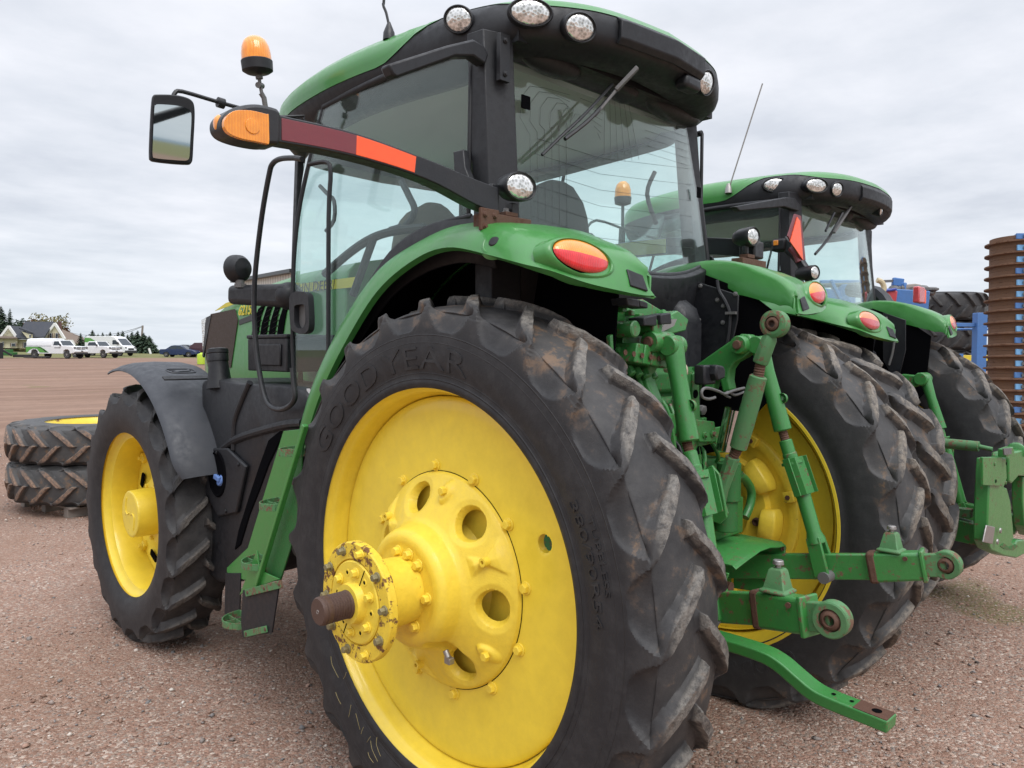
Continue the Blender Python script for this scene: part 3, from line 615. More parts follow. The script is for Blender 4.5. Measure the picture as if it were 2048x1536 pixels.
def roof(parent,dz=0):
    half=spline([V(x,y,0) for x,y in PLAN],6); loop=half[:-1]+[V(-p.x,p.y,0) for p in half[::-1]][:-1]
    loop=[p for p in loop]
    n=len(loop); N=[]
    for i in range(n):
        t=loop[(i+1)%n]-loop[i-1]; N.append(V(t.y,-t.x,0).normalized())
    def inset(z): return np.interp(z,[2.83,2.86,2.90,2.95,3.00,3.05,3.085,3.11,3.13,3.15],[.13,.07,.03,.008,0,.006,.03,.08,.17,.34])
    def ss(t): t=max(0,min(1,t)); return t*t*(3-2*t)
    def pt(i,z,extra=0):
        p=loop[i]; o=p-N[i]*(inset(z)+extra); dr=-.075*max(0,(p.y-.6)/1.2)**2-.02*(p.x/.86)**2
        if p.y<.25: dr+=.075*ss((.25-p.y)/.3)*max(0,(2.965-z)/.125) if z<2.965 else 0
        return V(o.x,o.y,z+dr+dz)
    zb=[2.965+(.128-.034*ss((.1-p.y)/.25))*ss((.62-p.y)/.38) for p in loop]
    rings=[[pt(i,2.86+(zb[i]-2.86)*t) for i in range(n)] for t in (0,.2,.4,.6,.8,.93,1)]
    low=[[V(p.x*.86,.72+(p.y-.72)*.86,p.z+.005) for p in rings[0]],[V(p.x*.95,.72+(p.y-.72)*.95,p.z-.012) for p in rings[0]]]
    mb=MB(); loft(mb,low+rings,False); fas=mb.build('roof_fascia',M['black'],parent,ang=60)
    rings=[[pt(i,zb[i],-.004)+V(0,0,0) for i in range(n)]]+[[pt(i,zb[i]+(3.15-zb[i])*t,-.003) for i in range(n)] for t in (.03,.15,.3,.5,.7,.85,1)]
    last=rings[-1]; cen=V(0,.75,0)
    for k in (.8,.5,.2): rings.append([V(p.x*k,.75+(p.y-.75)*k,p.z+(1-k)*.018) for p in last])
    mb=MB(); loft(mb,rings,True); rf=mb.build('roof',M['green'],parent,ang=60)
    mb=MB(); loft(mb,[[V(p.x*.86,max(.10,.72+(p.y-.72)*.88),2.885+dz) for p in loop],[V(p.x*.86,max(.10,.72+(p.y-.72)*.88),2.91+dz) for p in loop]]); mb.build('headliner',M['headliner'],rf)
    mb=MB(); box(mb,(0,.03,2.945+dz),(1.36,.16,.05)); ellipsoid(mb,(-.42,.02,2.92+dz),.17,.06,.05); ellipsoid(mb,(.45,.02,2.92+dz),.22,.06,.055); ellipsoid(mb,(.05,.02,2.93+dz),.09,.06,.06); mb.build('rear_trim',M['black'],rf,.0)
    return rf,fas
def lamp(parent,c,n,a,b,name='work_light',depth=.03,up=(0,0,1),hood=True,lens='lens',pod='black',tilt=0):
    c=Vector(c);n=Vector(n).normalized(); r,u,_=frame(n,up); 
    if tilt: r,u=r*math.cos(tilt)+u*math.sin(tilt),u*math.cos(tilt)-r*math.sin(tilt)
    K=40; a*=.92; b*=.92
    def ring(k,h,dx=0): return [c+n*h+r*(a*k*math.cos(2*PI*i/K))+u*(b*k*math.sin(2*PI*i/K)) for i in range(K)]
    m=MB(); loft(m,[ring(.75,-depth*2.2),ring(1.05,-depth*1.6),ring(1.18,-depth*.4),ring(1.17,.004),ring(1.10,.008),ring(1.03,.004),ring(1.0,-.004)],True)
    o=m.build(name,M[pod],parent,ang=50)
    m=MB(); rings=[]
    for t in (0,.3,.55,.75,.9,.985): rings.append(ring(math.sqrt(1-t*t),.0+t*min(a,b)*.28))
    loft(m,rings); m.build('lens',M[lens],o,ang=70); return o
def traceY(mb,pts,y,t): return plate(mb,[Y(a,b,y) for a,b in pts],(0,t,0))
def traceX(mb,pts,x,t): return plate(mb,[X(a,b,x) for a,b in pts],(t,0,0))
def cab(parent,dz=0,near=True):
    up=V(0,0,dz)
    def P(x,y,z): return V(x,y,z+dz)
    mb=MB()
    for s in(-1,1):
        # rear corner pillar, upright, with a folded inner return
        if s<0: loft(mb,[[P(s*.675,-.015+o,z),P(s*.795,.02+o,z),P(s*.805,.10+o,z),P(s*.70,.12+o,z)] for z,o in((1.9,-.05),(2.2,-.045),(2.6,-.02),(2.95,.0))])
        else: loft(mb,[[P(.60-e,.035+o,z),P(.685-e,.025+o,z),P(.70-e,.10+o,z),P(.62-e,.12+o,z)] for z,o,e in((1.9,-.05,-.01),(2.2,-.045,-.01),(2.6,-.02,.01),(2.95,.0,.03))])
        loft(mb,[[P(s*x0,y0,z),P(s*(x0+.03),y0+.01,z),P(s*(x0+.02),y0+.06,z),P(s*(x0-.03),y0+.05,z)] for x0,y0,z in((.60,1.66,1.5),(.60,1.70,2.1),(.585,1.66,2.9))])
        tube(mb,[P(s*.875,1.20,1.46),P(s*.893,1.24,1.7),P(s*.895,1.235,2.1),P(s*.885,1.20,2.4),P(s*.86,1.13,2.66),P(s*.835,1.05,2.88)],.011,8,4)
        tube(mb,[P(s*.80,.08,2.9),P(s*.808,.085,2.24)],.010,6)
        tube(mb,[P(s*.80,.08,2.9),P(s*.835,.6,2.90),P(s*.835,1.05,2.88)],.016,8,5)
        # sill that follows the fender
        sp=spline([P(s*.815,.06,2.27),P(s*.84,.30,2.245),P(s*.86,.50,2.165),P(s*.875,.70,1.975),P(s*.885,.85,1.79),P(s*.885,.95,1.60),P(s*.88,1.02,1.50),P(s*.875,1.20,1.46)],5)
        tube(mb,sp,.012,8)
    for s in(-1,1):
        lo=spline([P(s*.80,-.05,2.12),P(s*.84,.10,2.15),P(s*.865,.30,2.12),P(s*.88,.50,2.03),P(s*.89,.70,1.86),P(s*.89,.86,1.68),P(s*.89,1.0,1.45)],5)
        hi=spline([P(s*.79,.0,2.26),P(s*.812,.10,2.27),P(s*.842,.30,2.245),P(s*.862,.50,2.165),P(s*.876,.70,1.985),P(s*.88,.86,1.79),P(s*.88,1.0,1.52)],5)
        shell(mb,[[a+V(-s*.02,0,-.05),a.lerp(b,.0),a.lerp(b,.5)+V(s*.008,0,.01),b] for a,b in zip(lo,hi)],.012)
    # rear sill panel under the window and dash bulkhead
    xs=np.linspace(-.70,.70,21)
    def ry(x): return -.10+.075*(x/.70)**2
    def rz(x): return 2.10+.115*abs(x/.70)**2.6
    shell(mb,[[P(x,ry(x)+.02,rz(x)+.005),P(x,ry(x)-.025,rz(x)-.015),P(x,ry(x)-.02,rz(x)-.05),P(x,ry(x)+.0,rz(x)-.13-.02),P(x,ry(x)+.02,1.93)] for x in xs],.015)
    c=mb.build('cab_frame',M['black'],parent,.004)
    # floor/bulkhead
    mb=MB(); box(mb,(0,.02,1.66+dz),(1.38,.05,.86)); box(mb,(0,.8,1.43+dz),(1.5,1.5,.06)); mb.build('bulkhead',M['blackmetal'],c,.01)
    mb=MB()
    loft(mb,[[P(x,y,z) for x,y in((.27,-.02),(.43,-.02),(.445,-.11),(.42,-.165),(.30,-.165),(.265,-.11))] for z in(1.5,1.9)]+[[P(.355+(x-.355)*k,-.02+(y+.02)*k,z) for x,y in((.27,-.02),(.43,-.02),(.445,-.11),(.42,-.165),(.30,-.165),(.265,-.11))] for z,k in((1.97,.85),(2.01,.55),(2.02,.2))])
    mb.build('duct_cover',M['black'],c,ang=45)
    # glass
    def gp(name,rows,mat): m=MB(); shell(m,rows,.004); return m.build(name,M[mat],c,ang=60)
    rows=[]
    for i,x in enumerate(np.linspace(-.672,.705,25)):
        q=x/.69; rows.append([P(x*(1-(.03 if x<0 else .075)*t),-.10+.075*q*q+.075*t*(1)-.02*(1-q*q)*t*(1-t)*2,(rz(x)+.01)*(1-t)+2.93*t) for t in np.linspace(0,1,9)])
    rw=gp('rear_window',rows,'glass')
    edge=[r[0] for r in rows]+rows[-1][1:]+[r[-1] for r in rows[::-1]][1:]+rows[0][::-1][1:-1]
    m=MB(); tube(m,edge+[edge[0]],.011,8); m.build('window_seal',M['blackmetal'],rw)
    for s in(-1,1):
        rows=[]
        for y in np.linspace(.09,1.22,16):
            zb=np.interp(y,[.09,.3,.5,.7,.85,.95,1.02,1.22],[2.27,2.245,2.165,1.985,1.79,1.60,1.50,1.46])
            row=[]
            for t in np.linspace(0,1,10):
                z=zb+(2.90-zb)*t
                xb=np.interp(y,[.09,.5,.9,1.22],[.803,.848,.882,.888]); lean=.045*max(0,(z-2.15)/.75)**1.6*np.interp(y,[0,1.2],[.2,1.2])
                yy=y-(.14*max(0,(z-2.2)/.7)**1.3*(y/1.22)**3); row.append(P(s*(xb-lean),yy,z))
            rows.append(row)
        gp('door_window',rows,'sideglass')
        rows=[]
        for t in np.linspace(0,1,8):
            x=.888-.29*t; y=1.22+.47*t**.85; row=[]
            for z in np.linspace(1.46,2.88,9):
                l=max(0,(z-2.2)/.7)**1.4; row.append(P(s*(x-.05*l),y-.14*l*(1-t)+0*l,z))
            rows.append(row)
        gp('quarter_window',rows,'sideglass')
    rows=[]
    for x in np.linspace(-.60,.60,13): rows.append([P(x,1.72+.12*(1-(x/.6)**2)-.03*max(0,(z-2.1)),z) for z in np.linspace(1.75,2.90,7)])
    ws=gp('windscreen',rows,'glass')
    # seat, console, steering
    mb=MB(); 
    def seat(cx,cy,w,h,z0,lean,mat,nm_):
        m=MB(); rings=[]
        for t in np.linspace(0,1,12):
            ww=w*(1-.12*t)*math.sqrt(max(.02,1-max(0,(t-.55)/.45)**2.4*.86)); th=.14*(1-.25*t) ; rr=[]
            for i in range(24):
                a=2*PI*i/24; ca=math.cos(a); sa=math.sin(a)
                rr.append(P(cx+ww*.5*math.copysign(abs(ca)**.7,ca),cy+lean*t*h-.0+th*.5*math.copysign(abs(sa)**.8,sa),z0+h*t*(1 if t<.99 else 1)))
            rings.append(rr)
        q=rings[-1]; cc=sum(q,Vector())/24; rings.append([cc+(p-cc)*.55+V(0,0,.02) for p in q])
        loft(m,rings); return m.build(nm_,M[mat],c,ang=60)
    sb=seat(.11,.60,.64,.66,1.92,-.20,'seat','seat'); m=MB(); box(m,(-.02,.86,1.88+dz),(.54,.52,.16)); m.build('seat_base',M['seat'],sb,.05,seg=4)
    m=MB(); box(m,(.0,0,0),(.40,.04,.34)); m.xf(Matrix.Translation((.11,.47,2.12+dz))@Matrix.Rotation(R(16),4,'X')); m.build('seat_shell',M['black'],sb,.04,seg=4)
    if near:
        s2=seat(-.46,.78,.44,.40,2.03,-.14,'tanseat','seat')
    if near:
        mb=MB(); tube(mb,[X(650,548,-.78),X(700,505,-.78),X(745,476,-.77),X(790,462,-.74),X(850,455,-.68)],.020,8,4); mb.build('grab_bar',M['black'],c)
        mb=MB(); tube(mb,[X(748,474,-.77),X(735,510,-.77),X(706,590,-.77)],.018,8,2); mb.build('grab_bar',M['black'],c)
        mb=MB(); tube(mb,[X(803,362,-.62),X(818,392,-.62),X(829,420,-.62),X(815,447,-.62),X(780,460,-.66)],.015,8,4); mb.build('grab_bar',M['fendergrey'],c)
        mb=MB(); tube(mb,[X(640,372,-.72),X(655,388,-.72),X(668,402,-.72),X(668,440,-.72),X(652,462,-.72)],.010,8,3); mb.build('inside_handle',M['black'],c)
    mb=MB(); loft(mb,[[P(x*k,y,z) for x,y in((-.14,1.35),(.14,1.35),(.12,1.6),(-.12,1.6))] for z,k in((1.5,1),(2.05,1),(2.2,.8))]); cs=mb.build('console',M['black'],c,.02)
    mb=MB(); pts=[P(.21*math.cos(a),1.30+.13*math.sin(a),2.22+.12*math.sin(a)) for a in np.linspace(0,2*PI,33)]; tube(mb,pts,.014,8); rod(mb,P(0,1.30,2.21),P(0,1.45,2.05),.03); mb.build('steering_wheel',M['black'],cs)
    if near:
        mb=MB(); box(mb,(.46,.95,2.05+dz),(.16,.5,.2)); loft(mb,[[P(.36+dx,.80+dy,z) for dx,dy in((0,0),(.10,0),(.10,.06),(0,.06))] for z in(2.1,2.42)]); mb.build('armrest_console',M['black'],c,.02)
        mb=MB(); tube(mb,[P(.70,.30,2.72),P(.66,.32,2.60),P(.69,.28,2.44)],.012,8,4); mb.build('grab_handle',M['fendergrey'],c)
        mb=MB(); box(mb,(-.60,-.01,2.72+dz),(.045,.006,.05)); box(mb,(.60,-.03,2.55+dz),(.03,.006,.05)); mb.build('window_marker',M['dark'],rw)
    return c,rw
def rods(mb,lst):
    for a in lst: rod(mb,*a)
    return mb
def hitch(T):
    """three-point linkage and the machinery between the rear wheels"""
    C=MB; G=M['hitch']; K=M['casting']
    m=C(); loft(m,[[V(x,y,z) for x,z in((-.30,.70),(.30,.70),(.34,1.15),(.26,1.62),(-.26,1.62),(-.34,1.15))] for y in(.4,-.20)]); box(m,(0,-.24,1.30),(.44,.10,.55)); box(m,(0,-.25,.92),(.30,.12,.30)); box(m,(-.0,-.05,1.64),(.5,.35,.1))
    hb=m.build('rear_housing',K,T,.02)
    # bits and pieces bolted to the housing
    rnd=random.Random(5); m=C()
    for k in range(16):
        x=rnd.uniform(-.28,.22); z=rnd.uniform(.85,1.55); hexbolt(m,(x,-.297-.0,z),(0,-1,0),.013,.016,True,k)
    for x,z in((-.2,1.42),(-.17,1.18),(-.22,.98),(.08,1.46),(.12,1.05)): prof(m,(x,-.29,z),(0,-1,0),[(0,.04),(.03,.04),(.034,.034),(.05,.022),(.06,.02)],20)
    m.build('housing_bolt',G,hb)
    for pts,r in (([(-.24,-.30,1.52),(-.27,-.36,1.35),(-.24,-.37,1.1),(-.2,-.33,.95)],.013),([(-.15,-.30,1.5),(-.17,-.38,1.3),(-.15,-.36,1.12)],.011),([(.05,-.31,1.0),(.12,-.38,.96),(.2,-.34,1.05),(.2,-.30,1.2)],.012),([(-.05,-.31,1.55),(-.08,-.40,1.38),(-.05,-.36,1.2)],.010)):
        m=C(); tube(m,[V(*p) for p in pts],r,8,5); m.build('pipe',G,hb)
    m=C(); tube(m,[Y(a,b,-.34) for a,b in[(1480,950),(1495,965),(1503,985),(1500,1010),(1490,1035)]],.020,12,4); m.build('pipe',G,hb)
    m=C(); rod(m,X(1466,818,.16),X(1448,900,.16),.034,None,24); m.build('chrome_ram',M['chrome'],hb)
    for a in((1458,925,.16,.05),(1452,985,.16,.05)): q=C(); p=X(a[0],a[1],a[2]); rod(q,p,p+V(0,0,.0)+V(.0,.0,-.16) if a[2]>0 else p+V(0,0,.06),a[3],None,20); q.build('ram_body',K,hb,.004)
    # bracket plates
    m=C(); traceY(m,[(1383,748),(1395,740),(1398,835),(1428,850),(1430,885),(1400,892),(1396,990),(1385,1000),(1383,900)],-.40,.012); bp=m.build('valve_bracket',G,hb,.003)
    m=C(); traceY(m,[(1385,838),(1427,843),(1430,884),(1397,884)],-.425,.012); o=m.build('bracket_plate',G,bp,.004)
    for a,b in((1409,870),(1425,868)): q=C(); hexbolt(q,Y(a,b,-.432),(0,-1,0),.011,.012); q.build('bracket_bolt',G,bp)
    for a,b in((1391,788),(1398,900),(1402,935)): q=C(); prof(q,Y(a,b,-.408),(0,-1,0),[(0,.018),(.002,.017),(.002,.0)],20); q.build('bracket_hole',M['dark'],bp)
    m=C(); traceY(m,[(1428,855),(1448,852),(1463,870),(1466,905),(1430,905)],-.35,.012); m.build('guard_plate',G,bp,.004)
    # seven-pin socket
    m=C(); traceY(m,[(1398,730),(1420,730),(1422,768),(1398,770)],-.46,.05); sk=m.build('socket',M['black'],bp,.008)
    m=C(); traceY(m,[(1423,729),(1438,732),(1441,742),(1440,756),(1425,762),(1421,748)],-.49,.05); m.build('socket_lid',M['black'],sk,.008)
    m=C(); p=Y(1366,742,-.42); ellipsoid(m,p,.020,.02,.032); rod(m,p,p+V(0,.08,.01),.018); m.build('breather',paint('plastic_beige',(.45,.38,.28),.6),bp)
    # selective control valve stack
    m=C(); 
    def yb(pts,y,t,mm=m): traceY(mm,pts,y,t)
    yb([(1214,645),(1224,608),(1252,600),(1300,628),(1290,668),(1262,668)],-.32,.16)
    yb([(1216,650),(1262,676),(1300,682),(1296,720),(1262,735),(1216,735)],-.30,.14)
    for k in range(4):
        yb([(1252+k*17,686+k*3),(1266+k*17,688+k*3),(1262+k*17,728+k*3),(1246+k*17,724+k*3)],-.42,.10)
    yb([(1296,640),(1330,622),(1352,640),(1346,662),(1320,668),(1298,662)],-.36,.12)
    vb=m.build('valve_block',G,T,.005)
    for a,b,y_,r_,dv in((1272,658,-.48,.030,(0,.12,0)),(1316,655,-.48,.030,(0,.12,0)),(1330,625,-.42,.014,(0,.1,-.03)),(1343,632,-.42,.014,(0,.1,-.03)),(1240,700,-.40,.012,(0,.1,0)),(1222,665,-.40,.012,(0,.1,0)),(1252,618,-.36,.016,(0,.08,.0)),(1232,630,-.36,.012,(0,.08,0))): m=C(); p=Y(a,b,y_); prof(m,p,V(*dv),[(0,r_*.85),(.004,r_),(.11,r_)],18); m.build('valve_port',G,vb)
    for k in range(4): m=C(); prof(m,Y(1256+k*15,735+k*3,-.40),(0,-.6,-.8),[(0,.018),(.03,.018),(.034,.012)],8); m.build('valve_nut',G,vb,.002)
    for k in range(7): m=C(); p=Y(1226+k*17,612+k*7,-.41+.0*k); box(m,p,(.024,.03,.020)); m.build('valve_cap',G,vb,.003)
    for k in range(5): m=C(); p=Y(1250+k*17,705+k*3,-.475); prof(m,p,(0,-1,0),[(0,.010),(.003,.010),(.003,.005),(.001,.0)],12); m.build('valve_plug',M['rust'],vb)
    for pts in([(1236,596),(1262,600),(1264,616),(1240,612)],[(1262,600),(1280,606),(1280,618),(1264,614)],[(1272,636),(1298,630),(1298,652),(1272,652)],[(1306,630),(1326,626),(1328,648),(1306,650)]):
        q=C(); traceY(q,pts,-.46,.07); q.build('coil_plug',M['black'],vb,.004)
    q=C(); traceY(q,[(1332,640),(1352,638),(1346,652),(1322,664),(1318,672),(1314,668)],-.44,.01); q.build('name_plate',M['steel'],vb)
    q=C(); traceY(q,[(1216,672),(1222,668),(1224,712),(1218,716)],-.44,.02); q.build('valve_lever',G,vb,.004)
    # lift arms
    def arm(pts,x,t,knobs,par):
        m=C(); traceX(m,pts,x,t); o=m.build('lift_arm',G,par,.010,seg=3)
        for a,b,r,x0,x1 in knobs:
            q=C(); p=X(a,b,x); prof(q,V(x0,p.y,p.z),(1,0,0),[(0,r*.9),(.008,r),(abs(x1-x0)-.008,r),(abs(x1-x0),r*.9)],28); kn=q.build('boss',G,o)
            q=C(); rod(q,V(x0-.012,p.y,p.z),V(x1+.012,p.y,p.z),r*.48,None,16); q.build('pin',M['rust'],kn,.003)
        return o
    al=arm([(1236,752),(1262,738),(1286,716),(1300,694),(1310,678),(1322,670),(1338,671),(1347,690),(1340,710),(1325,722),(1308,732),(1302,748),(1305,768),(1314,790),(1320,806),(1314,824),(1300,830),(1288,820),(1272,802),(1255,780),(1240,768)],-.34,.060,[(1323,684,.040,-.42,-.29),(1296,812,.034,-.40,-.28)],T)
    ar=arm([(1388,736),(1412,720),(1440,700),(1466,682),(1488,668),(1505,669),(1514,686),(1508,704),(1492,716),(1476,724),(1466,738),(1464,760),(1468,780),(1452,786),(1446,760),(1436,758),(1432,780),(1416,778),(1412,756),(1396,754)],.34,.060,[(1491,690,.040,.27,.38)],T)
    q=C(); tube(q,[X(a,b,-.375) for a,b in[(1262,750),(1268,775),(1280,800),(1290,818)]],.012,8,4); tube(q,[X(a,b,-.375) for a,b in[(1270,738),(1282,770),(1292,800),(1302,815)]],.010,8,4); q.build('rib',G,al)
    m=C(); rod(m,(-.36,-.14,1.63),(.36,-.14,1.63),.075,None,28); m.build('rocker_shaft',K,hb,.006)
    # lift links
    def link(px,xs,flip):
        P=[X(a,b,x) for (a,b),x in zip(px,xs)]
        d=(P[2]-P[0]).normalized()
        m=C(); prof(m,P[0],P[2]-P[0],[(-.035,.022),(-.03,.034),(.0,.040),(.05,.036),(.12,.032),(.2,.033),((P[1]-P[0]).length-.03,.037),((P[1]-P[0]).length-.005,.037),((P[1]-P[0]).length,.030)],18); o=m.build('lift_link',G,T,.0)
        m=C(); 
        for s in(-1,1): prof(m,P[0]+V(s*.028-.012,0,0),(1,0,0),[(0,.034),(.004,.038),(.02,.038),(.024,.034)],24)
        m.build('clevis',G,o)
        m=C(); p=P[0].lerp(P[1],.62)+V(.0,-.038,0); prof(m,p-V(.008,0,0),(1,0,0),[(0,.022),(.016,.022),(.016,.010),(0,.010)],20,False); m.build('lug_eye',G,o)
        m=C(); 
        n=14
        prof(m,P[1],P[2]-P[1],[(i*.0045,.017 if i%2 else .0195) for i in range(n)],16); m.build('thread',M['rust'],o)
        e=P[1].lerp(P[2],.42)
        m=C(); prof(m,e,P[2]-P[1],[(0,.024),(.004,.027),(.085,.027),(.09,.034),(.094,.044),(.104,.044),(.108,.034)],6 if False else 18); m.build('lock_nut',G,o)
        m=C(); prof(m,P[2],P[3]-P[2],[(0,.026),(.005,.030),((P[3]-P[2]).length*.3,.030),((P[3]-P[2]).length,.032)],20); m.build('link_tube',G,o)
        L=(P[4]-P[3]).length
        m=C(); prof(m,P[3],P[4]-P[3],[(-.01,.028),(0,.030),(L*.45,.029),(L*.52,.036),(L*.6,.040)],18); a=P[3].lerp(P[4],.52); b=P[4]
        for s in(-1,1): bar(m,a+V(s*.022,0,0),b+V(s*.038,0,0),.016,.060,(1,0,0) if False else (0,1,0),.018,.062)
        m.build('fork',G,o,.004)
        # formed plate guard round the tube
        u=(P[3]-P[2]).normalized(); pc=P[2].lerp(P[3],.55); h=(P[3]-P[2]).length*.42
        m=C(); r_=V(1,0,0); nrm=u.cross(r_).normalized(); nrm=nrm if nrm.y<0 else -nrm
        prf=[(-.085,.030),(-.080,-.0),(-.042,-.012),(-.034,.030),(.034,.030),(.042,-.012),(.080,-.0),(.085,.030)]
        shell(m,[[pc-u*h+r_*a+nrm*b,pc+u*h+r_*a+nrm*b] for a,b in prf],.006); g=m.build('link_guard',G,o,.001)
        for s in(-1,1):
            q=C(); box(q,(0,0,0),(.012,.004,.035)); 
            q.xf(Matrix.Translation(pc+r_*(s*.060)+nrm*.001)@Matrix((r_,nrm,u)).transposed().to_4x4()); q.build('slot',M['yellow'] if flip else M['dark'],g)
        return o,P
    ll,PL=link([(1346,692),(1373,884),(1386,930),(1408,1035),(1437,1236)],[-.345,-.355,-.36,-.37,-.40],0)
    lr,PR=link([(1519,690),(1565,862),(1578,905),(1607,992),(1652,1150)],[.345,.36,.365,.385,.41],1)
    q=C(); p=PR[4]; rod(q,p+V(-.055,-.012,0),p+V(.055,-.012,0),.024,None,20); q.build('roller_pin',M['worn'],lr)
    q=C(); p=PL[4]; prof(q,p+V(-.06,0,0),(1,0,0),[(0,.026),(.03,.026),(.03,.018),(.12,.018)],6); q.build('link_pin',M['worn'],ll)
    # lower (draft) links
    def draft(A,B,Cc,flip):
        m=C(); bar(m,A,B,.030,.112,(0,0,1),.030,.105); o=m.build('lower_link',G,T,.006)
        d=(Cc-B).normalized(); L=(Cc-B).length; 
        m=C(); bar(m,B-d*.035,B+d*.165,.068,.120,(0,0,1),.072,.108); bl=m.build('hitch_block',G,o,.012,seg=3)
        m=C(); bar(m,B-d*.037,B+d*.0,.071,.123,(0,0,1),.0715,.124); m.build('rust_band',M['rust'],bl,.010)
        m=C(); bar(m,B+d*.155,B+d*.172,.084,.122,(0,0,1)); m.build('block_collar',G,bl,.005)
        m=C(); bar(m,B+d*.15,Cc,.034,.085,(0,0,1),.034,.092); 
        en=m.build('hook_end',M['oldgreen'],o,.004)
        m=C(); prof(m,Cc+V(-.023,0,0),(1,0,0),[(0,.048),(.004,.054),(.042,.054),(.046,.048),(.046,.034),(.0,.034),(0,.050)],40,False); m.build('eye',M['oldgreen'],en)
        m=C(); prof(m,Cc+V(-.028,0,0),(1,0,0),[(0,.019),(.004,.025),(.014,.033),(.028,.036),(.042,.033),(.052,.025),(.056,.019),(.056,.0165),(0,.0165),(0,.019)],32,False); m.build('ball',M['rust'],en)
        t=B+d*.045+V(0,0,.060); m=C(); loft(m,[[t+V(-k,-j,h),t+V(k,-j,h),t+V(k,j,h),t+V(-k,j,h)] for h,k,j in((0,.040,.045),(.01,.040,.045),(.012,.032,.036),(.070,.022,.024),(.078,.017,.018))]); cp=m.build('latch_block',M['oldgreen'],o,.004)
        m=C(); rod(m,t+V(0,.0,.076),t+V(0,0,.092),.009); rod(m,t+V(0,0,.088),t+V(0,0,.102),.018,.016); m.build('latch_bolt',M['steel'],cp,.002)
        m=C(); rod(m,B+d*.11+V(-.041,0,.035),B+d*.11+V(-.047,0,.035),.009,None,10); m.build('cross_bolt',M['rust'],bl)
        return o
    draft(V(-.34,-.38,.81),X(1532,1218,-.445),X(1665,1238,-.50),0)
    draft(V(.36,-.30,.80),X(1757,1133,.452),X(1893,1129,.50),1)
    # top link standing upright on its bracket
    x0=.05; E=X(1550,648,x0); A=X(1522,722,x0); B=X(1517,752,x0); D=X(1476,897,x0); F=X(1466,914,x0); H=X(1436,1000,x0); OG=M['oldgreen']
    m=C(); prof(m,B,D-B,[(0,.030),(.004,.034),((D-B).length*.3,.036),((D-B).length*.7,.036),((D-B).length-.004,.034),((D-B).length,.028)],22); tl=m.build('top_link',OG,T)
    m=C(); prof(m,A,E-A,[(-.01,.030),(0,.032),(.09,.031),(.11,.022),((E-A).length-.035,.020)],8); m.build('forged_end',OG,tl,.003)
    m=C(); prof(m,E+V(-.026,0,0),(1,0,0),[(0,.040),(.005,.052),(.047,.052),(.052,.040),(.052,.030),(0,.030),(0,.040)],40,False); eye=m.build('eye',OG,tl)
    m=C(); prof(m,E+V(-.030,0,0),(1,0,0),[(0,.018),(.003,.024),(.016,.031),(.03,.033),(.044,.031),(.057,.024),(.060,.018),(.060,.014),(0,.014),(0,.018)],32,False); m.build('ball',M['rust'],eye)
    m=C(); prof(m,B,A-B,[(i*.005,.019 if i%2 else .0215) for i in range(int((A-B).length/.005)+1)],16); m.build('thread',M['rust'],tl); m=C(); prof(m,D,F-D,[(i*.005,.019 if i%2 else .0215) for i in range(int((F-D).length/.005)+1)],16); m.build('thread',M['rust'],tl)
    m=C(); prof(m,F,H-F,[(0,.028),(.004,.031),((H-F).length*.75,.029),((H-F).length,.036)],8); bar(m,H+V(0,0,0),X(1445,1030,x0),.022,.05); m.build('forged_end',OG,tl,.003)
    # cleats that carry the top link
    m=C()
    for dx in(-.055,.055):
        o=[X(a,b,x0+dx) for a,b in[(1408,940),(1425,930),(1440,948),(1450,1000),(1455,1035),(1440,1048),(1420,1040),(1408,1020),(1412,990)]]; plate(m,o,(.014,0,0))
    ub=m.build('top_link_bracket',G,T,.004); m=C(); p=X(1430,995,x0); rod(m,p+V(-.085,0,0),p+V(.085,0,0),.017); m.build('pin',M['rust'],ub)
    m=C(); p=p+V(-.078,0,0); pts=[p+V(0,.024*math.cos(a),.032*math.sin(a)) for a in np.linspace(0,2*PI,22)]; tube(m,pts,.0028,6); m.build('linch_ring',M['steel'],ub)
    # spring clip holding the barrel
    m=C(); tube(m,[Y(a,b,-.52) for a,b in[(1488,776),(1465,782),(1450,788),(1438,783),(1420,777),(1408,777),(1403,785),(1406,795),(1418,798),(1430,795)]],.006,8,4); tube(m,[Y(a,b,-.51) for a,b in[(1488,784),(1470,790),(1456,784),(1450,790),(1460,795)]],.005,8,3); m.build('spring_clip',M['worn'],tl)
    m=C(); box(m,(0,0,0),(.03,.02,.015)); m.xf(Matrix.Translation(X(1492,757,.02))); 
    # stepped guard over the PTO
    m=C(); a=Y(1436,1128,-.56); tp=[(-.03,-.60,.955),(.26,-.60,.955),(.40,-.60,.97)]
    rows=[]
    for x,z in((-.02,.925),(.08,.945),(.18,.962),(.26,.962),(.33,.950),(.40,.945)): rows.append([V(x,-.30,z),V(x,-.585,z-.0),V(x,-.60,z-.012)])
    shell(m,rows,.008); gd=m.build('pto_shield',G,T,.002)
    m=C(); 
    for i,x in enumerate((.06,.13,.20,.27)):
        for y in(-.50,-.42): q=C(); z=np.interp(x,[-.02,.08,.18,.26],[.925,.945,.962,.962])+.0012; box(q,(x,y+(.02 if i%2 else 0),z),(.035,.010,.002)); m.join(q)
    m.build('shield_slot',M['dark'],gd)
    m=C(); plate(m,[V(.405,-.60,.94),V(.405,-.36,.94),V(.405,-.36,.70),V(.405,-.60,.72)],(.012,0,0)); plate(m,[V(.05,-.34,.93),V(.41,-.34,.93),V(.41,-.34,.66),V(.05,-.34,.66)],(0,.012,0)); plate(m,[V(-.03,-.58,.90),V(-.03,-.34,.91),V(-.03,-.34,.68),V(-.03,-.50,.68)],(.012,0,0)); m.build('shield_side',G,gd,.003)
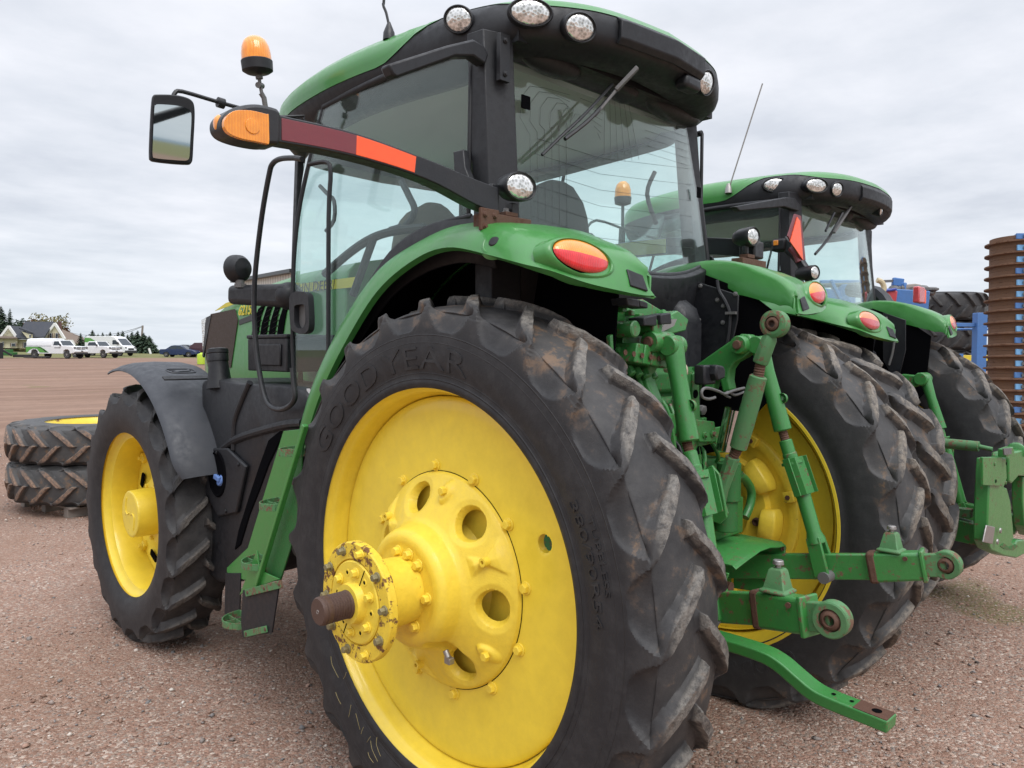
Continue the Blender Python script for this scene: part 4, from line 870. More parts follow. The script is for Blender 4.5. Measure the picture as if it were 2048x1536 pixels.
    m=C(); box(m,(.20,-.34,1.05),(.34,.16,.16)); m.build('hitch_support',G,gd,.006); q=C(); hexbolt(q,(.406,-.585,.925),(0,-1,0),.012,.01); q.build('shield_bolt',M['rust'],gd)
    m=C(); prof(m,(.10,-.36,.80),(0,-1,0),[(0,.05),(.03,.05),(.03,.024),(.14,.024)],18); prof(m,(.10,-.5,.80),(0,-1,0),[(0,.024)]+[(.004*i,.022 if i%2 else .024) for i in range(1,5)],18); m.build('pto_shaft',M['rust'],gd)
    # drawbar: flat bar with a dropped crank
    rows=[]
    for y,z in((.2,.615),(-.50,.615),(-.70,.612),(-.78,.596),(-.85,.560),(-.915,.528),(-.985,.515),(-1.185,.500)):
        rows.append((y,z))
    pp=spline([V(0,y,z) for y,z in rows],4); pp=[p for p in pp]
    m=C(); rings=[]
    for i,p in enumerate(pp):
        d=(pp[min(i+1,len(pp)-1)]-pp[max(i-1,0)]).normalized(); n=V(0,-d.z,d.y); n=n if n.z>0 else -n
        rings.append([p+V(sx*.043,0,0)+n*sz*.022 for sx,sz in((-1,-1),(1,-1),(1,1),(-1,1))])
    loft(m,rings); db=m.build('drawbar',G,T,.006,seg=3)
    m=C(); d=V(0,-.2,-.015).normalized(); 
    box(m,(0,0,0),(.080,.115,.0015)); m.xf(Matrix.Translation(V(0,-1.125,.5275))@Matrix.Rotation(R(4.3),4,'X')); m.build('rusty_end',M['rust'],db,.0)
    for y,r_ in((-1.135,.017),(-1.05,.0075),(-.985,.0085)):
        z=np.interp(-y,[.985,1.185],[.5375,.5232])+.0012; m=C(); pts=[V(r_*math.cos(a),y+r_*math.sin(a),z+(.001)) for a in np.linspace(0,2*PI,29)[:-1]]; m.add(pts,[tuple(range(28))]); m.build('pin_hole',M['dark'],db)
    m=C(); rod(m,(0,-.30,.56),(0,-.50,.555),.035); box(m,(.0,-.25,.66),(.26,.25,.05)); box(m,(0,-.3,.58),(.30,.05,.16)); m.build('drawbar_support',G,db,.006)
    # far inner plate with its hose, under the right fender
    m=C(); traceX(m,[(1384,560),(1478,590),(1476,640),(1462,700),(1460,760),(1430,780),(1400,770)],.50,.01); hp=m.build('side_shield',M['blackmetal'],T,.003)
    m=C(); tube(m,[X(a,b,.485) for a,b in[(1434,560),(1438,582),(1450,602),(1459,625),(1459,650),(1455,680),(1450,700),(1448,735)]],.009,8,4); m.build('hose',M['black'],hp)
    for a,b in((1401,572),(1471,588),(1435,600),(1447,612),(1446,645),(1398,640)): q=C(); hexbolt(q,X(a,b,.494),(-1,0,0),.008,.005); q.build('shield_screw',M['worn'],hp)
    q=C(); box(q,X(1462,626,.48),(.02,.05,.012)); q.build('hose_clip',M['worn'],hp)
    # mounting bracket in the dark under the near fender
    m=C(); traceY(m,[(1122,590),(1185,590),(1182,640),(1165,660),(1130,665)],-.02,.02); m.build('fender_bracket',M['rust'],T,.004)
    # slender plastic edge left of the valve block
    m=C(); plate(m,[Y(1204,610,-.2),Y(1212,600,-.2),Y(1214,760,-.2),Y(1200,750,-.2)],(0,.01,0)); m.build('splash_plate',M['fendergrey'],T)
# ================================================================= near tractor
def build_near():
    M['straw']=plain('straw_colour',(.45,.38,.16),.8); M['trimwhite']=plain('sticker_white',(.7,.7,.7),.5)
    T=empty('tractor'); tag(T,'large green tractor nearest the camera, bare brown axle stub on its yellow rear wheel','tractor')
    # ---- wheels
    tr=Tyre(1.016,.690,.378,.345,24,lug=.038,sweep=11.5,per=38,ns=64,seed=3)
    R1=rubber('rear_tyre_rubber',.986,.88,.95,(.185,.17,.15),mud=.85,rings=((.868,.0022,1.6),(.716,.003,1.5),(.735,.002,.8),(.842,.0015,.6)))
    w=rear_wheel_near(T)
    me=tr.mesh('tyre',ZR,R1,[('GOOD',.785,50,.115,1.5,.003,1),('YEAR',.785,89,.115,1.75,.003,1),('380/90R54',.776,163.5,.048,1.75,.003,1),('TUBELESS',.820,162.5,.028,1.9,.0025,1)])
    addobj('tyre',me,w)
    rs=random.Random(4)
    for (a,b) in((725,1460),(738,1478),(748,1500),(700,1420),(690,1350),(668,1330),(676,1395),(757,1490),(742,1515),(715,1440)):
        p=X(a,b,-1.092)-w.location; q=V(-.004,rs.uniform(-.03,.03),rs.uniform(.02,.05)); m=MB(); tube(m,[p-q,p+V(-.004,rs.uniform(-.012,.012),0),p+q*.7],.0008,4,2); m.build('straw',M['straw'],w)
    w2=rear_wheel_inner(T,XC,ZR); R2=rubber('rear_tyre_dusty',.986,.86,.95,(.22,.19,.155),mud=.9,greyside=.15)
    me2=tr.mesh('tyre',ZR,R2,[('GOODYEAR',.785,-110,.1,1.,.003,1)]); addobj('tyre',me2,w2)
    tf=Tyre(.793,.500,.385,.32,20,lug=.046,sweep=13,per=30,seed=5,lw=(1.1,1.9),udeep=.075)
    RF=rubber('front_tyre_rubber',.765,.68,.75,(.12,.105,.09)); fx=-1.119+.155
    mf=tf.mesh('tyre',.775,RF)
    w3=front_wheel(T,fx,2.824,.775); addobj('tyre',mf,w3)
    w4=front_wheel(T,-fx,2.824,.775,side=1); addobj('tyre',mf,w4)
    # ---- fenders, roof, cab
    for s in(-1,1):
        f=fender(T,s,.015 if s>0 else -.004); 
        if s<0: fender_plug(f,s)
    rf,fas=roof(T); c,rw=cab(T)
    FN=fas
    lamp(FN,X(917,39,-.80),(-.80,-.52,-.22),.055,.048,name='work_light',tilt=.2)
    lamp(FN,X(1061,25,-.685),(-.50,-.80,-.18),.080,.047,name='rear_indicator')
    lamp(FN,X(1160,55,-.515),(-.30,-.9,-.25),.066,.050)
    lamp(FN,Y(1412,166,-.255),(-.05,-.97,-.22),.050,.052)
    lamp(FN,(.655,-.06,2.985),(.75,-.6,-.2),.055,.045)
    # recessed panels moulded in the rear fascia
    m=MB()
    for a,b,zt,zb_ in((-.33,.24,3.040,2.965),):
        rows=[]
        for x in np.linspace(a,b,15):
            y=float(np.interp(abs(x),[0,.3,.49,.665],[-.28,-.25,-.195,-.075])); rows.append([V(x,y+.012,zt-.002),V(x,y-.0035,zt-.008),V(x,y-.0015,zb_+.008),V(x,y+.012,zb_-.002)])
        shell(m,rows,.02)
    m.build('fascia_panel',M['black'],fas,.004)
    m=MB(); box(m,(0,0,0),(.12,.07,.06)); m.xf(Matrix.Translation((.17,-.235,2.92))); wm=m.build('wiper_motor',M['blackmetal'],fas,.02,seg=3)
    m=MB(); a=Y(1275,135,-.27); b=Y(1232,180,-.20); bar(m,a,b,.022,.016); bar(m,b,Y(1190,232,-.16),.012,.010); wa=m.build('wiper_arm',M['worn'],rw,.002)
    m=MB(); tube(m,[Y(1225,168,-.13),Y(1170,228,-.155),Y(1120,275,-.15),Y(1084,310,-.14)],.006,6,4); tube(m,[Y(1232,180,-.165),Y(1180,238,-.17),Y(1130,278,-.165)],.008,6,4); m.build('wiper_blade',M['blackmetal'],wa)
    # heating wires printed on the glass
    m=MB()
    def wire(pts):
        q=[]
        for a,b in pts:
            y=-.10; p=Y(a,b,y)
            for _ in range(3):
                t=(p.z-2.12)/.81; q_=p.x/.672; y=-.10+.075*q_*q_+.075*t-.02*(1-q_*q_)*t*(1-t)*2-.004; p=Y(a,b,y)
            q.append(p)
        tube(m,q,.0007,4,cap=True)
    for k in range(6):
        o=k*18
        wire([(1062+o*.8,440+o*.2),(1060+o*.8,270-o*.3),(1040+o*1.1,235+o*.4),(1042+o*1.1,195+o*.55),(1060+o,172+o*.62),(1090+o*.8,176+o*.6),(1140,190+o*.75)])
    for k in range(6):
        z=462-k*32; wire([(1064+k*2,z-30+k),(1130,z-8),(1200,z+14),(1300,z+26),(1385,z+34+k*.4)])
    for k in range(6):
        wire([(1208+k*14,330-k*2),(1210+k*9,160+k*7)])
        wire([(1160+k*7,196+k*14),(1206-k*1,214+k*13)])
        wire([(1290,230+k*15),(1380,262+k*14)])
    m.build('heating_wires',M['decal'],rw)
    # door handle bracket on the rear left pillar, sun visor bar
    m=MB(); traceY(m,[(788,138),(905,100),(955,88),(975,100),(985,118),(978,138),(955,122),(920,122),(805,165),(796,158)],.02,.05); vb=m.build('visor_bar',M['black'],c,.008)
    vb.location=(-.04,0,0)
    m=MB(); q=X(985,130,-.74); box(m,(q.x,-.03,q.z+.01),(.05,.02,.17)); hexbolt(m,(q.x,-.04,q.z+.07),(0,-1,0),.008,.006); hexbolt(m,(q.x,-.04,q.z-.05),(0,-1,0),.008,.006); m.build('hinge_plate',M['blackmetal'],c,.004)
    m=MB(); traceX(m,[(912,305),(932,300),(935,335),(950,372),(945,385),(925,350),(914,345)],-.84,.03); m.build('latch',M['blackmetal'],c,.004)
    # antenna, beacon, mirror
    m=MB(); q=Z(778,66,3.10); prof(m,q-V(0,0,.03),(0,0,1),[(0,.026),(.03,.024),(.06,.012),(.075,.006)],14); tube(m,[q+V(0,0,.03),q+V(-.0,.02,.09),q+V(-.005,.035,.13),q+V(0,.03,.19),q+V(0,-.02,.8)],.006,6,3); m.build('antenna',M['blackmetal'],rf)
    # near extremity arm: curved box section standing out to the left
    ya=-.15
    m=MB(); top=[(985,378),(930,357),(845,322),(702,270),(552,235),(480,217)]; bot=[(985,428),(940,412),(842,362),(700,318),(552,290),(480,283)]
    T_=[Y(a,b,ya) for a,b in top]; B_=[Y(a,b,ya) for a,b in bot]; T_=spline(T_,5);B_=spline(B_,5)
    loft(m,[[a+V(0,-.03,0),a+V(0,.03,0),b+V(0,.03,0),b+V(0,-.03,0)] for a,b in zip(T_,B_)]); arm=m.build('marker_arm',M['blackmetal'],T,.004)
    def strip(u0,u1,name,mat,inset=.12):
        i0=int(u0*(len(T_)-1)); i1=int(u1*(len(T_)-1)); m=MB(); rows=[]
        for a,b in zip(T_[i0:i1+1],B_[i0:i1+1]): rows.append([a.lerp(b,inset)+V(0,-.0315,0),a.lerp(b,1-inset)+V(0,-.0315,0)])
        shell(m,rows,.003); m.build(name,mat,arm,.001)
    strip(.45,.615,'orange_reflector',M['orange'],.10); strip(.63,.82,'red_reflector',M['maroon'],.10)
    # lamp head at the free end
    hc=Y(497,251,ya); m=MB(); L0=[(545,292),(547,262),(545,228),(522,218),(497,214),(470,217),(447,225),(434,237),(430,250),(434,265),(447,277),(475,287),(510,294),(530,295)]
    plate(m,spline([Y(a,b,ya) for a,b in L0],3,True),(0,.085,0)); hd=m.build('marker_lamp',M['blackmetal'],arm,.012)
    m=MB(); L1=[(536,287),(536,260),(535,231),(530,229),(500,222),(470,222),(453,231),(446,244),(448,258),(458,269),(480,278),(505,283),(530,288)]; plate(m,spline([Y(a,b,ya-.047) for a,b in L1],3,True),(0,.014,0)); m.build('amber_lens',M['amber'],hd,.006)
    m=MB(); prof(m,Y(505,252,ya-.055),(0,-1,0),[(0,.020),(.002,.019),(.003,.006),(.003,.0)],20); m.build('bulb_mark',M['amber'],hd)
    m=MB(); ellipsoid(m,Y(437,247,ya),.012,.02,.022); m.build('side_lens',M['amber'],hd)
    # rusty bracket carrying arm and work light
    m=MB(); b0=V(-.885,-.15,2.205); box(m,b0+V(.03,0,0),(.22,.065,.062)); br=m.build('bracket',M['rust'],T,.003)
    m=MB(); box(m,b0+V(-.065,-.03,.005),(.085,.012,.075)); box(m,b0+V(-.082,-.0,.0),(.006,.055,.05)); box(m,b0+V(.05,0,.04),(.06,.05,.014)); box(m,b0+V(.07,0,-.04),(.10,.05,.03)); m.build('clamp_plate',M['rust'],br,.002)
    for dx in(-.09,-.045):
        for dz in(-.02,.02): q=MB(); hexbolt(q,b0+V(dx,-.036,dz),(0,-1,0),.007,.006); q.build('clamp_bolt',M['rust'],br)
    q=MB(); hexbolt(q,b0+V(.045,0,.047),(0,0,1),.010,.012); q.build('clamp_bolt',M['steel'],br)
    m=MB(); box(m,b0+V(-.02,.0,.075),(.035,.03,.12)); box(m,b0+V(.075,0,.06),(.035,.035,.045)); m.build('lamp_post',M['blackmetal'],br,.003)
    wl=lamp(br,(-.825,-.205,2.338),(-.10,-.99,-.05),.066,.047,depth=.035,pod='blackmetal')
    m=MB(); tube(m,[b0+V(-.03,-.01,.05),b0+V(-.045,.0,.11),b0+V(-.01,.02,.14)],.005,6,4); m.build('cable',M['blackmetal'],br)
    # far side: the same arm folded forward, seen behind and through the cab glass
    m=MB(); pr=[V(.93,-.12,2.30),V(.99,.3,2.36),V(1.06,.75,2.38),V(1.09,1.05,2.37)]; pr=spline(pr,4)
    loft(m,[[p+V(-.03,0,-.045),p+V(.03,0,-.045),p+V(.03,0,.045),p+V(-.03,0,.045)] for p in pr]); fa=m.build('marker_arm',M['blackmetal'],T,.004)
    m=MB(); shell(m,[[p+V(-.032,0,-.04),p+V(-.032,0,.04)] for p in pr[5:]],.003); m.build('yellow_reflector',paint('lime_reflector',(.45,.42,.08),.4),fa)
    m=MB(); e=pr[-1]; ellipsoid(m,e+V(0,.1,0),.04,.11,.05); mh=m.build('marker_lamp',M['blackmetal'],fa); m=MB(); ellipsoid(m,e+V(-.028,.09,0),.02,.085,.038); m.build('amber_lens',M['amber'],mh)
    b1=V(.885,-.15,2.205); m=MB(); box(m,b1,(.24,.065,.062)); box(m,b1+V(-.02,0,.045),(.07,.05,.02)); fb=m.build('bracket',M['rust'],T,.003)
    m=MB(); box(m,b1+V(-.04,0,.09),(.03,.03,.08)); box(m,b1+V(.06,.02,.085),(.10,.09,.09)); m.build('lamp_post',M['blackmetal'],fb,.01)
    lamp(fb,(.845,-.19,2.345),(-.12,-.98,-.02),.050,.045,depth=.045,pod='blackmetal')
    # mirror on a tubular arm from the front roof corner
    m=MB(); pa=[Y(346,196,1.20),Y(350,186,1.20),Y(365,183,1.20),Y(440,205,1.20),Y(520,226,1.19),Y(612,243,1.17)]; tube(m,pa,.009,8,3); rod(m,Y(435,204,1.2),Y(448,208,1.2),.022); tube(m,[Y(545,234,1.18),Y(608,232,1.16),Y(610,262,1.16)],.007,6); ma=m.build('mirror_arm',M['blackmetal'],T)
    m=MB(); P4=[(301,200),(303,194),(309,192),(345,193),(368,198),(380,205),(385,216),(387,240),(387,290),(387,316),(385,325),(378,328),(345,326),(312,322),(304,319),(301,312),(300,280),(300,230)]
    mt=lambda p,o:V(p.x,p.y+o-(p.z-Y(345,260,1.2).z)*.13,p.z); plate(m,spline([mt(Y(a,b,1.20),0) for a,b in P4],3,True),(.006,.03,0)); mr=m.build('mirror',M['black'],ma,.006,seg=3)
    m=MB(); P5=[(307,218),(309,212),(315,210),(345,212),(366,216),(377,222),(381,236),(381,280),(381,312),(377,319),(368,320),(340,318),(314,315),(308,310),(307,280)]; plate(m,spline([mt(Y(a,b,1.180),0) for a,b in P5],3,True),(.0,.004,0)); m.build('mirror_glass',M['mirror'],mr)
    # beacon on a jointed stem
    bb=Y(532,222,1.19); m=MB(); tube(m,[bb,Y(528,196,1.19),Y(522,186,1.19)],.012,8); tube(m,[Y(524,190,1.19),Y(518,156,1.19)],.008,8); rod(m,Y(516,170,1.18),Y(524,172,1.21),.013); rod(m,Y(519,158,1.19),Y(518,152,1.19),.016); st=m.build('beacon_stem',M['worn'],T)
    q=Y(515,138,1.19); ax=(Y(511,90,1.19)-Y(517,150,1.19)).normalized(); k=(Y(542,120,1.19)-Y(486,120,1.19)).length/2
    m=MB(); prof(m,q-ax*.022,ax,[(0,.3*k),(.004,.75*k),(.014,.97*k),(.055,1.0*k),(.06,.93*k)],32); bs=m.build('beacon_base',M['black'],st)
    m=MB(); prof(m,q+ax*.036,ax,[(0,.95*k),(.03,.93*k),(.06,.86*k),(.085,.7*k),(.10,.45*k),(.105,.02*k)],32); m.build('beacon_lens',M['beacon'],bs)
    # ---- bonnet
    m=MB(); rings=[]
    for y,hw,zt in((1.40,.50,2.235),(2.0,.475,2.220),(2.6,.455,2.168),(3.0,.44,2.105),(3.30,.42,2.02),(3.48,.36,1.89),(3.54,.30,1.72)):
        r=[(-hw,1.45),(-hw,zt-.14),(-hw+.015,zt-.05),(-hw+.07,zt+.0),(-hw*.5,zt+.035),(0,zt+.045),(hw*.5,zt+.035),(hw-.07,zt),(hw-.015,zt-.05),(hw,zt-.14),(hw,1.45)]
        rings.append([V(x,y,z) for x,z in r])
    loft(m,rings); hood=m.build('bonnet',M['green'],T,.01,ang=50)
    def side(y): return -np.interp(y,[1.4,2.0,2.6,3.0,3.3],[.50,.475,.455,.44,.42])-.003
    def onhood(pts):
        out=[]
        for a,b in pts:
            x=-.46
            for _ in range(4): p=X(a,b,x); x=side(p.y)
            out.append(X(a,b,x))
        return out
    def decal(pts,name,mat,t=.004,par=None):
        m=MB(); plate(m,onhood(pts),(t,0,0)); return m.build(name,mat,par or hood)
    decal([(422,628),(470,618),(476,640),(462,735),(418,740),(412,715),(412,660)],'side_screen',M['screen'])
    decal([(404,640),(417,634),(412,665),(407,700)],'headlight',M['lens'],.01)
    decal([(412,636),(424,630),(419,655),(408,715),(406,712),(411,665)],'headlight_trim',M['blackmetal'],.012)
    decal([(430,622),(452,606),(478,598),(478,604),(462,611),(440,619)],'yellow_flash',M['stripe'])
    for k in range(4):
        o=k*17; decal([(507+o,648-k*2),(517+o,618-k*3),(527+o,608-k*3),(531+o,608-k*3),(522+o,632-k*3),(514+o,680-k*2),(506+o,700),(502+o,680)],'vent',M['dark'],.004)
    for k in range(3):
        m=MB(); 
        for j in range(7):
            pts=onhood([(506+k*17+j*1.6,690-j*11),(516+k*17+j*1.6,684-j*11)]); tube(m,pts,.003,4)
        m.build('vent_louvre',M['blackmetal'],hood)
    decal([(478,640),(507,628),(507,640),(478,650)],'badge_plate',M['decal'],.003)
    m=MB(); o=onhood([(494,621)])[0]+V(-.004,0,0); text_on(m,'6215R',.085,o,(0,-1,.02),(0,0,1),.002,1.05,.3,.002); m.build('model_number',M['stripe'],hood)
    st=decal([(585,570),(718,553),(714,574),(585,586)],'yellow_stripe',M['stripe'],.006)
    m=MB(); o=onhood([(640,572)])[0]+V(-.005,0,0); text_on(m,'JOHN DEERE',.078,o+V(0,.075,-.002),(0,-1,.0),(0,0,1),.001,1.15,.15); m.build('lettering',M['decal'],hood)
    # ---- engine, frame and axles below
    m=MB(); box(m,(0,2.0,1.25),(.62,2.9,.5)); box(m,(0,1.9,.95),(.5,3.2,.30)); loft(m,[[V(x,y,z) for x,z in((-.3,.62),(.3,.62),(.36,1.3),(-.36,1.3))] for y in(-.35,1.2)]); fr=m.build('chassis',M['casting'],T,.02)
    m=MB(); bar(m,(-.80,2.824,.70),(.80,2.824,.70),.18,.20); rod(m,(-.95,2.824,.775),(-.72,2.824,.775),.16,.13,24); rod(m,(.95,2.824,.775),(.72,2.824,.775),.16,.13,24); box(m,(0,2.7,.75),(.3,.5,.35)); m.build('front_axle',M['casting'],T,.02)
    m=MB(); rod(m,(-.68,0,ZR),(.68,0,ZR),.15,None,32); rod(m,(-.55,0,ZR),(-.30,0,ZR),.19,.24,32); rod(m,(.55,0,ZR),(.30,0,ZR),.19,.24,32); m.build('rear_axle',M['casting'],T)
    # lower hose and tank end seen between the steps and the rear tyre
    m=MB(); ellipsoid(m,(-.70,1.0,.62),.12,.30,.14); m.build('air_reservoir',M['black'],T)
    # ---- front mudguard
    m=MB(); rows=[]
    rf_=.775
    for a in np.linspace(62,-16,40)[::1]:
        pass
    pth=[V(0,2.807+.878*math.cos(R(a)),.772+.878*math.sin(R(a))) for a in np.linspace(76,159,46)]
    for i,p in enumerate(pth):
        t=i/(len(pth)-1); xo=-1.16+.04*max(0,(t-.9)/.1)**2; drop=.0
        nrm=(pth[min(i+1,len(pth)-1)]-pth[max(i-1,0)]); nn=V(0,p.y-2.807,p.z-.772).normalized()
        rows.append([V(xo-.006,p.y,p.z)-nn*.004,V(xo+.004,p.y,p.z)+nn*.010,V(xo+.022,p.y,p.z)+nn*.016,V(xo+.05,p.y,p.z)+nn*.030,V(xo+.10,p.y,p.z)+nn*.042,V(xo+.20,p.y,p.z)+nn*.048,V(xo+.34,p.y,p.z)+nn*.044,V(-.76,p.y,p.z)+nn*.03])
    shell(m,rows,.008); ff=m.build('front_mudguard',M['fendergrey'],T,ang=60)
    m=MB(); box(m,(0,0,0),(.30,.040,.010)); m.xf(Matrix.Translation(X(381,757,-.98)+V(0,0,.004))@Matrix.Rotation(R(26),4,'X')); tb=m.build('mounting_bar',M['black'],ff,.004)
    # embossed badge: a shield with a leaping stag
    Mx=Matrix.Translation(X(362,744,-1.0)+V(0,0,.006))@Matrix.Rotation(R(12),4,'X')
    m=MB(); o=[]; 
    for i in range(32):
        a=2*PI*i/32; ca,sa=math.cos(a),math.sin(a); o.append(Mx@V(.075*math.copysign(abs(ca)**.5,ca),.048*math.copysign(abs(sa)**.5,sa),.0))
    tube(m,o+[o[0]],.004,6); bd=m.build('badge_rim',M['fendergrey'],ff)
    m=MB(); deer=[(-.055,.0),(-.035,.012),(-.01,.015),(.015,.020),(.03,.030),(.045,.024),(.055,.012),(.040,.010),(.025,-.002),(.045,-.012),(.06,-.022),(.04,-.020),(.015,-.012),(-.015,-.008),(-.035,-.010),(-.05,-.028),(-.06,-.030),(-.048,-.010),(-.06,-.006)]
    plate(m,[Mx@V(-x,-y,.0) for x,y in deer],(0,0,.006)); m.build('stag_emblem',M['fendergrey'],bd)
    # ---- tool box, fuel tank and filler necks
    m=MB(); a=X(497,688,-.80); box(m,(-.66,1.63,1.745),(.34,.42,.17)); box(m,(-.66,1.63,1.84),(.35,.43,.02)); box(m,(-.835,1.60,1.745),(.012,.26,.11)); m.build('tool_box',M['black'],T,.01)
    def Q(a,b,x=-.93): return X(a,b,x)
    m=MB(); xo=-.93; xi=-.42
    # outline of the tank's side in (y,z)
    tk=[(2.19,1.60),(1.98,1.615),(1.80,1.60),(1.55,1.60),(1.42,1.60),(1.20,1.60),(1.06,1.56),(1.03,1.36),(1.10,1.20),(1.38,1.17),(1.44,1.05),(1.60,.75),(1.74,.56),(2.16,.50),(2.18,.9),(2.20,1.25),(2.21,1.5)]
    rings=[]
    cy=sum(y for y,z in tk)/len(tk); cz=sum(z for y,z in tk)/len(tk)
    tks=[(p.y,p.z) for p in spline([V(0,y,z) for y,z in tk],3,True)]
    for x,k in((xi,.98),(xo+.05,1.0),(xo+.018,.992),(xo+.004,.975),(xo,.95)): rings.append([V(x,cy+(y-cy)*k,cz+(z-cz)*k) for y,z in tks])
    loft(m,rings); tank=m.build('fuel_tank',M['black'],T,ang=40)
    # moulded swages on the tank face
    m=MB(); sw=[X(a,b,xo) for a,b in[(440,905),(475,878),(560,852),(606,846)]]; tube(m,sw,.022,10,5); m2=[X(a,b,xo) for a,b in[(468,900),(470,845),(485,800),(500,765)]]; tube(m,m2,.016,10,5); m.build('tank_swage',M['black'],tank)
    m=MB(); traceX(m,[(538,880),(560,862),(604,860),(600,880),(560,884),(538,930),(520,980),(500,1030),(482,1090),(470,1100),(478,1060),(500,990),(520,930)],xo-.002,.010); m.build('tank_channel',M['dark'],tank,.006)
    m=MB(); plate(m,[X(a,b,xo-.012) for a,b in[(424,896),(458,896),(495,932),(476,1025),(440,1033),(415,990),(414,960)]],(.024,0,0)); pl_=m.build('filler_panel',M['black'],tank,.008)
    m=MB(); cc=X(434,948,xo-.026); uu=(X(434,905,xo)-X(434,990,xo)).length/2; rg=[]
    for k,dx in((1.08,.0),(1.0,-.006),(.94,.0),(.80,.03)): rg.append([cc+V(dx,.100*k*math.cos(2*PI*i/32),uu*k*math.sin(2*PI*i/32)) for i in range(32)])
    loft(m,rg,True); m.build('filler_recess',M['dark'],pl_,ang=60)
    m=MB(); prof(m,cc+V(-.004,-.02,-.02),(-1,.1,.35),[(0,.034),(.03,.034),(.034,.028)],12); box(m,(0,0,0),(.03,.075,.02),None); 
    m2=MB(); prof(m2,cc+V(.02,-.035,-.03),(-1,.15,.3),[(0,.036),(.022,.036),(.026,.03)],12); bar(m2,cc+V(-.012,-.062,-.022),cc+V(-.012,.0,-.010),.02,.026); m2.build('blue_cap',plain('blue_cap_plastic',(.12,.22,.50),.45),pl_,.004)
    for a,b in((434,905),(477,929),(452,1022)): q=MB(); hexbolt(q,X(a,b,xo-.025),(-1,0,0),.007,.004); q.build('panel_screw',M['blackmetal'],pl_)
    m=MB(); p0=V(-.90,2.03,1.58); ax=V(.0,.12,1).normalized(); prof(m,p0,ax,[(-.02,.072),(.04,.060),(.13,.050)],24); prof(m,p0+ax*.13,ax,[(0,.055),(.035,.055),(.04,.053),(.045,.057),(.065,.055),(.07,.042)],24); m.build('filler_neck',M['black'],tank)
    # ---- steps
    def G(a,b,x): return X(a,b,x)
    m=MB(); xs=-1.02
    A=[(612,858),(532,1085),(505,1165)]; 
    # sloping inner side plate and outer rail of the stair
    plate(m,[X(a,b,-.955) for a,b in[(568,862),(606,858),(545,1110),(490,1160),(455,1145),(455,1135),(497,1095)]],(.008,0,0))
    stp=m.build('steps',M['green'],T,.002)
    m=MB(); bar(m,X(611,850,-1.10),X(515,1170,-1.10),.020,.026,up=(1,0,0)); m.build('step_rail',M['green'],stp,.004)
    m=MB(); plate(m,[X(a,b,-1.06) for a,b in[(616,850),(606,900),(600,1040),(562,1160),(513,1170)]],(.008,0,0)); m.build('side_plate',M['casting'],stp,.002)
    def tread(cy,cz,w=.20,d=.15,rim=None):
        m=MB(); pts=[]
        y0=cy; 
        for i in range(13):
            a=-PI/2+PI*i/12; pts.append(V(-1.0,cy,cz)+V(-d*math.cos(a)*1.0,w*.5*math.sin(a),0))
        base=[V(-1.0,cy+w/2,cz),V(-1.0,cy-w/2,cz)]
        for a,b in zip(pts[:-1],pts[1:]): bar(m,a,b,.006,.032)
        bar(m,base[0],base[1],.006,.032)
        bar(m,V(-1.0-d*.93,cy+.01,cz),V(-1.0,cy+.01,cz),.005,.02); bar(m,V(-1.0-d*.5,cy+w*.42,cz),V(-1.0-d*.5,cy-w*.42,cz),.005,.02)
        return m
    # tread centres (y,z) measured along the stair
    for a,b,w_ in((586,903,.14),(547,1010,.17),(511,1127,.21),(472,1243,.22)):
        c_=X(a,b,-1.07); t=tread(c_.y,c_.z,w_,.13); o=t.build('tread',M['oldgreen'],stp,.001)
    m=MB(); plate(m,[X(a,b,-1.10) for a,b in[(487,1180),(560,1162),(545,1265),(486,1275),(483,1240)]],(.008,0,0)); fl=m.build('rubber_flap',M['black'],stp,.002)
    m=MB(); plate(m,[X(a,b,-.96) for a,b in[(452,1146),(482,1146),(480,1230),(450,1228)]],(.008,0,0)); m.build('rubber_flap',M['black'],stp,.002)
    m=MB(); bar(m,X(492,1186,-1.11),X(563,1168,-1.11),.01,.034); bar(m,X(490,1268,-1.11),X(533,1258,-1.11),.01,.03); fs=m.build('flap_strip',M['oldgreen'],fl,.002)
    for a,b in((495,1185),(528,1177),(558,1169),(492,1268),(530,1259)): q=MB(); prof(q,X(a,b,-1.115),(-1,0,0),[(0,.009),(.003,.007),(.004,.001)],12); q.build('rivet',M['rust'],fs)
    m=MB(); plate(m,[X(a,b,-1.09) for a,b in[(480,1190),(515,1100),(520,1140),(560,1158),(492,1182)]],(.008,0,0)); m.build('flap_gusset',M['green'],stp,.002)
    # ---- grab rail and door furniture
    m=MB(); tube(m,[X(a,b,-.98) for a,b in[(604,318),(585,316),(560,318),(545,328),(538,350),(524,430),(512,530),(508,600),(511,680),(519,745),(530,795),(543,814),(562,819),(580,811),(590,795),(588,770),(585,736)]],.0125,10,4); gr=m.build('grab_rail',M['blackmetal'],T)
    m=MB(); tube(m,[V(-.93,1.03,2.60),V(-.90,.93,2.60),V(-.895,.90,2.55),V(-.90,.91,2.35),V(-.90,.92,1.7)],.010,8,4); m.build('inner_rail',M['blackmetal'],gr)
    m=MB(); hx=-.925; ho=[(582,590),(590,583),(604,583),(613,588),(616,600),(618,650),(612,665),(598,668),(584,660),(580,648),(578,600)]; hi=[(590,610),(608,610),(610,648),(604,657),(592,655),(588,645)]
    O=spline([X(a,b,hx) for a,b in ho],3,True); I=spline([X(a,b,hx) for a,b in[(589,612),(598,609),(608,611),(610,630),(610,648),(604,656),(597,657),(590,652),(588,642),(588,630),(588,620)]],3,True)
    vs=O+I+[p+V(.03,0,0) for p in O+I]; n=len(O); fs=[]
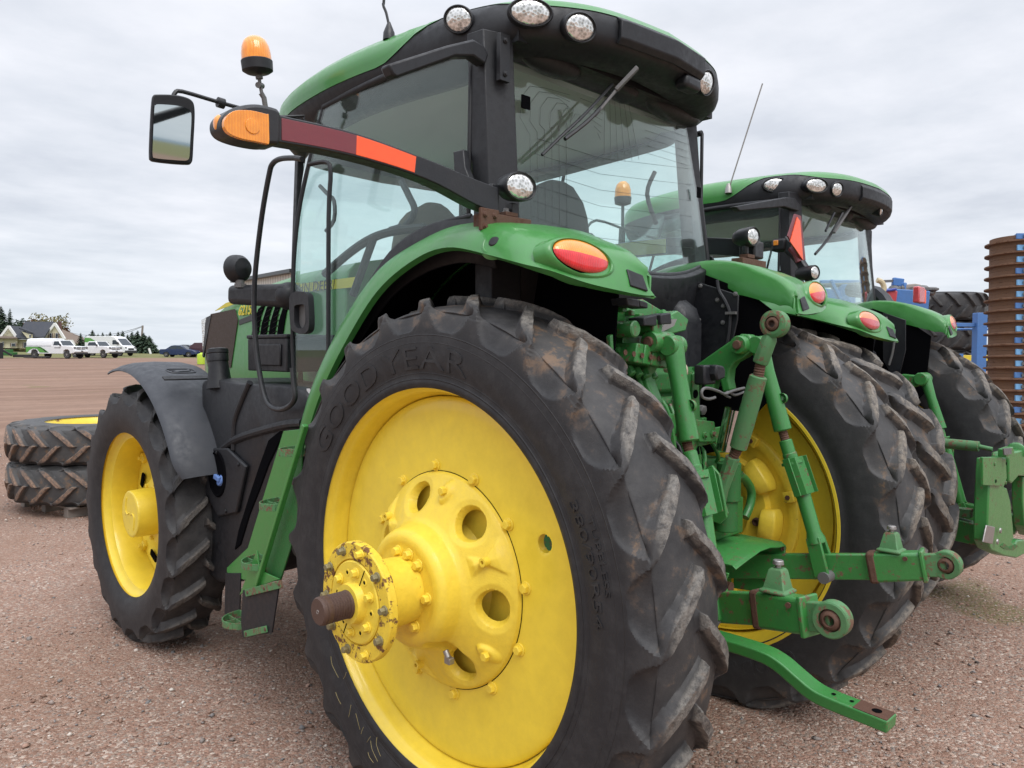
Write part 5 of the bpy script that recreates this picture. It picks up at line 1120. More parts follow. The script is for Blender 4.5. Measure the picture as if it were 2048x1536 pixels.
    for i in range(n):
        j=(i+1)%n; fs+= [(i,j,n+j,n+i),(2*n+i,3*n+i,3*n+j,2*n+j),(i,2*n+i,2*n+j,j),(n+i,n+j,3*n+j,3*n+i)]
    m.add(vs,fs); dh=m.build('door_handle',M['black'],c,.005)
    m=MB(); plate(m,[X(a,b,-.895) for a,b in[(586,608),(610,606),(612,650),(604,658),(590,655)]],(.004,0,0)); m.build('handle_recess',M['worn'],dh)
    for a,b in((617,782),(613,811)): m=MB(); p=X(a,b,-.905); box(m,p,(.002,.030,.022)); m.build('sticker',M['trimwhite'],c)
    # front light bar with a round lamp seen from behind
    m=MB(); a0=V(-.93,1.80,2.09); loft(m,[[V(x,y,z) for y,z in[(p.y,p.z)]] for x in()]) if False else None
    bar(m,X(468,590,-.88)+V(0,0,0),X(585,592,-.80),.10,.10,(0,0,1),.11,.12); ellipsoid(m,X(578,592,-.80),.07,.07,.07); lb=m.build('light_arm',M['black'],T,.03,seg=4)
    q=X(478,537,-.90); m=MB(); nrm=V(-.2,.97,0).normalized(); kk=(X(478,510,-.90)-X(478,566,-.90)).length/2; prof(m,q-nrm*kk*.75,nrm,[(0,.02*kk),(.01,.35*kk),(.25*kk,.72*kk),(.6*kk,.95*kk),(1.0*kk,1.0*kk),(1.2*kk,1.0*kk),(1.25*kk,.9*kk)],28); rl=m.build('round_light',M['black'],lb); m=MB(); rod(m,X(480,575,-.90),X(480,560,-.90),.022); bar(m,X(474,571,-.9),X(487,571,-.9),.03,.02); m.build('lamp_pivot',M['worn'],rl)
    hitch(T)
    # hoses, couplers and rods that crowd the space between the lift arms
    rq=random.Random(21); bk=[o for o in T.children if o.name.startswith('rear_housing')][0]
    for k in range(16):
        x0=rq.uniform(-.27,.16); z0=rq.uniform(1.35,1.62); z1=rq.uniform(.95,1.25); x1=x0+rq.uniform(-.10,.12); y=-.31-rq.uniform(0,.08); m=MB(); tube(m,[V(x0,-.29,z0),V(x0+rq.uniform(-.03,.03),y,z0-.06),V((x0+x1)/2,y-.02,(z0+z1)/2),V(x1,y,z1+.05),V(x1,-.29,z1)],rq.choice((.007,.009,.012)),8,4); m.build('hose',M['black'] if k%4==0 else M['hitch'],bk)
    for k in range(12):
        x0=rq.uniform(-.26,.15); z0=rq.uniform(.95,1.6); m=MB(); prof(m,V(x0,-.29,z0),(rq.uniform(-.2,.2),-1,rq.uniform(-.3,.3)),[(0,.026),(.02,.026),(.024,.018),(.05,.018),(.052,.022),(.075,.022),(.078,.012)],6+2*(k%3)); m.build('coupler',M['hitch'] if k%3 else M['worn'],bk,.002)
    for k in range(7):
        x0=rq.uniform(-.24,.12); z0=rq.uniform(1.0,1.55); m=MB(); box(m,(x0,-.33,z0),(rq.uniform(.03,.09),.06,rq.uniform(.04,.12))); m.build('bracket',M['hitch'],bk,.004)
    for a,b in(((1300,880),(1330,1000)),((1316,860),(1350,1010)),((1290,840),(1300,905))): m=MB(); rod(m,Y(*a,-.40),Y(*b,-.40),.009); m.build('control_rod',M['hitch'],bk)
    return T
# ================================================================= second tractor
T2=(2.60,.12,2.0)
def build_far():
    T=empty('tractor',(T2[0],T2[1],0),R(T2[2])); tag(T,'second green tractor, behind the nearest one, with a quick hitch frame on its lower links','tractor'); T['pale']=1
    Mi=(Matrix.Translation((T2[0],T2[1],0))@Matrix.Rotation(R(T2[2]),4,'Z')).inverted()
    def L(p): return Mi@Vector(p)
    tr=Tyre(.985,.575,.50,.44,22,lug=.052,sweep=13,per=28,seed=8,lw=(1.5,2.6),udeep=.11)
    rb=rubber('wide_tyre_rubber',.955,.80,.8,(.22,.19,.155),mud=.7,greyside=.15); me=tr.mesh('tyre',.94,rb)
    w=rear_wheel_inner(T,-.93,.94,.590,.22,flip=-1,k=.85); addobj('tyre',me,w)
    w=rear_wheel_inner(T,.93,.94,.590,.22,flip=1,k=.85,mat='yellow'); addobj('tyre',me,w,(-.0,0,0))
    m=MB(); lathex(m,[(-.226,.585),(-.229,.598),(-.226,.606),(-.215,.59),(-.226,.585)],96); m.build('rusty_flange',M['rust'],w)
    tf=Tyre(.70,.43,.40,.33,18,lug=.042,sweep=13,per=22,ns=40,seed=6,lw=(1.3,2.3),udeep=.07); mf=tf.mesh('tyre',.685,rb)
    for s in(-1,1): q=front_wheel(T,s*.93,2.70,.685,rf=.44,side=s); addobj('tyre',mf,q)
    for s in(-1,1):
        f=fender(T,s,-.065 if s<0 else -.105); 
        if s<0: fender_plug(f,s,-.065)
    rf,fas=roof(T,-.205); c,rw=cab(T,-.20,False)
    for o in(rf,fas): o.scale=(.97,.80,1); o.location=(0,-.05,0)
    c.scale=(1,.82,1); c.location=(0,-.02,0)
    for (x,y,z),n,a,b,nme in(((-.785,.075,2.87),(-.75,-.6,-.1),.078,.044,'work_light'),((-.685,-.135,2.87),(-.45,-.85,-.12),.080,.044,'rear_indicator'),((-.520,-.255,2.85),(-.3,-.9,-.2),.048,.044,'work_light'),((.50,-.275,2.80),(.25,-.9,-.25),.045,.045,'work_light')):
        pass
    for p,n,a,b,nme in((X(1551,370,1.84),(-.75,-.6,-.1),.078,.044,'work_light'),(X(1633,371,1.93),(-.45,-.85,-.12),.080,.044,'rear_indicator'),(X(1674,379,2.09),(-.3,-.9,-.2),.048,.044,'work_light'),(Y(1762,418,-.115),(.1,-.95,-.2),.045,.048,'work_light')): lamp(T,L(p),n,a,b,name=nme)
    m=MB()
    rows=[]
    for x in np.linspace(-.28,.33,13):
        y=-.27+.095*(x/.5)**2; rows.append([V(x,y+.012,2.83),V(x,y-.006,2.815),V(x,y-.006,2.76),V(x,y+.012,2.75)])
    shell(m,rows,.02); m.build('fascia_panel',M['black'],fas,.004)
    wy=T2[1]-.20
    m=MB(); bar(m,L(Y(1710,407,wy)),L(Y(1672,465,wy)),.018,.014); wa=m.build('wiper_arm',M['worn'],rw,.002)
    m=MB(); tube(m,[L(Y(1690,425,wy+.0)),L(Y(1660,475,wy+.03)),L(Y(1634,508,wy))],.009,6,4); tube(m,[L(Y(1673,425,wy)),L(Y(1655,462,wy))],.008,6,3); m.build('wiper_blade',M['blackmetal'],wa)
    m=MB(); q=L(X(1457,380,T2[0]-.84)); prof(m,q-V(0,0,.02),(0,0,1),[(0,.024),(.03,.02),(.06,.01)],12); q2=L(X(1525,167,T2[0]-.80)); tube(m,[q,q.lerp(q2,.1),q2],.0045,6); m.build('antenna',M['steel'],T)
    # visor bar on the pillar, beacon and mirror at the front corner
    m=MB(); y0=T2[1]-.03; traceY(m,[(1456,415),(1560,396),(1578,398),(1588,412),(1586,424),(1556,415),(1466,424)],y0,.05); o=m.build('visor_bar',M['black'],c,.006); o.matrix_basis=Mi
    bb=V(-.97,1.10,2.62); m=MB(); tube(m,[bb,bb+V(0,0,.16)],.011,8); tube(m,[bb+V(.20,.0,-.02),bb,bb+V(-.30,.0,.02),bb+V(-.42,0,-.06)],.009,8,3); st=m.build('beacon_stem',M['blackmetal'],T)
    q=bb+V(0,0,.16); m=MB(); prof(m,q,(0,0,1),[(0,.03),(.01,.055),(.05,.06),(.055,.058)],24); bs=m.build('beacon_base',M['black'],st); m=MB(); prof(m,q+V(0,0,.055),(0,0,1),[(0,.057),(.05,.055),(.085,.045),(.105,.025),(.11,.001)],24); m.build('beacon_lens',M['beacon'],bs)
    m=MB(); box(m,bb+V(-.42,.0,-.20),(.16,.05,.26)); mr=m.build('mirror',M['black'],st,.03,seg=3); m=MB(); box(m,bb+V(-.42,-.028,-.20),(.13,.004,.22)); m.build('mirror_glass',M['mirror'],mr,.0)
    # amber marker and curved arm folded back beside the left fender, with the emblem behind
    xm=T2[0]-.95
    def PX(a,b,dx=0): return L(X(a,b,xm+dx))
    m=MB(); pts=[PX(1572,490),PX(1588,505),PX(1598,520),PX(1608,540),PX(1622,560)]; pts=spline(pts,3); wd=[.055,.055,.05,.045,.04]
    loft(m,[[p+V(-.03,0,.055),p+V(.03,0,.055),p+V(.03,0,-.045),p+V(-.03,0,-.045)] for p in pts]); ma=m.build('marker_arm',M['blackmetal'],T,.01)
    m=MB(); box(m,PX(1562,491),(.085,.09,.075)); hd=m.build('marker_lamp',M['black'],ma,.015); 
    q=MB(); box(q,PX(1558,489)+V(-.045,0,.005),(.006,.03,.03)); q.build('side_lens',M['amber'],hd,.003)
    q=MB(); ellipsoid(q,PX(1574,491)+V(0,-.05,0),.035,.025,.055); q.build('amber_lens',M['paleamber'],hd)
    m=MB(); pts=[PX(1581,496,-.032),PX(1592,510,-.032),PX(1598,524,-.032)]; tube(m,pts,.018,6,3); m.build('red_reflector',M['maroon'],ma)
    ys=T2[1]-.20; m=MB(); tri=[L(Y(a,b,ys)) for a,b in[(1589,428),(1601,432),(1610,520),(1606,528),(1579,480),(1575,472)]]; plate(m,tri,(.0,.008,0)); sm=m.build('emblem_plate',M['maroon'],T)
    tri=[L(Y(a,b,ys-.007)) for a,b in[(1594,434),(1600,442),(1606,521),(1594,503),(1580,483)]]; m=MB(); plate(m,tri,(0,.004,0)); m.build('orange_triangle',M['orange'],sm)
    lamp(T,L(Y(1629,545,T2[1]-.28)),(-.2,-.97,0),.042,.040,depth=.05,pod='black')
    b1=V(-.90,-.15,2.10); m=MB(); box(m,b1,(.22,.065,.062)); m.build('bracket',M['rust'],T,.003)
    b1=V(.80,-.12,2.06); m=MB(); box(m,b1,(.16,.06,.08)); o=m.build('bracket',M['rust'],T,.003); m=MB(); tube(m,[V(.80,-.1,2.1),V(.84,.0,2.22),V(.96,.25,2.27)],.055,8,3); e=m.build('marker_arm',M['fendergrey'],T)
    q=L(Y(1838,590,T2[1]-.1)); m=MB(); box(m,q,(.16,.05,.13)); e2=m.build('marker_lamp',M['palered'],e,.01); m=MB(); box(m,q+V(.085,-.0,-.01),(.03,.055,.11)); m.build('amber_lens',M['orange'],e2,.006)
    # chassis and bonnet
    m=MB(); box(m,(0,1.6,1.15),(.6,2.6,.6)); loft(m,[[V(x,y,z) for x,z in((-.3,.62),(.3,.62),(.34,1.5),(-.34,1.5))] for y in(-.3,1.0)]); rod(m,(-.7,0,.94),(.7,0,.94),.14); bar(m,(-.8,2.7,.65),(.8,2.7,.65),.16,.18); m.build('chassis',M['blackmetal'],T,.02)
    m=MB(); rings=[]
    for y,hw,zt in((1.5,.46,2.0),(2.4,.43,1.94),(3.0,.41,1.85),(3.25,.34,1.70),(3.32,.28,1.55)):
        rings.append([V(x,y,z) for x,z in((-hw,1.35),(-hw,zt-.12),(-hw+.06,zt),(0,zt+.04),(hw-.06,zt),(hw,zt-.12),(hw,1.35))])
    loft(m,rings); m.build('bonnet',M['green'],T,.02,ang=50)
    m=MB(); q=L(Y(1690,705,T2[1]-.3)); 
    for a,b,rr in((1690,700,.04),(1712,690,.035),(1700,680,.03),(1722,700,.03)): rod(m,L(Y(a,b,-.15)),L(Y(a,b,-.15))+V(0,.15,0),rr)
    for a,b in((1715,705),(1728,712)): rod(m,L(Y(a,b,-.2)),L(Y(a+8,b-22,-.2)),.010)
    m.build('valve_block',M['worn'],T,.003)
    # right-hand inner plate and hose
    xi=T2[0]+.50
    m=MB(); traceX(m,[(1766,625),(1812,640),(1812,700),(1800,750),(1780,745),(1766,720)],xi,.01); o=m.build('side_shield',M['blackmetal'],T,.003); o.matrix_basis=Mi
    m=MB(); tube(m,[X(a,b,xi-.02) for a,b in[(1772,634),(1778,655),(1788,672),(1786,700),(1778,730)]],.009,8,4); h=m.build('hose',M['worn'],o)
    # linkage
    G=M['hitch']; xr=T2[0]+.36; xl=T2[0]-.42
    def ob(m,name,mat=G,bev=.004,par=T): 
        o=m.build(name,mat,par,bev)
        if par is T: o.matrix_basis=Mi
        return o
    m=MB(); traceX(m,[(1796,755),(1808,748),(1848,752),(1852,765),(1838,772),(1815,778),(1802,772)],xr,.06); p=X(1846,758,xr); rod(m,p-V(.06,0,0),p+V(.06,0,0),.045,None,20); ob(m,'lift_arm',G,.008)
    P=[X(a,b,xr) for a,b in[(1852,762),(1882,858),(1888,880),(1902,945),(1922,1005),(1933,1032)]]
    m=MB(); prof(m,P[0],P[1]-P[0],[(-.03,.03),(0,.036),(.12,.030),((P[1]-P[0]).length,.036)],16); rod(m,P[1],P[2],.019); prof(m,P[2],P[4]-P[2],[(-.02,.04),(-.01,.04),(-.005,.028),((P[4]-P[2]).length,.034)],16); bar(m,P[4]-V(.03,0,0),P[5]-V(.03,0,0),.014,.055,(0,1,0)); bar(m,P[4]+V(.03,0,0),P[5]+V(.03,0,0),.014,.055,(0,1,0)); u=(P[3]-P[2]).normalized(); ob(m,'lift_link',G,.003)
    m=MB(); pc=P[2].lerp(P[3],.5); box(m,pc+V(-.05,0,0),(.02,.04,.22)); box(m,pc+V(.06,0,0),(.02,.04,.22)); ob(m,'link_guard',G)
    # near lift link, lower links
    m=MB(); bar(m,V(xr,-.2,.80),X(1930,1022,xr+.02),.03,.11); bar(m,X(1925,1022,xr+.02),X(2035,1050,xr+.03),.07,.12); ob(m,'lower_link')
    m=MB(); a=X(1845,1040,xl); b=X(1890,1052,xl-.02); c_=X(1965,1070,xl-.03); bar(m,V(xl+.1,-.1,.85),a,.03,.11); bar(m,a,b,.03,.11); bar(m,b,c_,.075,.13,(0,0,1),.08,.115); ob(m,'lower_link')
    m=MB(); q=X(1928,1025,xl-.02); box(m,q,(.06,.08,.05)); q=X(1887,1008,xl); rod(m,q,q+V(0,0,.05),.022); ob(m,'latch_block',M['oldgreen'])
    m=MB(); bar(m,X(1830,1052,xl+.1),X(1890,1062,xl+.1),.06,.035); ob(m,'drawbar')
    m=MB(); a=X(1862,884,T2[0]); b=X(1958,893,T2[0]); rod(m,a,b,.032,None,18); rod(m,b,X(1985,899,T2[0]),.014); tl=ob(m,'top_link',M['oldgreen'],.002)
    # quick hitch frame
    yq=-.97
    def q_(a,b): return Y(a,b,yq)
    m=MB(); traceY(m,[(1967,916),(1998,914),(2000,955),(1994,972),(2000,975),(2007,1000),(2012,1050),(2014,1074),(2010,1082),(2016,1088),(2022,1078),(2040,1078),(2046,1092),(2040,1104),(2020,1114),(1995,1110),(1968,1098),(1960,1080),(1962,1010)],yq,.07); qh=ob(m,'quick_hitch',M['oldgreen'] if False else G,.008)
    m=MB(); traceY(m,[(1963,914),(2001,914),(2001,972),(1963,970)],yq-.042,.015); a=ob(m,'corner_plate',G,.003,qh)
    m=MB(); traceY(m,[(2000,914),(2002,905),(2030,898),(2060,896),(2120,890),(2120,950),(2060,952),(2020,950),(2006,965),(2000,960)],yq+.01,.09); ob(m,'cross_head',G,.008,qh)
    m=MB(); p=q_(2034,902); prof(m,p-V(.03,0,0),(1,.2,0),[(0,.04),(.005,.05),(.055,.05),(.06,.04)],24); ob(m,'clevis_boss',G,.004,qh); m=MB(); traceY(m,[(2004,898),(2018,893),(2022,910),(2004,914)],yq-.05,.04); ob(m,'top_clevis',G,.004,qh)
    m=MB(); traceY(m,[(2006,897),(2022,896),(2022,908),(2008,910)],yq-.08,.006); ob(m,'pale_plate',M['worn'],0,qh)
    m=MB(); traceY(m,[(2035,952),(2070,950),(2075,1075),(2048,1070),(2038,1050),(2034,1000)],yq+.02,.06); ob(m,'upright',G,.006,qh)
    m=MB(); traceY(m,[(1972,1050),(1989,1054),(1984,1088),(1965,1084)],yq-.045,.008); lp=ob(m,'latch_plate',M['steel'],.003,qh)
    for a,b in((1979,1058),(1973,1080)): m=MB(); prof(m,q_(a,b)+V(0,-.05,0),(0,-1,0),[(0,.016),(.006,.014),(.009,.001)],16); ob(m,'bolt',M['steel'],0,lp)
    for a,b in((1991,925),(1970,960)): m=MB(); prof(m,q_(a,b)+V(0,-.0515,0),(0,-1,0),[(0,.010),(.001,.009),(.001,.0)],14); ob(m,'hole',M['dark'],0,qh)
    for a,b in((1968,926),(1990,963)): m=MB(); prof(m,q_(a,b)+V(0,-.05,0),(0,-1,0),[(0,.011),(.004,.010),(.006,.001)],14); ob(m,'bolt',G,0,qh)
    m=MB(); traceY(m,[(2000,1092),(2008,1098),(2026,1100),(2036,1092),(2030,1088),(2018,1094),(2006,1086)],yq-.036,.004); ob(m,'hook_recess',M['casting'],0,qh)
    return T
# ================================================================= ground, sky, background
def ss(t): t=np.clip(t,0,1); return t*t*(3-2*t)
def hgt(x,y):
    dx=x-CP[0]; dy=y-CP[1]; r=np.sqrt(dx*dx+dy*dy); az=np.degrees(np.arctan2(dx,dy))
    h=.76*ss((r-12)/64.)
    left=ss((30-az)/8.)*ss((az+60)/10.)
    h=h+left*.0135*np.clip(r-84,0,90)
    h=h-(1-left)*.002*np.clip(r-100,0,200)
    h=h+.035*np.sin(x*.11+1)*np.sin(y*.09)*ss((r-14)/20)
    return h
def ground():
    rr=np.concatenate([np.linspace(0,14,45),np.geomspace(14.5,140,60),np.geomspace(150,6000,30)]); n=180
    a=np.arange(n)*2*PI/n; vs=[];
    Xs=CP[0]+rr[:,None]*np.cos(a)[None,:]; Ys=CP[1]+rr[:,None]*np.sin(a)[None,:]; Zs=hgt(Xs,Ys)-.0
    rng=np.random.default_rng(2); Zs=Zs+np.where(rr[:,None]<14,rng.normal(0,.0025,Zs.shape),0)*(rr[:,None]>0)
    mb=MB(); m=len(rr); vs=np.stack([Xs,Ys,Zs],2).reshape(-1,3); fs=[]
    for i in range(m-1):
        for j in range(n): fs.append((i*n+j,i*n+(j+1)%n,(i+1)*n+(j+1)%n,(i+1)*n+j))
    mb.add([tuple(v) for v in vs],fs)
    m_,nt,b,_=nm('gravel'); co=objco(nt); s=nt.nodes.new('ShaderNodeSeparateXYZ'); nt.links.new(co,s.inputs[0])
    def vor(sc,feat='F1'):
        v=nt.nodes.new('ShaderNodeTexVoronoi'); v.inputs['Scale'].default_value=sc; v.feature=feat; nt.links.new(co,v.inputs[0]); return v
    v1=vor(62); v2=vor(120); v3=vor(30)
    def cellcol(v):
        sp=nt.nodes.new('ShaderNodeSeparateColor'); nt.links.new(v.outputs['Color'],sp.inputs[0])
        c=ramp(nt,sp.outputs[0],[(0,(.19,.112,.082)),(.3,(.29,.178,.135)),(.5,(.36,.225,.17)),(.68,(.24,.20,.17)),(.84,(.43,.32,.255)),(.95,(.56,.47,.40)),(1.,(.16,.15,.145))]); return c,sp
    c1,sp1=cellcol(v1); c2,sp2=cellcol(v2); 
    stones=mix(nt,math_(nt,'GREATER_THAN',sp1.outputs[1],.45),c2,c1)
    n1=noise(nt,.55,5,.6,co); n2=noise(nt,3.,5,.65,co); n3=noise(nt,40,4,.7,co)
    dirt=mix(nt,n3,(.19,.11,.075),(.30,.185,.135))
    cov=ramp(nt,math_(nt,'ADD',math_(nt,'MULTIPLY',n1,.55),math_(nt,'MULTIPLY',n2,.45)),[(.40,(.35,)*3),(.58,(.95,)*3)])
    # distance from the camera's standing place: gravel gives way to packed red earth
    dx=math_(nt,'SUBTRACT',s.outputs[0],float(CP[0])); dy=math_(nt,'SUBTRACT',s.outputs[1],float(CP[1]))
    r=math_(nt,'SQRT',math_(nt,'ADD',math_(nt,'POWER',dx,2.),math_(nt,'POWER',dy,2.)))
    near=ramp(nt,math_(nt,'DIVIDE',math_(nt,'ADD',r,math_(nt,'MULTIPLY',n1,7.)),60.),[(.22,(1,)*3),(.42,(.12,)*3)])
    c=mix(nt,math_(nt,'MULTIPLY',cov,near),dirt,stones)
    # tyre tracks and ruts in the earth yard
    mp=nt.nodes.new('ShaderNodeMapping'); mp.inputs['Rotation'].default_value=(0,0,R(-40)); mp.inputs['Scale'].default_value=(.10,.8,1); wv=nt.nodes.new('ShaderNodeVectorMath'); wv.operation='MULTIPLY_ADD'; wn=nt.nodes.new('ShaderNodeTexNoise'); wn.inputs['Scale'].default_value=.09; nt.links.new(co,wn.inputs['Vector']); nt.links.new(wn.outputs['Color'],wv.inputs[0]); wv.inputs[1].default_value=(9,9,0); nt.links.new(co,wv.inputs[2]); nt.links.new(wv.outputs[0],mp.inputs[0])
    n5=noise(nt,.9,7,.7,mp.outputs[0]); n6=noise(nt,.12,5,.6,co)
    far=mix(nt,ramp(nt,n5,[(.36,(0,)*3),(.66,(1,)*3)]),(.15,.088,.060),(.31,.20,.145)); far=mix(nt,math_(nt,'MULTIPLY',ramp(nt,n6,[(.4,(0,)*3),(.6,(1,)*3)]),.5),far,(.245,.165,.125)); far=mix(nt,math_(nt,'MULTIPLY',ramp(nt,noise(nt,1.3,8,.75,co),[(.38,(1,)*3),(.55,(0,)*3)]),.45),far,(.15,.092,.068)); far=mix(nt,math_(nt,'MULTIPLY',ramp(nt,noise(nt,7,6,.8,co),[(.4,(0,)*3),(.7,(1,)*3)]),.5),far,(.29,.19,.142)); far=mix(nt,math_(nt,'MULTIPLY',ramp(nt,noise(nt,28,5,.8,co),[(.45,(0,)*3),(.62,(1,)*3)]),.45),far,(.17,.105,.078))
    far=mix(nt,ramp(nt,n5,[(.66,(0,)*3),(.70,(.55,)*3)]),far,(.11,.068,.052))
    c=mix(nt,ramp(nt,math_(nt,'DIVIDE',math_(nt,'ADD',r,math_(nt,'MULTIPLY',n2,5.)),60.),[(.15,(0,)*3),(.32,(1,)*3)]),c,far)
    # fields past the yard
    grass=mix(nt,noise(nt,.2,5,.6,co),(.10,.12,.035),(.16,.16,.06)); grass=mix(nt,math_(nt,'MULTIPLY',noise(nt,1.5,6,.7,co),.6),grass,(.20,.165,.09))
    c=mix(nt,ramp(nt,math_(nt,'DIVIDE',math_(nt,'ADD',r,math_(nt,'MULTIPLY',n1,3.)),200.),[(.49,(0,)*3),(.51,(1,)*3)]),c,grass)
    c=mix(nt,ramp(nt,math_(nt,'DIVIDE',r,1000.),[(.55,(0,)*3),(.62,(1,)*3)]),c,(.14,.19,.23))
    # weeds
    n7=noise(nt,.42,3,.5,co); wd=math_(nt,'MULTIPLY',math_(nt,'MULTIPLY',ramp(nt,n7,[(.665,(0,)*3),(.70,(1,)*3)]),ramp(nt,n3,[(.42,(0,)*3),(.55,(1,)*3)])),.7); c=mix(nt,wd,c,(.11,.12,.035))
    nt.links.new(c,b.inputs['Base Color']); b.inputs['Roughness'].default_value=.93; b.inputs['Specular IOR Level'].default_value=.2
    h=math_(nt,'ADD',math_(nt,'MULTIPLY',math_(nt,'SUBTRACT',1.,v1.outputs['Distance']),.7),math_(nt,'MULTIPLY',math_(nt,'SUBTRACT',1.,v2.outputs['Distance']),.4)); h=math_(nt,'ADD',h,math_(nt,'MULTIPLY',n3,.4)); h=math_(nt,'MULTIPLY',h,near)
    h=math_(nt,'ADD',h,math_(nt,'MULTIPLY',n5,1.5)); bump(nt,b,h,.9,.012)
    o=mb.build('ground',m_,None,ang=180); tag(o,'reddish gravel yard turning to packed red earth and then fields','ground',kind='structure')
    # loose stones
    rng=np.random.default_rng(4); N=105000
    az=R(44.8)+rng.uniform(-R(39),R(39),N); rad=2.2+(rng.power(1.35,N)*15.5)
    x=CP[0]+rad*np.sin(az); y=CP[1]+rad*np.cos(az); z=hgt(x,y)
    fld=np.sin(x*1.9+np.sin(y*1.3)*1.5)*np.sin(y*2.3+np.sin(x*1.1)*1.2); keep=rng.uniform(0,1,N)<(.62+.38*fld); x,y,z=x[keep],y[keep],z[keep]; N=len(x)
    sz=.0046*np.exp(rng.normal(0,.46,N))*(1+.0*rad[keep]); sz=np.clip(sz,.002,.021)*(1+.55*np.clip((6-rad[keep])/4,0,1)); sz=sz*np.where(rad[keep]>9,1.35,1)
    cube=np.array([(0,0,1),(1,0,.1),(.31,.95,0),(-.81,.59,.15),(-.81,-.59,-.1),(.31,-.95,.1),(0,0,-.9)],float)
    tri=np.array([(0,1,2),(0,2,3),(0,3,4),(0,4,5),(0,5,1),(6,2,1),(6,3,2),(6,4,3),(6,5,4),(6,1,5)])
    Vv=cube[None]*rng.uniform(.6,1.25,(N,7,1))*np.stack([rng.uniform(.8,1.5,N),rng.uniform(.7,1.2,N),rng.uniform(.4,.85,N)],1)[:,None,:]
    th=rng.uniform(0,2*PI,N); tl=rng.normal(0,.35,N); c_,s_=np.cos(th)[:,None],np.sin(th)[:,None]; ct,st=np.cos(tl)[:,None],np.sin(tl)[:,None]
    X1=Vv[:,:,0]*ct-Vv[:,:,2]*st; Z1=Vv[:,:,0]*st+Vv[:,:,2]*ct; X2=X1*c_-Vv[:,:,1]*s_; Y2=X1*s_+Vv[:,:,1]*c_
    co_=np.stack([X2*sz[:,None]+x[:,None],Y2*sz[:,None]+y[:,None],Z1*sz[:,None]+(z+sz*.25)[:,None]],2).reshape(-1,3).astype(np.float32)
    F=(tri[None]+(np.arange(N)*7)[:,None,None]).reshape(-1,3).astype(np.int32)
    me=bpy.data.meshes.new('loose_gravel'); me.vertices.add(len(co_)); me.vertices.foreach_set('co',co_.ravel()); me.loops.add(F.size); me.loops.foreach_set('vertex_index',F.ravel()); me.polygons.add(len(F)); me.polygons.foreach_set('loop_start',np.arange(0,F.size,3,dtype=np.int32)); me.polygons.foreach_set('loop_total',np.full(len(F),3,dtype=np.int32)); me.update(calc_edges=True)
    m2,nt,b,_=nm('stone'); g=nt.nodes.new('ShaderNodeNewGeometry'); cc=ramp(nt,g.outputs['Random Per Island'],[(0,(.19,.112,.08)),(.25,(.32,.20,.15)),(.45,(.39,.245,.185)),(.6,(.24,.205,.185)),(.75,(.17,.165,.165)),(.88,(.42,.32,.265)),(.97,(.58,.52,.46)),(1,(.65,.60,.55))]); nt.links.new(cc,b.inputs['Base Color']); b.inputs['Roughness'].default_value=.85
    me.materials.append(m2); o=bpy.data.objects.new('loose_gravel',me); COL.objects.link(o); tag(o,'small loose stones scattered over the gravel yard','gravel',kind='stuff')
def gpos(px,d):
    """point on the terrain seen in picture column px at depth d"""
    p=DD(px,710,d); p.z=float(hgt(p.x,p.y)); return p
VD=V(*CF); VDh=V(CF[0],CF[1],0).normalized(); VR=V(*CR); VRh=V(CR[0],CR[1],0).normalized()
def wheelset(root,spec,r,w,rim='steel'):
    for x,y in spec:
        m=MB(); prof(m,(x,y-w/2 if y>0 else y-w/2,r),(0,1,0),[(0,r*.62),(0.0,r*.9),(w*.12,r),(w*.88,r),(w,r*.9),(w,r*.62)],28); t=m.build('wheel',M['tyreblack'],root)
        sgn=1 if y>0 else -1; m=MB(); prof(m,(x,y+sgn*w*.42,r),(0,sgn,0),[(0,r*.62),(w*.10,r*.60),(w*.06,r*.5),(w*.09,r*.2),(w*.1,.01)],20); m.build('rim',M['steel'],t)
def vehicle(name,label,cat,loc,head,paintm,body,width,glass_,wheels,r,extra=None,group=None,taper=.9):
    """body: side outline (x,z) of the lower shell; glass_: list of cabin outlines"""
    root=empty(name,loc,head); tag(root,label,cat,group)
    m=MB(); rings=[]
    for y,k,dz in((-width/2,.985,0),(-width/2+.05,1.0,0),(width/2-.05,1,0),(width/2,.985,0)):
        cx=sum(a for a,b in body)/len(body); cz=sum(b for a,b in body)/len(body); rings.append([V(cx+(a-cx)*k,y,cz+(b-cz)*k) for a,b in body])
    loft(m,rings); b=m.build('body',paintm,root,.02)
    for cab_ in glass_:
        m=MB(); top=max(z for x,z in cab_); base=min(z for x,z in cab_)
        def ins(z): return width/2-.03-(z-base)/(max(.01,top-base))*width*.5*(1-taper)
        loft(m,[[V(x,-ins(z),z) for x,z in cab_],[V(x,ins(z),z) for x,z in cab_]]); m.build('cabin',paintm,root,.03)
    if extra: extra(root,b)
    wheelset(root,[(x,s*(width/2-.12)) for x in wheels for s in(-1,1)],r,.24)
    return root
def sideglass_(root,pts,y,mat='vehglass',name='window'):
    m=MB(); plate(m,[V(x,y if not callable(y) else y(z),z) for x,z in pts],(0,.012,0)); return m.build(name,M[mat],root)
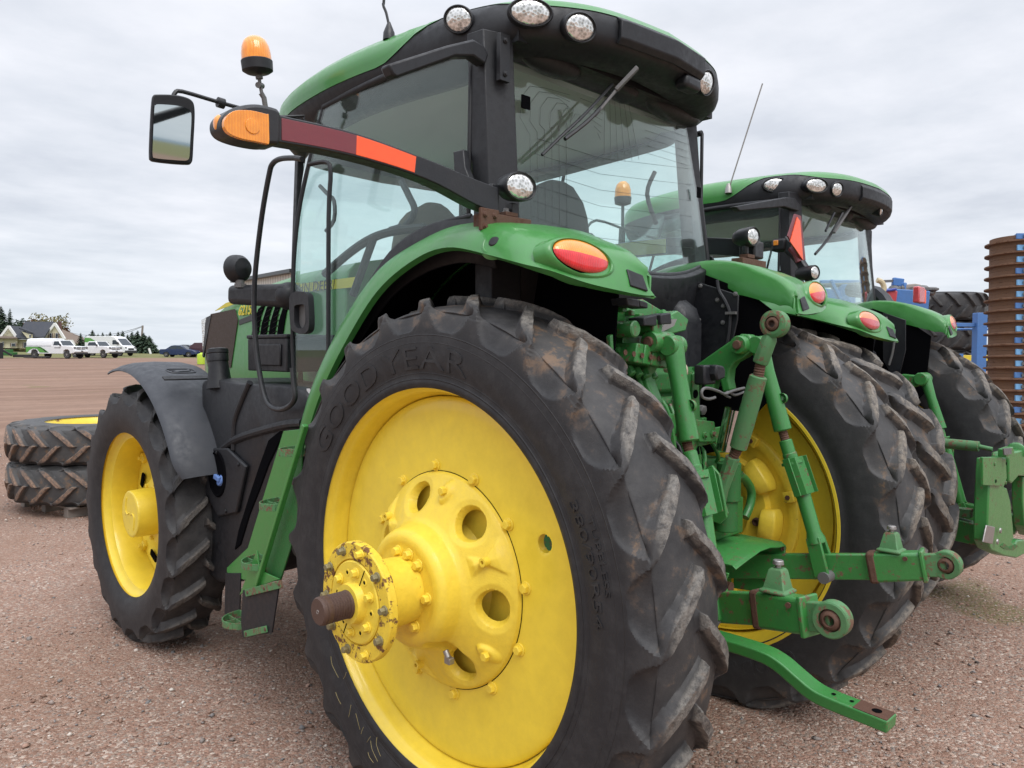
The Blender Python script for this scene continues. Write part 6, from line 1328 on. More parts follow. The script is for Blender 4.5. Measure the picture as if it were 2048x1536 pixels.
def background():
    VDh=V(CF[0],CF[1],0).normalized()
    M['vehglass']=plain('vehicle_glass',(.03,.04,.05),.08); M['tyreblack']=plain('plain_tyre',(.025,.025,.027),.8); M['cream']=paint('cream_siding',(.62,.58,.42),.7,amt=.2,scale=1,coat=0); M['shingle']=paint('dark_shingle',(.035,.04,.052),.85,amt=.2,scale=2,coat=0); M['brownshingle']=paint('brown_shingle',(.16,.12,.095),.85,amt=.2,scale=2,coat=0)
    M['trim']=plain('white_trim',(.7,.7,.68),.6); M['shutter']=plain('dark_shutter',(.10,.05,.045),.6); M['bluecar']=plain('dark_blue_paint',(.02,.035,.09),.25); M['redsuv']=plain('dark_red_paint',(.06,.025,.03),.3); M['lime']=plain('lime_plastic',(.42,.58,.04),.5); M['wood']=paint('weathered_wood',(.22,.19,.165),.85,amt=.4,scale=3,coat=0)
    M['liverygreen']=plain('livery_green',(.10,.30,.06),.35); M['chromeg']=plain('dark_grille',(.05,.05,.055),.3,.5)
    # the vehicles stand nose to the right, turned toward the camera
    vr=math.atan2(VRh.y,VRh.x)
    hd=vr-R(11)
    W=1.0
    def pick_front(root,b,x,w,z0,z1,gr=True):
        m=MB(); box(m,(x+.01,0,(z0+z1)/2),(.05,w*.62,(z1-z0)*.62)); g=m.build('grille',M['chromeg'],root,.01)
        m=MB(); box(m,(x+.035,0,(z0+z1)/2),(.03,w*.60,.05)); box(m,(x+.035,0,(z0+z1)/2),(.03,.07,(z1-z0)*.6)); m.build('grille_bar',M['trim'],g)
        for s in(-1,1): m=MB(); box(m,(x-.04,s*w*.42,(z0+z1)/2+.04),(.14,.26,.22)); m.build('headlight',M['worn'],root,.02)
        m=MB(); box(m,(x+.05,0,z0-.12),(.18,w*.98,.22)); m.build('bumper',M['white'],root,.04); m=MB(); box(m,(x+.02,0,z0-.33),(.14,w*.9,.18)); box(m,(x+.15,0,z0-.1),(.01,.3,.12)); m.build('number_plate',M['chromeg'],root,.02)
    def ex1(root,b):
        w=2.0
        pick_front(root,b,2.9,w,.88,1.28)
        # body-high canopy over the load bed
        m=MB(); rings=[]
        for x in(-2.85,-2.75,.15,.30):
            k=.97 if x in(-2.85,.30) else 1; rings.append([V(x,y*k,z) for y,z in((-.98,1.30),(-.96,1.75),(-.82,2.02),(-.4,2.12),(.4,2.12),(.82,2.02),(.96,1.75),(.98,1.30))])
        loft(m,rings); m.build('canopy',M['white'],root,.03)
        m=MB(); box(m,(-1.3,-1.005,1.30),(3.0,.01,.03)); m.build('trim_line',M['chromeg'],root)
        ys=-1.012
        m=MB(); plate(m,[V(x,ys,z) for x,z in((-2.86,1.22),(-1.1,1.22),(-.65,1.0),(-.1,.62),(-1.2,.62),(-1.5,1.0),(-2.0,1.05),(-2.4,.9),(-2.7,.62),(-2.86,.62))],(0,.008,0)); m.build('green_swoosh',M['liverygreen'],root)
        m=MB(); plate(m,[V(x,ys-.006,z) for x,z in((-1.6,1.22),(-1.2,1.20),(-.65,.95),(-.2,.62),(-.42,.62),(-.9,1.0),(-1.3,1.15))],(0,.008,0)); m.build('dark_swoosh',M['decal'],root)
        m=MB(); text_on(m,'GREEN ISLE',.16,V(.95,-1.012,1.12),(1,0,0),(0,0,1),.002) if False else box(m,(.95,-1.012,1.12),(.75,.004,.07)); m.build('door_lettering',M['worn'],root)
        yf=lambda z:-1.0+.17*max(0,(z-1.3)/.7)
        sideglass_(root,[(.42,1.38),(.50,1.78),(1.02,1.80),(1.30,1.40)],lambda z:-(.97-(z-1.3)/.6*.10)-.014)
        m=MB(); plate(m,[V(1.40,-.80,1.36),V(1.02,-.68,1.86),V(1.02,.68,1.86),V(1.40,.80,1.36)],V(.02,0,.015)); m.build('windscreen',M['vehglass'],root)
        m=MB(); box(m,(1.35,-1.08,1.42),(.12,.16,.2)); m.build('door_mirror',M['chromeg'],root,.02)
    body=[(-2.9,.55),(-2.9,1.30),(.30,1.32),(1.45,1.34),(2.6,1.28),(2.9,1.15),(2.9,.60),(2.45,.50),(2.4,.80),(2.2,.95),(1.9,.95),(1.65,.80),(1.6,.50),(-1.45,.50),(-1.5,.80),(-1.7,.95),(-2.05,.95),(-2.25,.80),(-2.3,.5)]
    cabn=[(.30,1.30),(.36,1.80),(.55,1.90),(.98,1.90),(1.44,1.32)]
    M['vehglass']=M['vehglass']
    p=gpos(114,82.); vehicle('pickup_truck','white pickup with a tall canopy and green swoosh along its bed','pickup truck',p,hd,M['white'],body,2.0,[cabn],(2.03,-1.88),.40,ex1)
    def ex2(root,b):
        pick_front(root,b,2.75,1.95,.85,1.25); sideglass_(root,[(-.1,1.36),(.0,1.72),(.85,1.74),(1.15,1.36)],lambda z:-(.945-(z-1.25)/.59*.0975)-.014)
        m=MB(); plate(m,[V(1.28,-.76,1.34),V(.90,-.66,1.80),V(.90,.66,1.80),V(1.28,.76,1.34)],V(.02,0,.015)); m.build('windscreen',M['vehglass'],root)
        m=MB(); box(m,(1.2,-1.05,1.40),(.12,.16,.2)); m.build('door_mirror',M['chromeg'],root,.02)
    body2=[(-2.8,.55),(-2.8,1.22),(1.3,1.30),(2.5,1.24),(2.75,1.1),(2.75,.58),(2.3,.5),(2.25,.8),(2.05,.92),(1.8,.92),(1.55,.8),(1.5,.5),(-1.4,.5),(-1.45,.8),(-1.65,.92),(-1.95,.92),(-2.15,.8),(-2.2,.5)]
    p=gpos(190,87.); vehicle('pickup_truck','plain white pickup parked between the canopy pickup and the white van','pickup truck',p,hd-R(3),M['white'],body2,1.95,[[(-.25,1.25),(-.15,1.75),(.05,1.84),(.86,1.84),(1.30,1.28)]],(1.92,-1.80),.38,ex2)
    def ex3(root,b):
        m=MB(); box(m,(3.0,0,.85),(.05,1.0,.22)); m.build('grille',M['chromeg'],root,.02)
        m=MB(); box(m,(2.97,0,.52),(.16,2.0,.32)); box(m,(0,-1.01,.52),(4.6,.03,.18)); m.build('bumper',M['chromeg'],root,.03)
        for s in(-1,1): m=MB(); box(m,(2.86,s*.82,1.0),(.22,.30,.22)); m.build('headlight',M['worn'],root,.03)
        sideglass_(root,[(1.15,1.42),(1.2,1.95),(1.62,1.95),(2.12,1.42)],-1.014)
        m=MB(); plate(m,[V(2.47,-.82,1.33),V(1.66,-.74,2.14),V(1.66,.74,2.14),V(2.47,.82,1.33)],V(.02,0,.02)); m.build('windscreen',M['vehglass'],root)
        m=MB(); plate(m,[V(x,-1.012,z) for x,z in((-2.85,2.25),(-2.0,2.2),(-1.2,1.8),(-.9,1.4),(-1.6,1.6),(-2.85,1.7))],(0,.008,0)); m.build('green_swoosh',M['liverygreen'],root)
        m=MB(); box(m,(.1,-1.012,1.62),(1.0,.004,.10)); m.build('side_lettering',M['worn'],root)
        m=MB(); box(m,(2.0,-1.10,1.55),(.14,.18,.3)); m.build('door_mirror',M['chromeg'],root,.02)
    body3=[(-2.9,.45),(-2.9,2.2),(-2.7,2.42),(.9,2.45),(1.45,2.32),(2.45,1.32),(2.85,1.12),(3.0,.85),(2.98,.45),(2.55,.42),(2.5,.7),(2.3,.85),(2.0,.85),(1.8,.7),(1.75,.42),(-1.4,.42),(-1.45,.7),(-1.65,.85),(-1.95,.85),(-2.15,.7),(-2.2,.42)]
    p=gpos(221,97.); vehicle('van','white high-roofed van with a green flash at the back of its side','van',p,hd-R(2),M['white'],body3,2.0,[],(2.15,-1.80),.36,ex3)
    def ex4(root,b):
        yc=lambda z:-(.845-(z-.94)/.5*.0875)-.014; sideglass_(root,[(-1.15,.98),(-.7,1.33),(-.05,1.36),(-.05,.98)],yc); sideglass_(root,[(.02,.98),(.02,1.36),(.35,1.33),(.95,.98)],yc)
        m=MB(); plate(m,[V(1.08,-.66,.96),V(.45,-.56,1.40),V(.45,.56,1.40),V(1.08,.66,.96)],V(.02,0,.02)); m.build('windscreen',M['vehglass'],root)
        for s in(-1,1): m=MB(); box(m,(2.12,s*.62,.66),(.12,.28,.14)); m.build('headlight',M['worn'],root,.03)
    body4=[(-2.2,.35),(-2.25,.80),(-2.1,.95),(-1.4,.97),(1.1,.95),(1.9,.82),(2.2,.62),(2.22,.35),(1.75,.28),(1.7,.5),(1.5,.63),(1.25,.63),(1.05,.5),(1.0,.28),(-1.0,.28),(-1.05,.5),(-1.25,.63),(-1.5,.63),(-1.7,.5),(-1.75,.28)]
    p=gpos(361,95.); vehicle('car','dark blue saloon car in the yard left of the lime green tank','car',p,hd+R(9),M['bluecar'],body4,1.75,[[(-1.5,.94),(-.8,1.38),(-.4,1.44),(.3,1.42),(1.12,.94)]],(1.38,-1.38),.31,ex4)
    p=gpos(377,104.); vehicle('car','small grey car whose roof shows behind the dark blue saloon','car',p,hd+R(11),plain('grey_paint',(.10,.11,.12),.3),body4,1.75,[[(-1.5,.94),(-.8,1.38),(-.4,1.44),(.3,1.42),(1.12,.94)]],(1.38,-1.38),.31,ex4)
    def ex5(root,b):
        yc=lambda z:-(.895-(z-1.1)/.68*.0925)-.014; sideglass_(root,[(-1.9,1.15),(-1.8,1.6),(-.2,1.65),(.0,1.15)],yc); sideglass_(root,[(.1,1.15),(.1,1.62),(.5,1.6),(.9,1.15)],yc)
    body5=[(-2.3,.4),(-2.35,1.1),(1.1,1.12),(2.1,1.0),(2.3,.8),(2.3,.4),(1.8,.35),(1.75,.65),(1.5,.78),(1.25,.78),(1.0,.65),(.95,.35),(-1.1,.35),(-1.15,.65),(-1.4,.78),(-1.6,.78),(-1.85,.65),(-1.9,.35)]
    p=gpos(399,97.); vehicle('car','dark red four-wheel-drive parked against the lime green tank','car',p,hd+PI+R(10),M['redsuv'],body5,1.85,[[(-2.3,1.1),(-2.15,1.68),(-1.6,1.78),(.3,1.76),(1.1,1.1)]],(1.38,-1.48),.36,ex5)
    p=gpos(404,60.); m=MB(); prof(m,p+V(0,0,.0),(0,0,1),[(0,.3),(.02,.36),(.75,.36),(.8,.34),(.86,.15),(.92,.12)],24); o=m.build('tank',M['lime'],None,.01); tag(o,'lime green plastic tank just left of the near tractor\'s bonnet','tank')
    # ---- farmhouse
    VDh=V(*(ray(75,700)));VDh.z=0;VDh.normalize(); dH=160.; root=empty('house',gpos(70,dH),0); tag(root,'cream farmhouse with dark shingle gables behind the parked pickups','house')
    base=root.location.copy()
    def pt(a,b,d): return DD(a,b,d)-base
    def slab(name,pts,d,t,mat,par=root,bev=0):
        m=MB(); P=[pt(a,b,d) for a,b in pts]; m2=[p+VDh*t for p in P]; loft(m,[P,m2]); return m.build(name,M[mat],par,bev)
    def H(a,b): return (a/4.8,600+b/4.8)
    gy=516
    slab('wall',[H(430,362),H(530,235),H(612,372),H(612,gy),H(430,gy)],dH,8,'cream')
    slab('wall',[H(20,345),H(85,262),H(165,372),H(165,gy),H(20,gy)],dH-3,8,'cream')
    slab('wall',[H(-40,372),H(165,376),H(165,gy),H(-40,gy)],dH-4,6,'cream'); slab('wall',[H(165,378),H(430,378),H(430,gy),H(165,gy)],dH-3,7,'cream')
    def roofq(name,a,b,c,d_,da,db,mat='shingle',par=root,t=.25):
        """quad from eave (depth da) to ridge (depth db)"""
        P=[pt(*a,da),pt(*b,da),pt(*c,db),pt(*d_,db)]; m=MB(); n=(P[1]-P[0]).cross(P[3]-P[0]).normalized()*t; loft(m,[P,[p+n for p in P]]); return m.build(name,M[mat],par)
    roofq('roof',H(165,378),H(430,362),H(525,218),H(245,215),dH-3.3,dH+2)
    roofq('roof',H(168,374),H(312,378),H(205,262),H(84,254),dH-4.2,dH-1)
    roofq('roof',H(-60,372),H(168,374),H(150,362),H(-60,352),dH-5,dH-3.4,'brownshingle')
    for a,b in((H(425,366),H(528,226)),(H(528,226),H(622,376)),(H(10,350),H(84,252)),(H(84,252),H(172,376))):
        m=MB(); bar(m,pt(*a,dH-3.6 if a[0]<60 else dH-.4),pt(*b,dH-3.6 if a[0]<60 else dH-.4),.35,.45); m.build('bargeboard',M['trim'],root)
    dm=slab('dormer',[H(205,300),H(272,322),H(315,330),H(312,366),H(262,366)],dH-4.4,4,'cream'); roofq('dormer_roof',H(180,276),H(316,326),H(312,318),H(230,276),dH-4.8,dH-2,'shingle',dm); 
    def win(a,b,w,h,d,par=root,sh=True):
        c=H(a,b); fr=slab('window',[H(a-w,b-h),H(a+w,b-h),H(a+w,b+h),H(a-w,b+h)],d,.12,'trim',par); m=MB(); P=[pt(*q,d-.06) for q in(H(a-w+3,b-h+3),H(a+w-3,b-h+3),H(a+w-3,b+h-3),H(a-w+3,b+h-3))]; loft(m,[P,[p+VDh*.02 for p in P]]); m.build('pane',M['vehglass'],fr)
        if sh:
            for s in(-1,1): m=MB(); P=[pt(*q,d-.05) for q in(H(a+s*(w+2),b-h),H(a+s*(w+10),b-h),H(a+s*(w+10),b+h),H(a+s*(w+2),b+h))]; loft(m,[P,[p+VDh*.08 for p in P]]); m.build('shutter',M['shutter'],fr)
    win(487,345,12,28,dH-.3);win(545,345,12,28,dH-.3);win(128,430,20,16,dH-4.3);win(242,435,16,26,dH-3.3);win(302,430,8,20,dH-3.3);win(288,346,10,14,dH-4.6,dm,False);win(28,425,10,24,dH-4.3,root,False)
    m=MB(); P=pt(*H(575,285),dH+3); box(m,P,(.6,.6,3.5)); m.build('chimney',M['shutter'],root)
    r2=empty('house',gpos(145,175.),0); tag(r2,'low house with a brown hip roof behind the white pickups','house'); base2=r2.location.copy()
    def pt2(a,b,d): return DD(a,b,d)-base2
    m=MB(); P=[pt2(*q,175) for q in(H(600,378),H(845,440),H(845,520),H(600,520))]; loft(m,[P,[p+VDh*9 for p in P]]); m.build('wall',M['cream'],r2)
    m=MB(); P=[pt2(*H(600,380),174.5),pt2(*H(850,445),174.5),pt2(*H(800,365),179),pt2(*H(585,285),179)]; n=VDh*.3+V(0,0,.2); loft(m,[P,[p+n for p in P]]); m.build('roof',M['brownshingle'],r2)
    m=MB(); P=[pt2(*q,174.2) for q in(H(620,380),H(700,382),H(730,430),H(620,430))]; loft(m,[P,[p+VDh*.3 for p in P]]); m.build('porch_gable',M['trim'],r2)
    VDh=V(CF[0],CF[1],0).normalized()
    # utility pole with leaning top and two sagging wires
    pb=gpos((1350)/4.8,120.); pt_=DD(1370/4.8,600+245/4.8,120.); m=MB(); rod(m,pb,pt_,.20,.14,12); o=m.build('utility_pole',M['wood'],None); tag(o,'weathered wooden utility pole standing in front of the spruce row','utility pole')
    m=MB(); q=DD(1440/4.8,600+492/4.8,110.); bar(m,gpos(1447/4.8,110.),DD(1430/4.8,600+465/4.8,110.),.2,.2); o=m.build('post',M['trim'],None); tag(o,'short leaning white post by the end of the spruce row','post')
    for k,e in enumerate(((640,300),(700,330))):
        m=MB(); a=DD(1370/4.8,600+(250+k*6)/4.8,120.); b=DD(e[0]/4.8,600+e[1]/4.8,170.); pts=[a.lerp(b,t)-V(0,0,1)*(1.2*4*t*(1-t)) for t in np.linspace(0,1,12)]; tube(m,pts,.035,5); o=m.build('overhead_wire',M['decal'],None); tag(o,['upper overhead wire from the utility pole to the farmhouse','lower overhead wire from the utility pole to the brown roofed house'][k],'wire')
    # ---- conifers and autumn trees
    lm,nt,b,_=nm('spruce_foliage'); g=nt.nodes.new('ShaderNodeNewGeometry'); nt.links.new(ramp(nt,g.outputs['Random Per Island'],[(0,(.012,.028,.016)),(.5,(.028,.055,.030)),(1,(.06,.09,.045))]),b.inputs['Base Color']); b.inputs['Roughness'].default_value=.9; M['spruce']=lm
    lm,nt,b,_=nm('autumn_foliage'); g=nt.nodes.new('ShaderNodeNewGeometry'); nt.links.new(ramp(nt,g.outputs['Random Per Island'],[(0,(.06,.07,.025)),(.5,(.15,.13,.05)),(1,(.24,.20,.09))]),b.inputs['Base Color']); b.inputs['Roughness'].default_value=.9; M['autumn']=lm
    lm,nt,b,_=nm('russet_foliage'); g=nt.nodes.new('ShaderNodeNewGeometry'); nt.links.new(ramp(nt,g.outputs['Random Per Island'],[(0,(.07,.035,.02)),(1,(.22,.10,.055))]),b.inputs['Base Color']); b.inputs['Roughness'].default_value=.9; M['russet']=lm
    rnd=random.Random(3)
    def leafs(m,c,rad,n,sz,zs=1.):
        for _ in range(n):
            d=Vector((rnd.gauss(0,1),rnd.gauss(0,1),rnd.gauss(0,1)*zs)).normalized()*rad*rnd.random()**.4; q=Vector(c)+d; a=Vector((rnd.gauss(0,1),rnd.gauss(0,1),rnd.gauss(0,1))).normalized(); e=a.orthogonal().normalized()*sz*rnd.uniform(.6,1.4); f=a.cross(e).normalized()*sz*rnd.uniform(.4,.9)
            m.add([q-e,q+f,q+e,q-f],[(0,1,2,3)])
    def spruce(px,top,d,w,label,group='spruces in a row beyond the vehicles'):
        w=w*.8
        b=gpos(px,d); t=DD(px,top,d); Hh=t.z-b.z; root=empty('spruce_tree',b); tag(root,label,'tree',group)
        m=MB(); rod(m,(0,0,0),(0,0,Hh*.98),.022*Hh,.01,8); m.build('trunk',M['wood'],root)
        m=MB(); n=int(16+Hh*2)
        for i in range(n):
            f=i/(n-1); z=Hh*(.04+.95*f); rr=w*(1-f)**.8*rnd.uniform(.75,1.15)+.08; k=int(7+9*(1-f))
            for j in range(k):
                a=rnd.uniform(0,2*PI); L_=rr*rnd.uniform(.6,1.1); dv=V(math.cos(a),math.sin(a),0)
                for s_ in range(5):
                    u=(s_+.6)/5; q=dv*(L_*u)+V(0,0,z-.30*L_*u*u+rnd.uniform(-.1,.1)); wd=.30*w*(1-.6*u)*rnd.uniform(.6,1.3)*(.35+.65*(1-f)); sd=V(-dv.y,dv.x,rnd.uniform(-.4,.4))*wd; m.add([q-dv*L_*.16-sd*.4,q+sd,q+dv*L_*.16+V(0,0,-.12*L_),q-sd],[(0,1,2,3)])
        m.build('crown',M['spruce'],root)
    specs=[(162,666,130,1.6),(173,671,128,1.7),(186,660,125,2.4),(197,668,124,1.8),(206,665,122,1.8),(214,669,123,1.7),(221,664,122,2.0),(230,671,121,1.7),(237,664,120,2.1),(246,662,119,2.3),(256,669,118,2.0),(265,664,117,2.4),(276,662,116,2.8),(288,666,115,2.9),(299,672,114,2.6),(305,688,113,1.8)]
    for i,(px,top,d,w) in enumerate(specs): spruce(px,top,d,w,'spruce in the dense dark row between the van and the utility pole')
    spruce(4,612,185,5.6,'tall dark spruce at the left edge of the picture','spruces beside the farmhouse'); spruce(22,617,182,3.0,'tall narrow spruce with drooping tiers next to the farmhouse','spruces beside the farmhouse')
    def tree(name,px,top,d,w,mat,label):
        b=gpos(px,d); t=DD(px,top,d); Hh=t.z-b.z; root=empty(name,b); tag(root,label,'tree')
        m=MB(); rod(m,(0,0,0),(0,0,Hh*.75),.22,.08,8)
        for k in range(5): a=k*1.3; rod(m,(0,0,Hh*.5),(w*.6*math.cos(a),w*.6*math.sin(a),Hh*.8),.08,.02,6)
        m.build('trunk',M['wood'],root); m=MB()
        for k in range(9): a=rnd.uniform(0,6.3); leafs(m,(w*.55*math.cos(a),w*.55*math.sin(a),Hh*rnd.uniform(.66,.9)),w*.5,110,.28,.8)
        m.build('crown',M[mat],root)
    tree('broadleaf_tree',56,638,185,3.2,'spruce','dark rounded tree rising behind the farmhouse ridge'); tree('broadleaf_tree',74,640,185,3.0,'russet','russet tree behind the middle of the farmhouse roof'); tree('broadleaf_tree',102,638,185,4.8,'autumn','sparse yellow-green tree behind the farmhouse gable'); tree('broadleaf_tree',125,656,190,2.5,'russet','small russet tree above the brown hip roof')
    # dry bank and low machinery by the house
    m=MB(); leafs(m,(0,0,0),1,1400,.35); 
    for i,v in enumerate(m.v): pass
    bk=gpos(38,120.); m.v=[(bk.x+VRh.x*x*9+VDh.x*y*3,bk.y+VRh.y*x*9+VDh.y*y*3,bk.z+abs(z)*.45) for x,y,z in m.v]; o=m.build('undergrowth',M['autumn'],None); tag(o,'dry brown weeds in front of the farmhouse','weeds',kind='stuff')
    p=gpos(0,78.); root=empty('machine_frame',p); tag(root,'dark machine part cut off by the left edge of the picture','implement'); m=MB(); box(m,(0,0,.8),(.5,.4,1.6)); bar(m,(0,0,1.0),(1.0,-.2,.3),.2,.2); m.build('frame',M['blackmetal'],root,.03)
    p=gpos(17,80.); root=empty('implement',p,vr); tag(root,'low green farm implement on black tyres left of the canopy pickup','implement')
    m=MB(); box(m,(0,0,.45),(1.4,.8,.35)); bar(m,(-.7,0,.4),(-.2,0,.9),.15,.15); box(m,(.1,0,.75),(.5,.5,.3)); m.build('frame',M['casting'],root,.03); m=MB(); box(m,(1.4,0,.25),(1.6,.5,.28)); box(m,(2.9,0,.14),(2.4,.6,.16)); m.build('pallet_load',M['tyreblack'],root,.03)
    # long shed glimpsed above the bonnet
    p=DD(520,560,48.); root=empty('shed',V(p.x,p.y,float(hgt(p.x,p.y)))); tag(root,'long pale corrugated shed just above the near tractor\'s bonnet','shed'); bs=root.location.copy()
    def q3(a,b,d): return DD(a,b,d)-bs
    A=q3(470,566,60.);B=q3(590,546,46.); down=V(0,0,1)
    m=MB(); P=[A,B,V(B.x,B.y,0),V(A.x,A.y,0)]; n=VDh*9; loft(m,[P,[x+n for x in P]]); sd,nt,b,_=nm('corrugated_wall'); w=nt.nodes.new('ShaderNodeTexWave'); w.inputs['Scale'].default_value=2.2; nt.links.new(objco(nt),w.inputs[0]); nt.links.new(ramp(nt,w.outputs['Fac'],[(.2,(.50,.47,.40)),(.7,(.68,.65,.57))]),b.inputs['Base Color']); m.build('wall',sd,root)
    m=MB(); bar(m,A+V(0,0,.1)-VDh*.3,B+V(0,0,.1)-VDh*.3,.5,.22); m.build('roof_edge',M['decal'],root)
    # ---- two spare wheels lying on a pallet behind the front wheel
    tr=Tyre(.955,.575,.425,.40,21,lug=.052,sweep=15,per=26,ns=44,seed=12,lw=(1.5,2.3),udeep=.10)
    rbt=rubber('stored_tyre_rubber',.925,.78,1.0,(.25,.16,.11),mud=.8,greyside=.4); me=tr.mesh('tyre',None,rbt)
    cx=DD(204,850,8.95)
    for i,zz in enumerate((.125+.212,.125+.425+.214)):
        m=MB(); r=.585
        prf=[(-.20,r),(-.203,r+.012),(-.195,r+.016),(-.185,r-.005),(-.15,r-.012),(-.13,r-.03),(-.05,r-.04),(.05,r-.04),(.13,r-.03),(.15,r-.012),(.185,r-.005),(.195,r+.016),(.203,r+.012),(.20,r),(.15,r-.03),(.05,r-.055),(-.05,r-.055),(-.15,r-.03),(-.20,r)]
        lathex(m,prf,96); root=m.build('spare_wheel',M['yellow'],None); root.location=(cx.x,cx.y,zz); root.rotation_euler=(0,R(90),R(20+i*25))
        addobj('tyre',me,root); tag(root,['narrow yellow-rimmed spare wheel lying flat directly on the pallet','narrow yellow-rimmed spare wheel lying flat on top of the other one'][i],'wheel','spare wheels stacked on a pallet')
    root=empty('pallet',(cx.x,cx.y,0),R(10)); tag(root,'wooden pallet under the two stacked spare wheels','pallet')
    m=MB(); 
    for k in range(7): box(m,(-.6+k*.2,0,.105),(.10,1.2,.02))
    m.build('deck_board',M['wood'],root,.003); m=MB(); 
    for k in(-.5,0,.5): box(m,(0,k,.0475),(1.3,.09,.095))
    m.build('stringer',M['wood'],root,.003)
    # ---- right-hand side: folded ring roller, stored tyres, blue machinery
    M['blue']=paint('implement_blue',(.06,.17,.42),.45,amt=.3,scale=5,coat=.1,dirt=(.12,.13,.15)); M['lightblue']=paint('scraper_blue',(.16,.38,.66),.45,amt=.3,scale=9,coat=.1,dirt=(.2,.25,.3)); M['ring']=paint('rusty_ring',(.16,.085,.05),.7,amt=.5,scale=10,coat=0,dirt=(.24,.14,.085),rust=.3,bumps=.15,rustcol=(.07,.035,.022))
    dR=8.0; root=empty('ring_roller',DD(2040,880,dR)); root.location.z=0; tag(root,'folded-up roller of rusty brown rings with blue scrapers at the right edge','roller'); b0=root.location.copy()
    def q4(a,b,d=dR): return DD(a,b,d)-b0
    bot=q4(2034,905); top=q4(2040,478); ax=(top-bot).normalized(); Lh=(top-bot).length; n=19; pitch=Lh/n
    for k in range(n):
        m=MB(); c=bot+ax*(k*pitch); r_=.315
        prof(m,c,ax,[(0,r_*.86),(pitch*.36,r_*.86),(pitch*.40,r_*.9),(pitch*.44,r_),(pitch*.56,r_),(pitch*.60,r_*.9),(pitch*.64,r_*.86),(pitch*.985,r_*.86)],40); rg=m.build('roller_ring',M['ring'],root,ang=50)
        rg.rotation_euler=(0,0,0)
    fx=VRh; 
    for k in range(n):
        m=MB(); c=bot+ax*(k*pitch+pitch*.95)-VDh*.245-fx*.13; A_=.05 if k%3 else .06; loft(m,[[c-fx*A_-ax*.028,c+fx*A_*.6-ax*.028,c+fx*A_*.75+ax*.028,c-fx*A_*1.0+ax*.028],[c-fx*A_-ax*.028+VDh*.02,c+fx*A_*.6-ax*.028+VDh*.02,c+fx*A_*.75+ax*.028+VDh*.02,c-fx*A_+ax*.028+VDh*.02]]); sc=m.build('scraper',M['lightblue'] if k%3 else M['blue'],root,.002)
        m=MB(); bar(m,c-VDh*.012-fx*.0,c-VDh*.012+fx*.03,.004,.03); m.build('scraper_clamp',M['worn'],sc); m=MB(); rod(m,c+fx*.03,c+fx*.38,.008); m.build('scraper_stem',M['blue'],sc)
    m=MB(); bar(m,bot+fx*.42,top+fx*.42,.12,.12); m.build('roller_beam',M['blue'],root,.006)
    m=MB(); rod(m,bot-ax*.1,top+ax*.05,.05); box(m,bot-ax*.12,(.3,.3,.1)); m.build('roller_axle',M['blue'],root,.006)
    m=MB(); bar(m,bot-ax*.3-fx*.3,bot-ax*.3+fx*.6,.12,.12); bar(m,V(0,0,0)+fx*.2,bot+fx*.2-ax*.2,.14,.14); bar(m,V(0,0,.05)-fx*.5,V(0,0,.05)+fx*.9,.14,.1); m.build('frame',M['blue'],root,.006)
    # upright blue post and rails of the rack
    dP=10.5; root=empty('storage_rack',V(*DD(1958,700,dP)[:2],0)); tag(root,'blue steel rack with an upright post holding stored tyres','rack'); b1=root.location.copy()
    def q5(a,b,d): return DD(a,b,d)-b1
    m=MB(); t=q5(1959,626,dP); bar(m,V(0,0,0),V(0,0,t.z),.13,.13,VDh); m.build('post',M['blue'],root,.006)
    m=MB(); bar(m,q5(1868,649,dP),q5(1952,650,dP),.05,.05); bar(m,q5(1868,712,dP+.0),q5(1925,712,dP),.05,.06); rod(m,q5(1870,659,dP+.2),q5(2040,658,dP+.2),.018); m.build('rail',M['blue'],root,.004)
    m=MB(); bar(m,q5(1905,716,dP+.4),q5(1990,716,dP+.4),.06,.08); m.build('yellow_rail',M['yellow'],root,.004)
    trr=Tyre(.74,.42,.43,.36,18,lug=.045,sweep=14,per=22,ns=40,seed=15,lw=(1.3,2.0),udeep=.08); rk=rubber('stacked_tyre_rubber',.712,.60,.25,(.07,.068,.065),mud=.0,base=(.018,.018,.02)); me=trr.mesh('tyre',None,rk)
    labs=['big dark tyre at the top of the stack behind the second tractor','dark tyre second from the top of the tall stack','dark tyre third from the top of the tall stack','dark tyre fourth from the top of the tall stack','dark tyre second from the ground in the tall stack','dark tyre on the ground at the foot of the tall stack']
    c0=DD(1868,650,12.1); topz=DD(1868,588,12.1).z
    for k in range(6):
        gap=.16 if k>0 else 0
        o=bpy.data.objects.new('stored_tyre',me); COL.objects.link(o); o.location=(c0.x+(.0 if k==0 else -.02*k),c0.y+.03*k,topz-.22-.44*k); o.rotation_euler=(0,R(90),R(17*k)); tag(o,labs[k],'tyre','tyres in the tall stack')
    for k,(px,tp) in enumerate(((1975,603),(1925,690))):
        c1=DD(px,650,13.4); z=DD(px,tp,13.4).z; o=bpy.data.objects.new('stored_tyre',me); COL.objects.link(o); o.location=(c1.x,c1.y,z-.22); o.rotation_euler=(0,R(90),R(9+40*k)); tag(o,['dark tyre lying to the right of the tall stack, behind the blue post','lower dark tyre behind the blue post'][k],'tyre')
    # blue seed machine beyond the second tractor
    dB=9.5; root=empty('blue_machine',V(*DD(1780,640,dB)[:2],0)); tag(root,'blue and red farm machine with a tan hose beyond the second tractor','farm machine'); b2=root.location.copy()
    def q6(a,b,d=dB): return DD(a,b,d)-b2
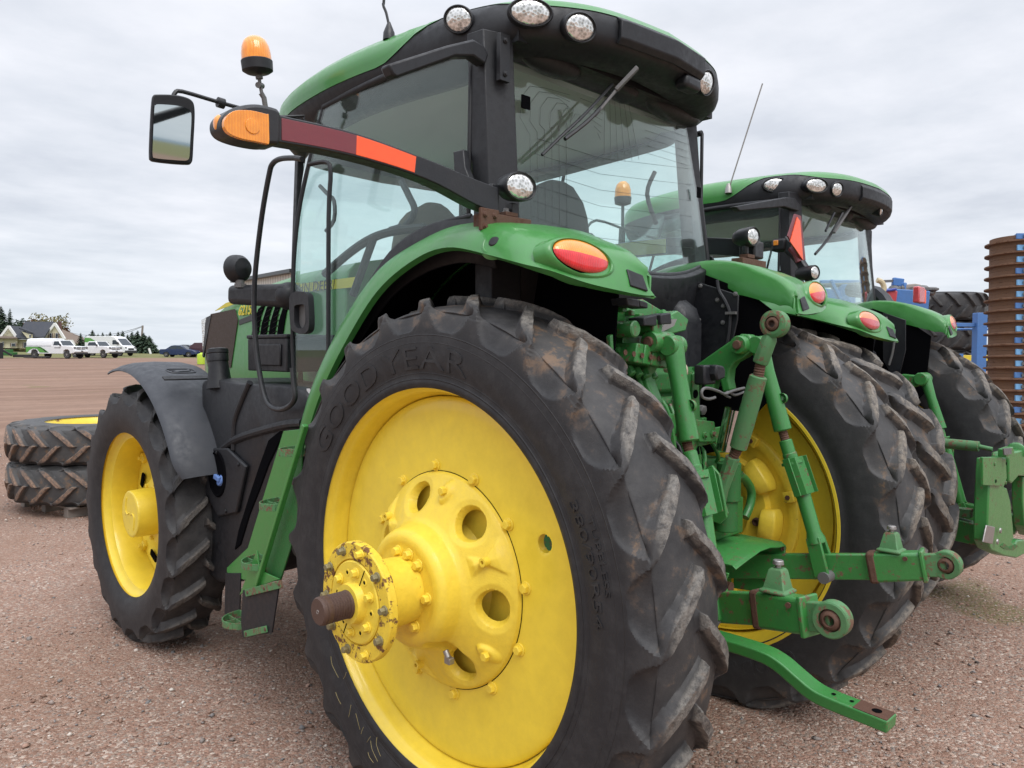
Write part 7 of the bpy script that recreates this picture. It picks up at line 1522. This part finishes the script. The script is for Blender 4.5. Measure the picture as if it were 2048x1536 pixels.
    m=MB(); bar(m,q6(1640,566),q6(1720,566),.06,.07); bar(m,q6(1693,570),q6(1693,640),.16,.16); bar(m,q6(1640,585),q6(1700,596),.05,.12); bar(m,q6(1660,560),q6(1680,600),.10,.04); bar(m,q6(1785,563),q6(1806,566),.06,.10); bar(m,q6(1804,566),q6(1806,584),.08,.09); bar(m,q6(1750,600),q6(1850,606),.2,.28); bar(m,q6(1760,610),q6(1762,750),.2,.2); bar(m,V(0,0,0),V(0,0,1.9),.3,.3); m.build('blue_frame',M['blue'],root,.01)
    m=MB(); bar(m,q6(1758,563),q6(1806,561),.03,.03); rod(m,q6(1640,570),q6(1720,568),.035); m.build('boom',M['worn'],root)
    m=MB(); bar(m,q6(1752,592),q6(1785,596),.25,.16); m.build('red_box',paint('red_paint',(.45,.05,.06),.45,amt=.3,scale=6,coat=.1),root,.02)
    m=MB(); bar(m,q6(1755,584),q6(1782,580),.3,.03); m.build('blue_tarp',paint('tarp_blue',(.03,.05,.3),.5),root,.01)
    m=MB(); tube(m,[q6(a,b,dB-1.2) for a,b in[(1738,606),(1752,600),(1764,588),(1768,575),(1763,564),(1754,560)]],.028,10,4); m.build('tan_hose',plain('tan_hose',(.50,.42,.27),.55),root)
    m=MB(); rnd2=random.Random(9)
    for k in range(26):
        a=rnd2.uniform(1782,1862); b=rnd2.uniform(576,600); ellipsoid(m,q6(a,b),rnd2.uniform(.03,.12),rnd2.uniform(.03,.1),rnd2.uniform(.02,.07),None,8,5)
    m.build('fitting',M['worn'],root); m=MB(); tube(m,[q6(a,b) for a,b in[(1800,578),(1830,574),(1850,580),(1868,586)]],.04,8,3); m.build('beige_hose',M['wood'],root)
    m=MB(); box(m,q6(2030,800,9.6),(.1,.1,1)); 
def camera_light():
    cd=bpy.data.cameras.new('camera'); cam=bpy.data.objects.new('camera',cd); COL.objects.link(cam); SC.camera=cam
    cd.sensor_width=36; cd.lens=36*CAM['f']/2048; cd.clip_end=20000; cd.clip_start=.05
    Mx=Matrix((V(*CR),V(*CU),-V(*CF))).transposed().to_4x4(); Mx.translation=V(*CP); cam.matrix_world=Mx
    w=bpy.data.worlds.new('World'); SC.world=w; w.use_nodes=True; nt=w.node_tree; nt.nodes.clear()
    out=nt.nodes.new('ShaderNodeOutputWorld'); bg=nt.nodes.new('ShaderNodeBackground'); sky=nt.nodes.new('ShaderNodeTexSky'); sky.sky_type='NISHITA'; sky.sun_disc=False
    el,az=R(52),R(200); sky.sun_elevation=el; sky.sun_rotation=az; sky.air_density=1.; sky.dust_density=2.
    co=nt.nodes.new('ShaderNodeTexCoord').outputs['Generated']; s=nt.nodes.new('ShaderNodeSeparateXYZ'); nt.links.new(co,s.inputs[0]); z=math_(nt,'MAXIMUM',s.outputs[2],0.)
    zz=math_(nt,'ADD',z,.07); cx=nt.nodes.new('ShaderNodeCombineXYZ'); nt.links.new(math_(nt,'DIVIDE',s.outputs[0],zz),cx.inputs[0]); nt.links.new(math_(nt,'DIVIDE',s.outputs[1],zz),cx.inputs[1])
    n1=noise(nt,.55,7,.55,cx.outputs[0]); n2=noise(nt,1.7,6,.6,cx.outputs[0])
    nn=math_(nt,'ADD',math_(nt,'MULTIPLY',n1,.65),math_(nt,'MULTIPLY',n2,.35))
    cl=ramp(nt,nn,[(.30,(.40,.43,.49)),(.45,(.53,.555,.605)),(.56,(.62,.635,.68)),(.72,(.73,.735,.76))])
    hz=ramp(nt,z,[(0.,(1,)*3),(.16,(0,)*3)]); cl=mix(nt,math_(nt,'MULTIPLY',hz,.55),cl,(.50,.565,.62))
    up=ramp(nt,z,[(.35,(1,1,1)),(1.,(2.1,2.08,2.05))]); 
    gain=math_(nt,'ADD',1.,math_(nt,'MULTIPLY',math_(nt,'POWER',math_(nt,'MAXIMUM',math_(nt,'SUBTRACT',z,.38),0.),1.),2.6))
    vm=nt.nodes.new('ShaderNodeVectorMath'); vm.operation='SCALE'; nt.links.new(cl,vm.inputs[0]); nt.links.new(gain,vm.inputs['Scale'])
    v2=nt.nodes.new('ShaderNodeVectorMath'); v2.operation='SCALE'; nt.links.new(sky.outputs[0],v2.inputs[0]); v2.inputs['Scale'].default_value=.07
    c=mix(nt,.93,v2.outputs[0],vm.outputs[0]); nt.links.new(c,bg.inputs[0]); bg.inputs[1].default_value=1.; nt.links.new(bg.outputs[0],out.inputs[0])
    ld=bpy.data.lights.new('sun','SUN'); ld.energy=1.2; ld.angle=R(35); ld.color=(1,.97,.93); so=bpy.data.objects.new('sun',ld); COL.objects.link(so)
    d=V(math.sin(az)*math.cos(el),math.cos(az)*math.cos(el),math.sin(el)); so.rotation_euler=d.to_track_quat('Z','Y').to_euler()
    SC.view_settings.view_transform='Standard'; SC.view_settings.look='None'; SC.view_settings.exposure=.6; SC.view_settings.gamma=1
    SC.render.engine='CYCLES'; SC.cycles.transparent_max_bounces=24; SC.cycles.max_bounces=8
import time
_t=time.time()
ground(); print('ground',time.time()-_t)
background(); print('bg',time.time()-_t)
T1=build_near(); print('near',time.time()-_t)
TF=build_far(); del TF['pale']; print('far',time.time()-_t)
camera_light()
def flatten():
    """thing > part > sub-part, no deeper"""
    for o in list(bpy.data.objects):
        ch=[o]
        while ch[-1].parent: ch.append(ch[-1].parent)
        if len(ch)<=3: continue
        anc=ch[-2]; Mx=o.matrix_basis.copy(); q=o.parent
        while q is not anc: Mx=q.matrix_basis@Mx; q=q.parent
        o['_p']=anc.name; o['_m']=[v for r in Mx for v in r]
    for o in list(bpy.data.objects):
        if '_p' in o:
            v=list(o['_m']); o.parent=bpy.data.objects[o['_p']]; o.matrix_basis=Matrix([v[i*4:i*4+4] for i in range(4)]); del o['_p']; del o['_m']
flatten()
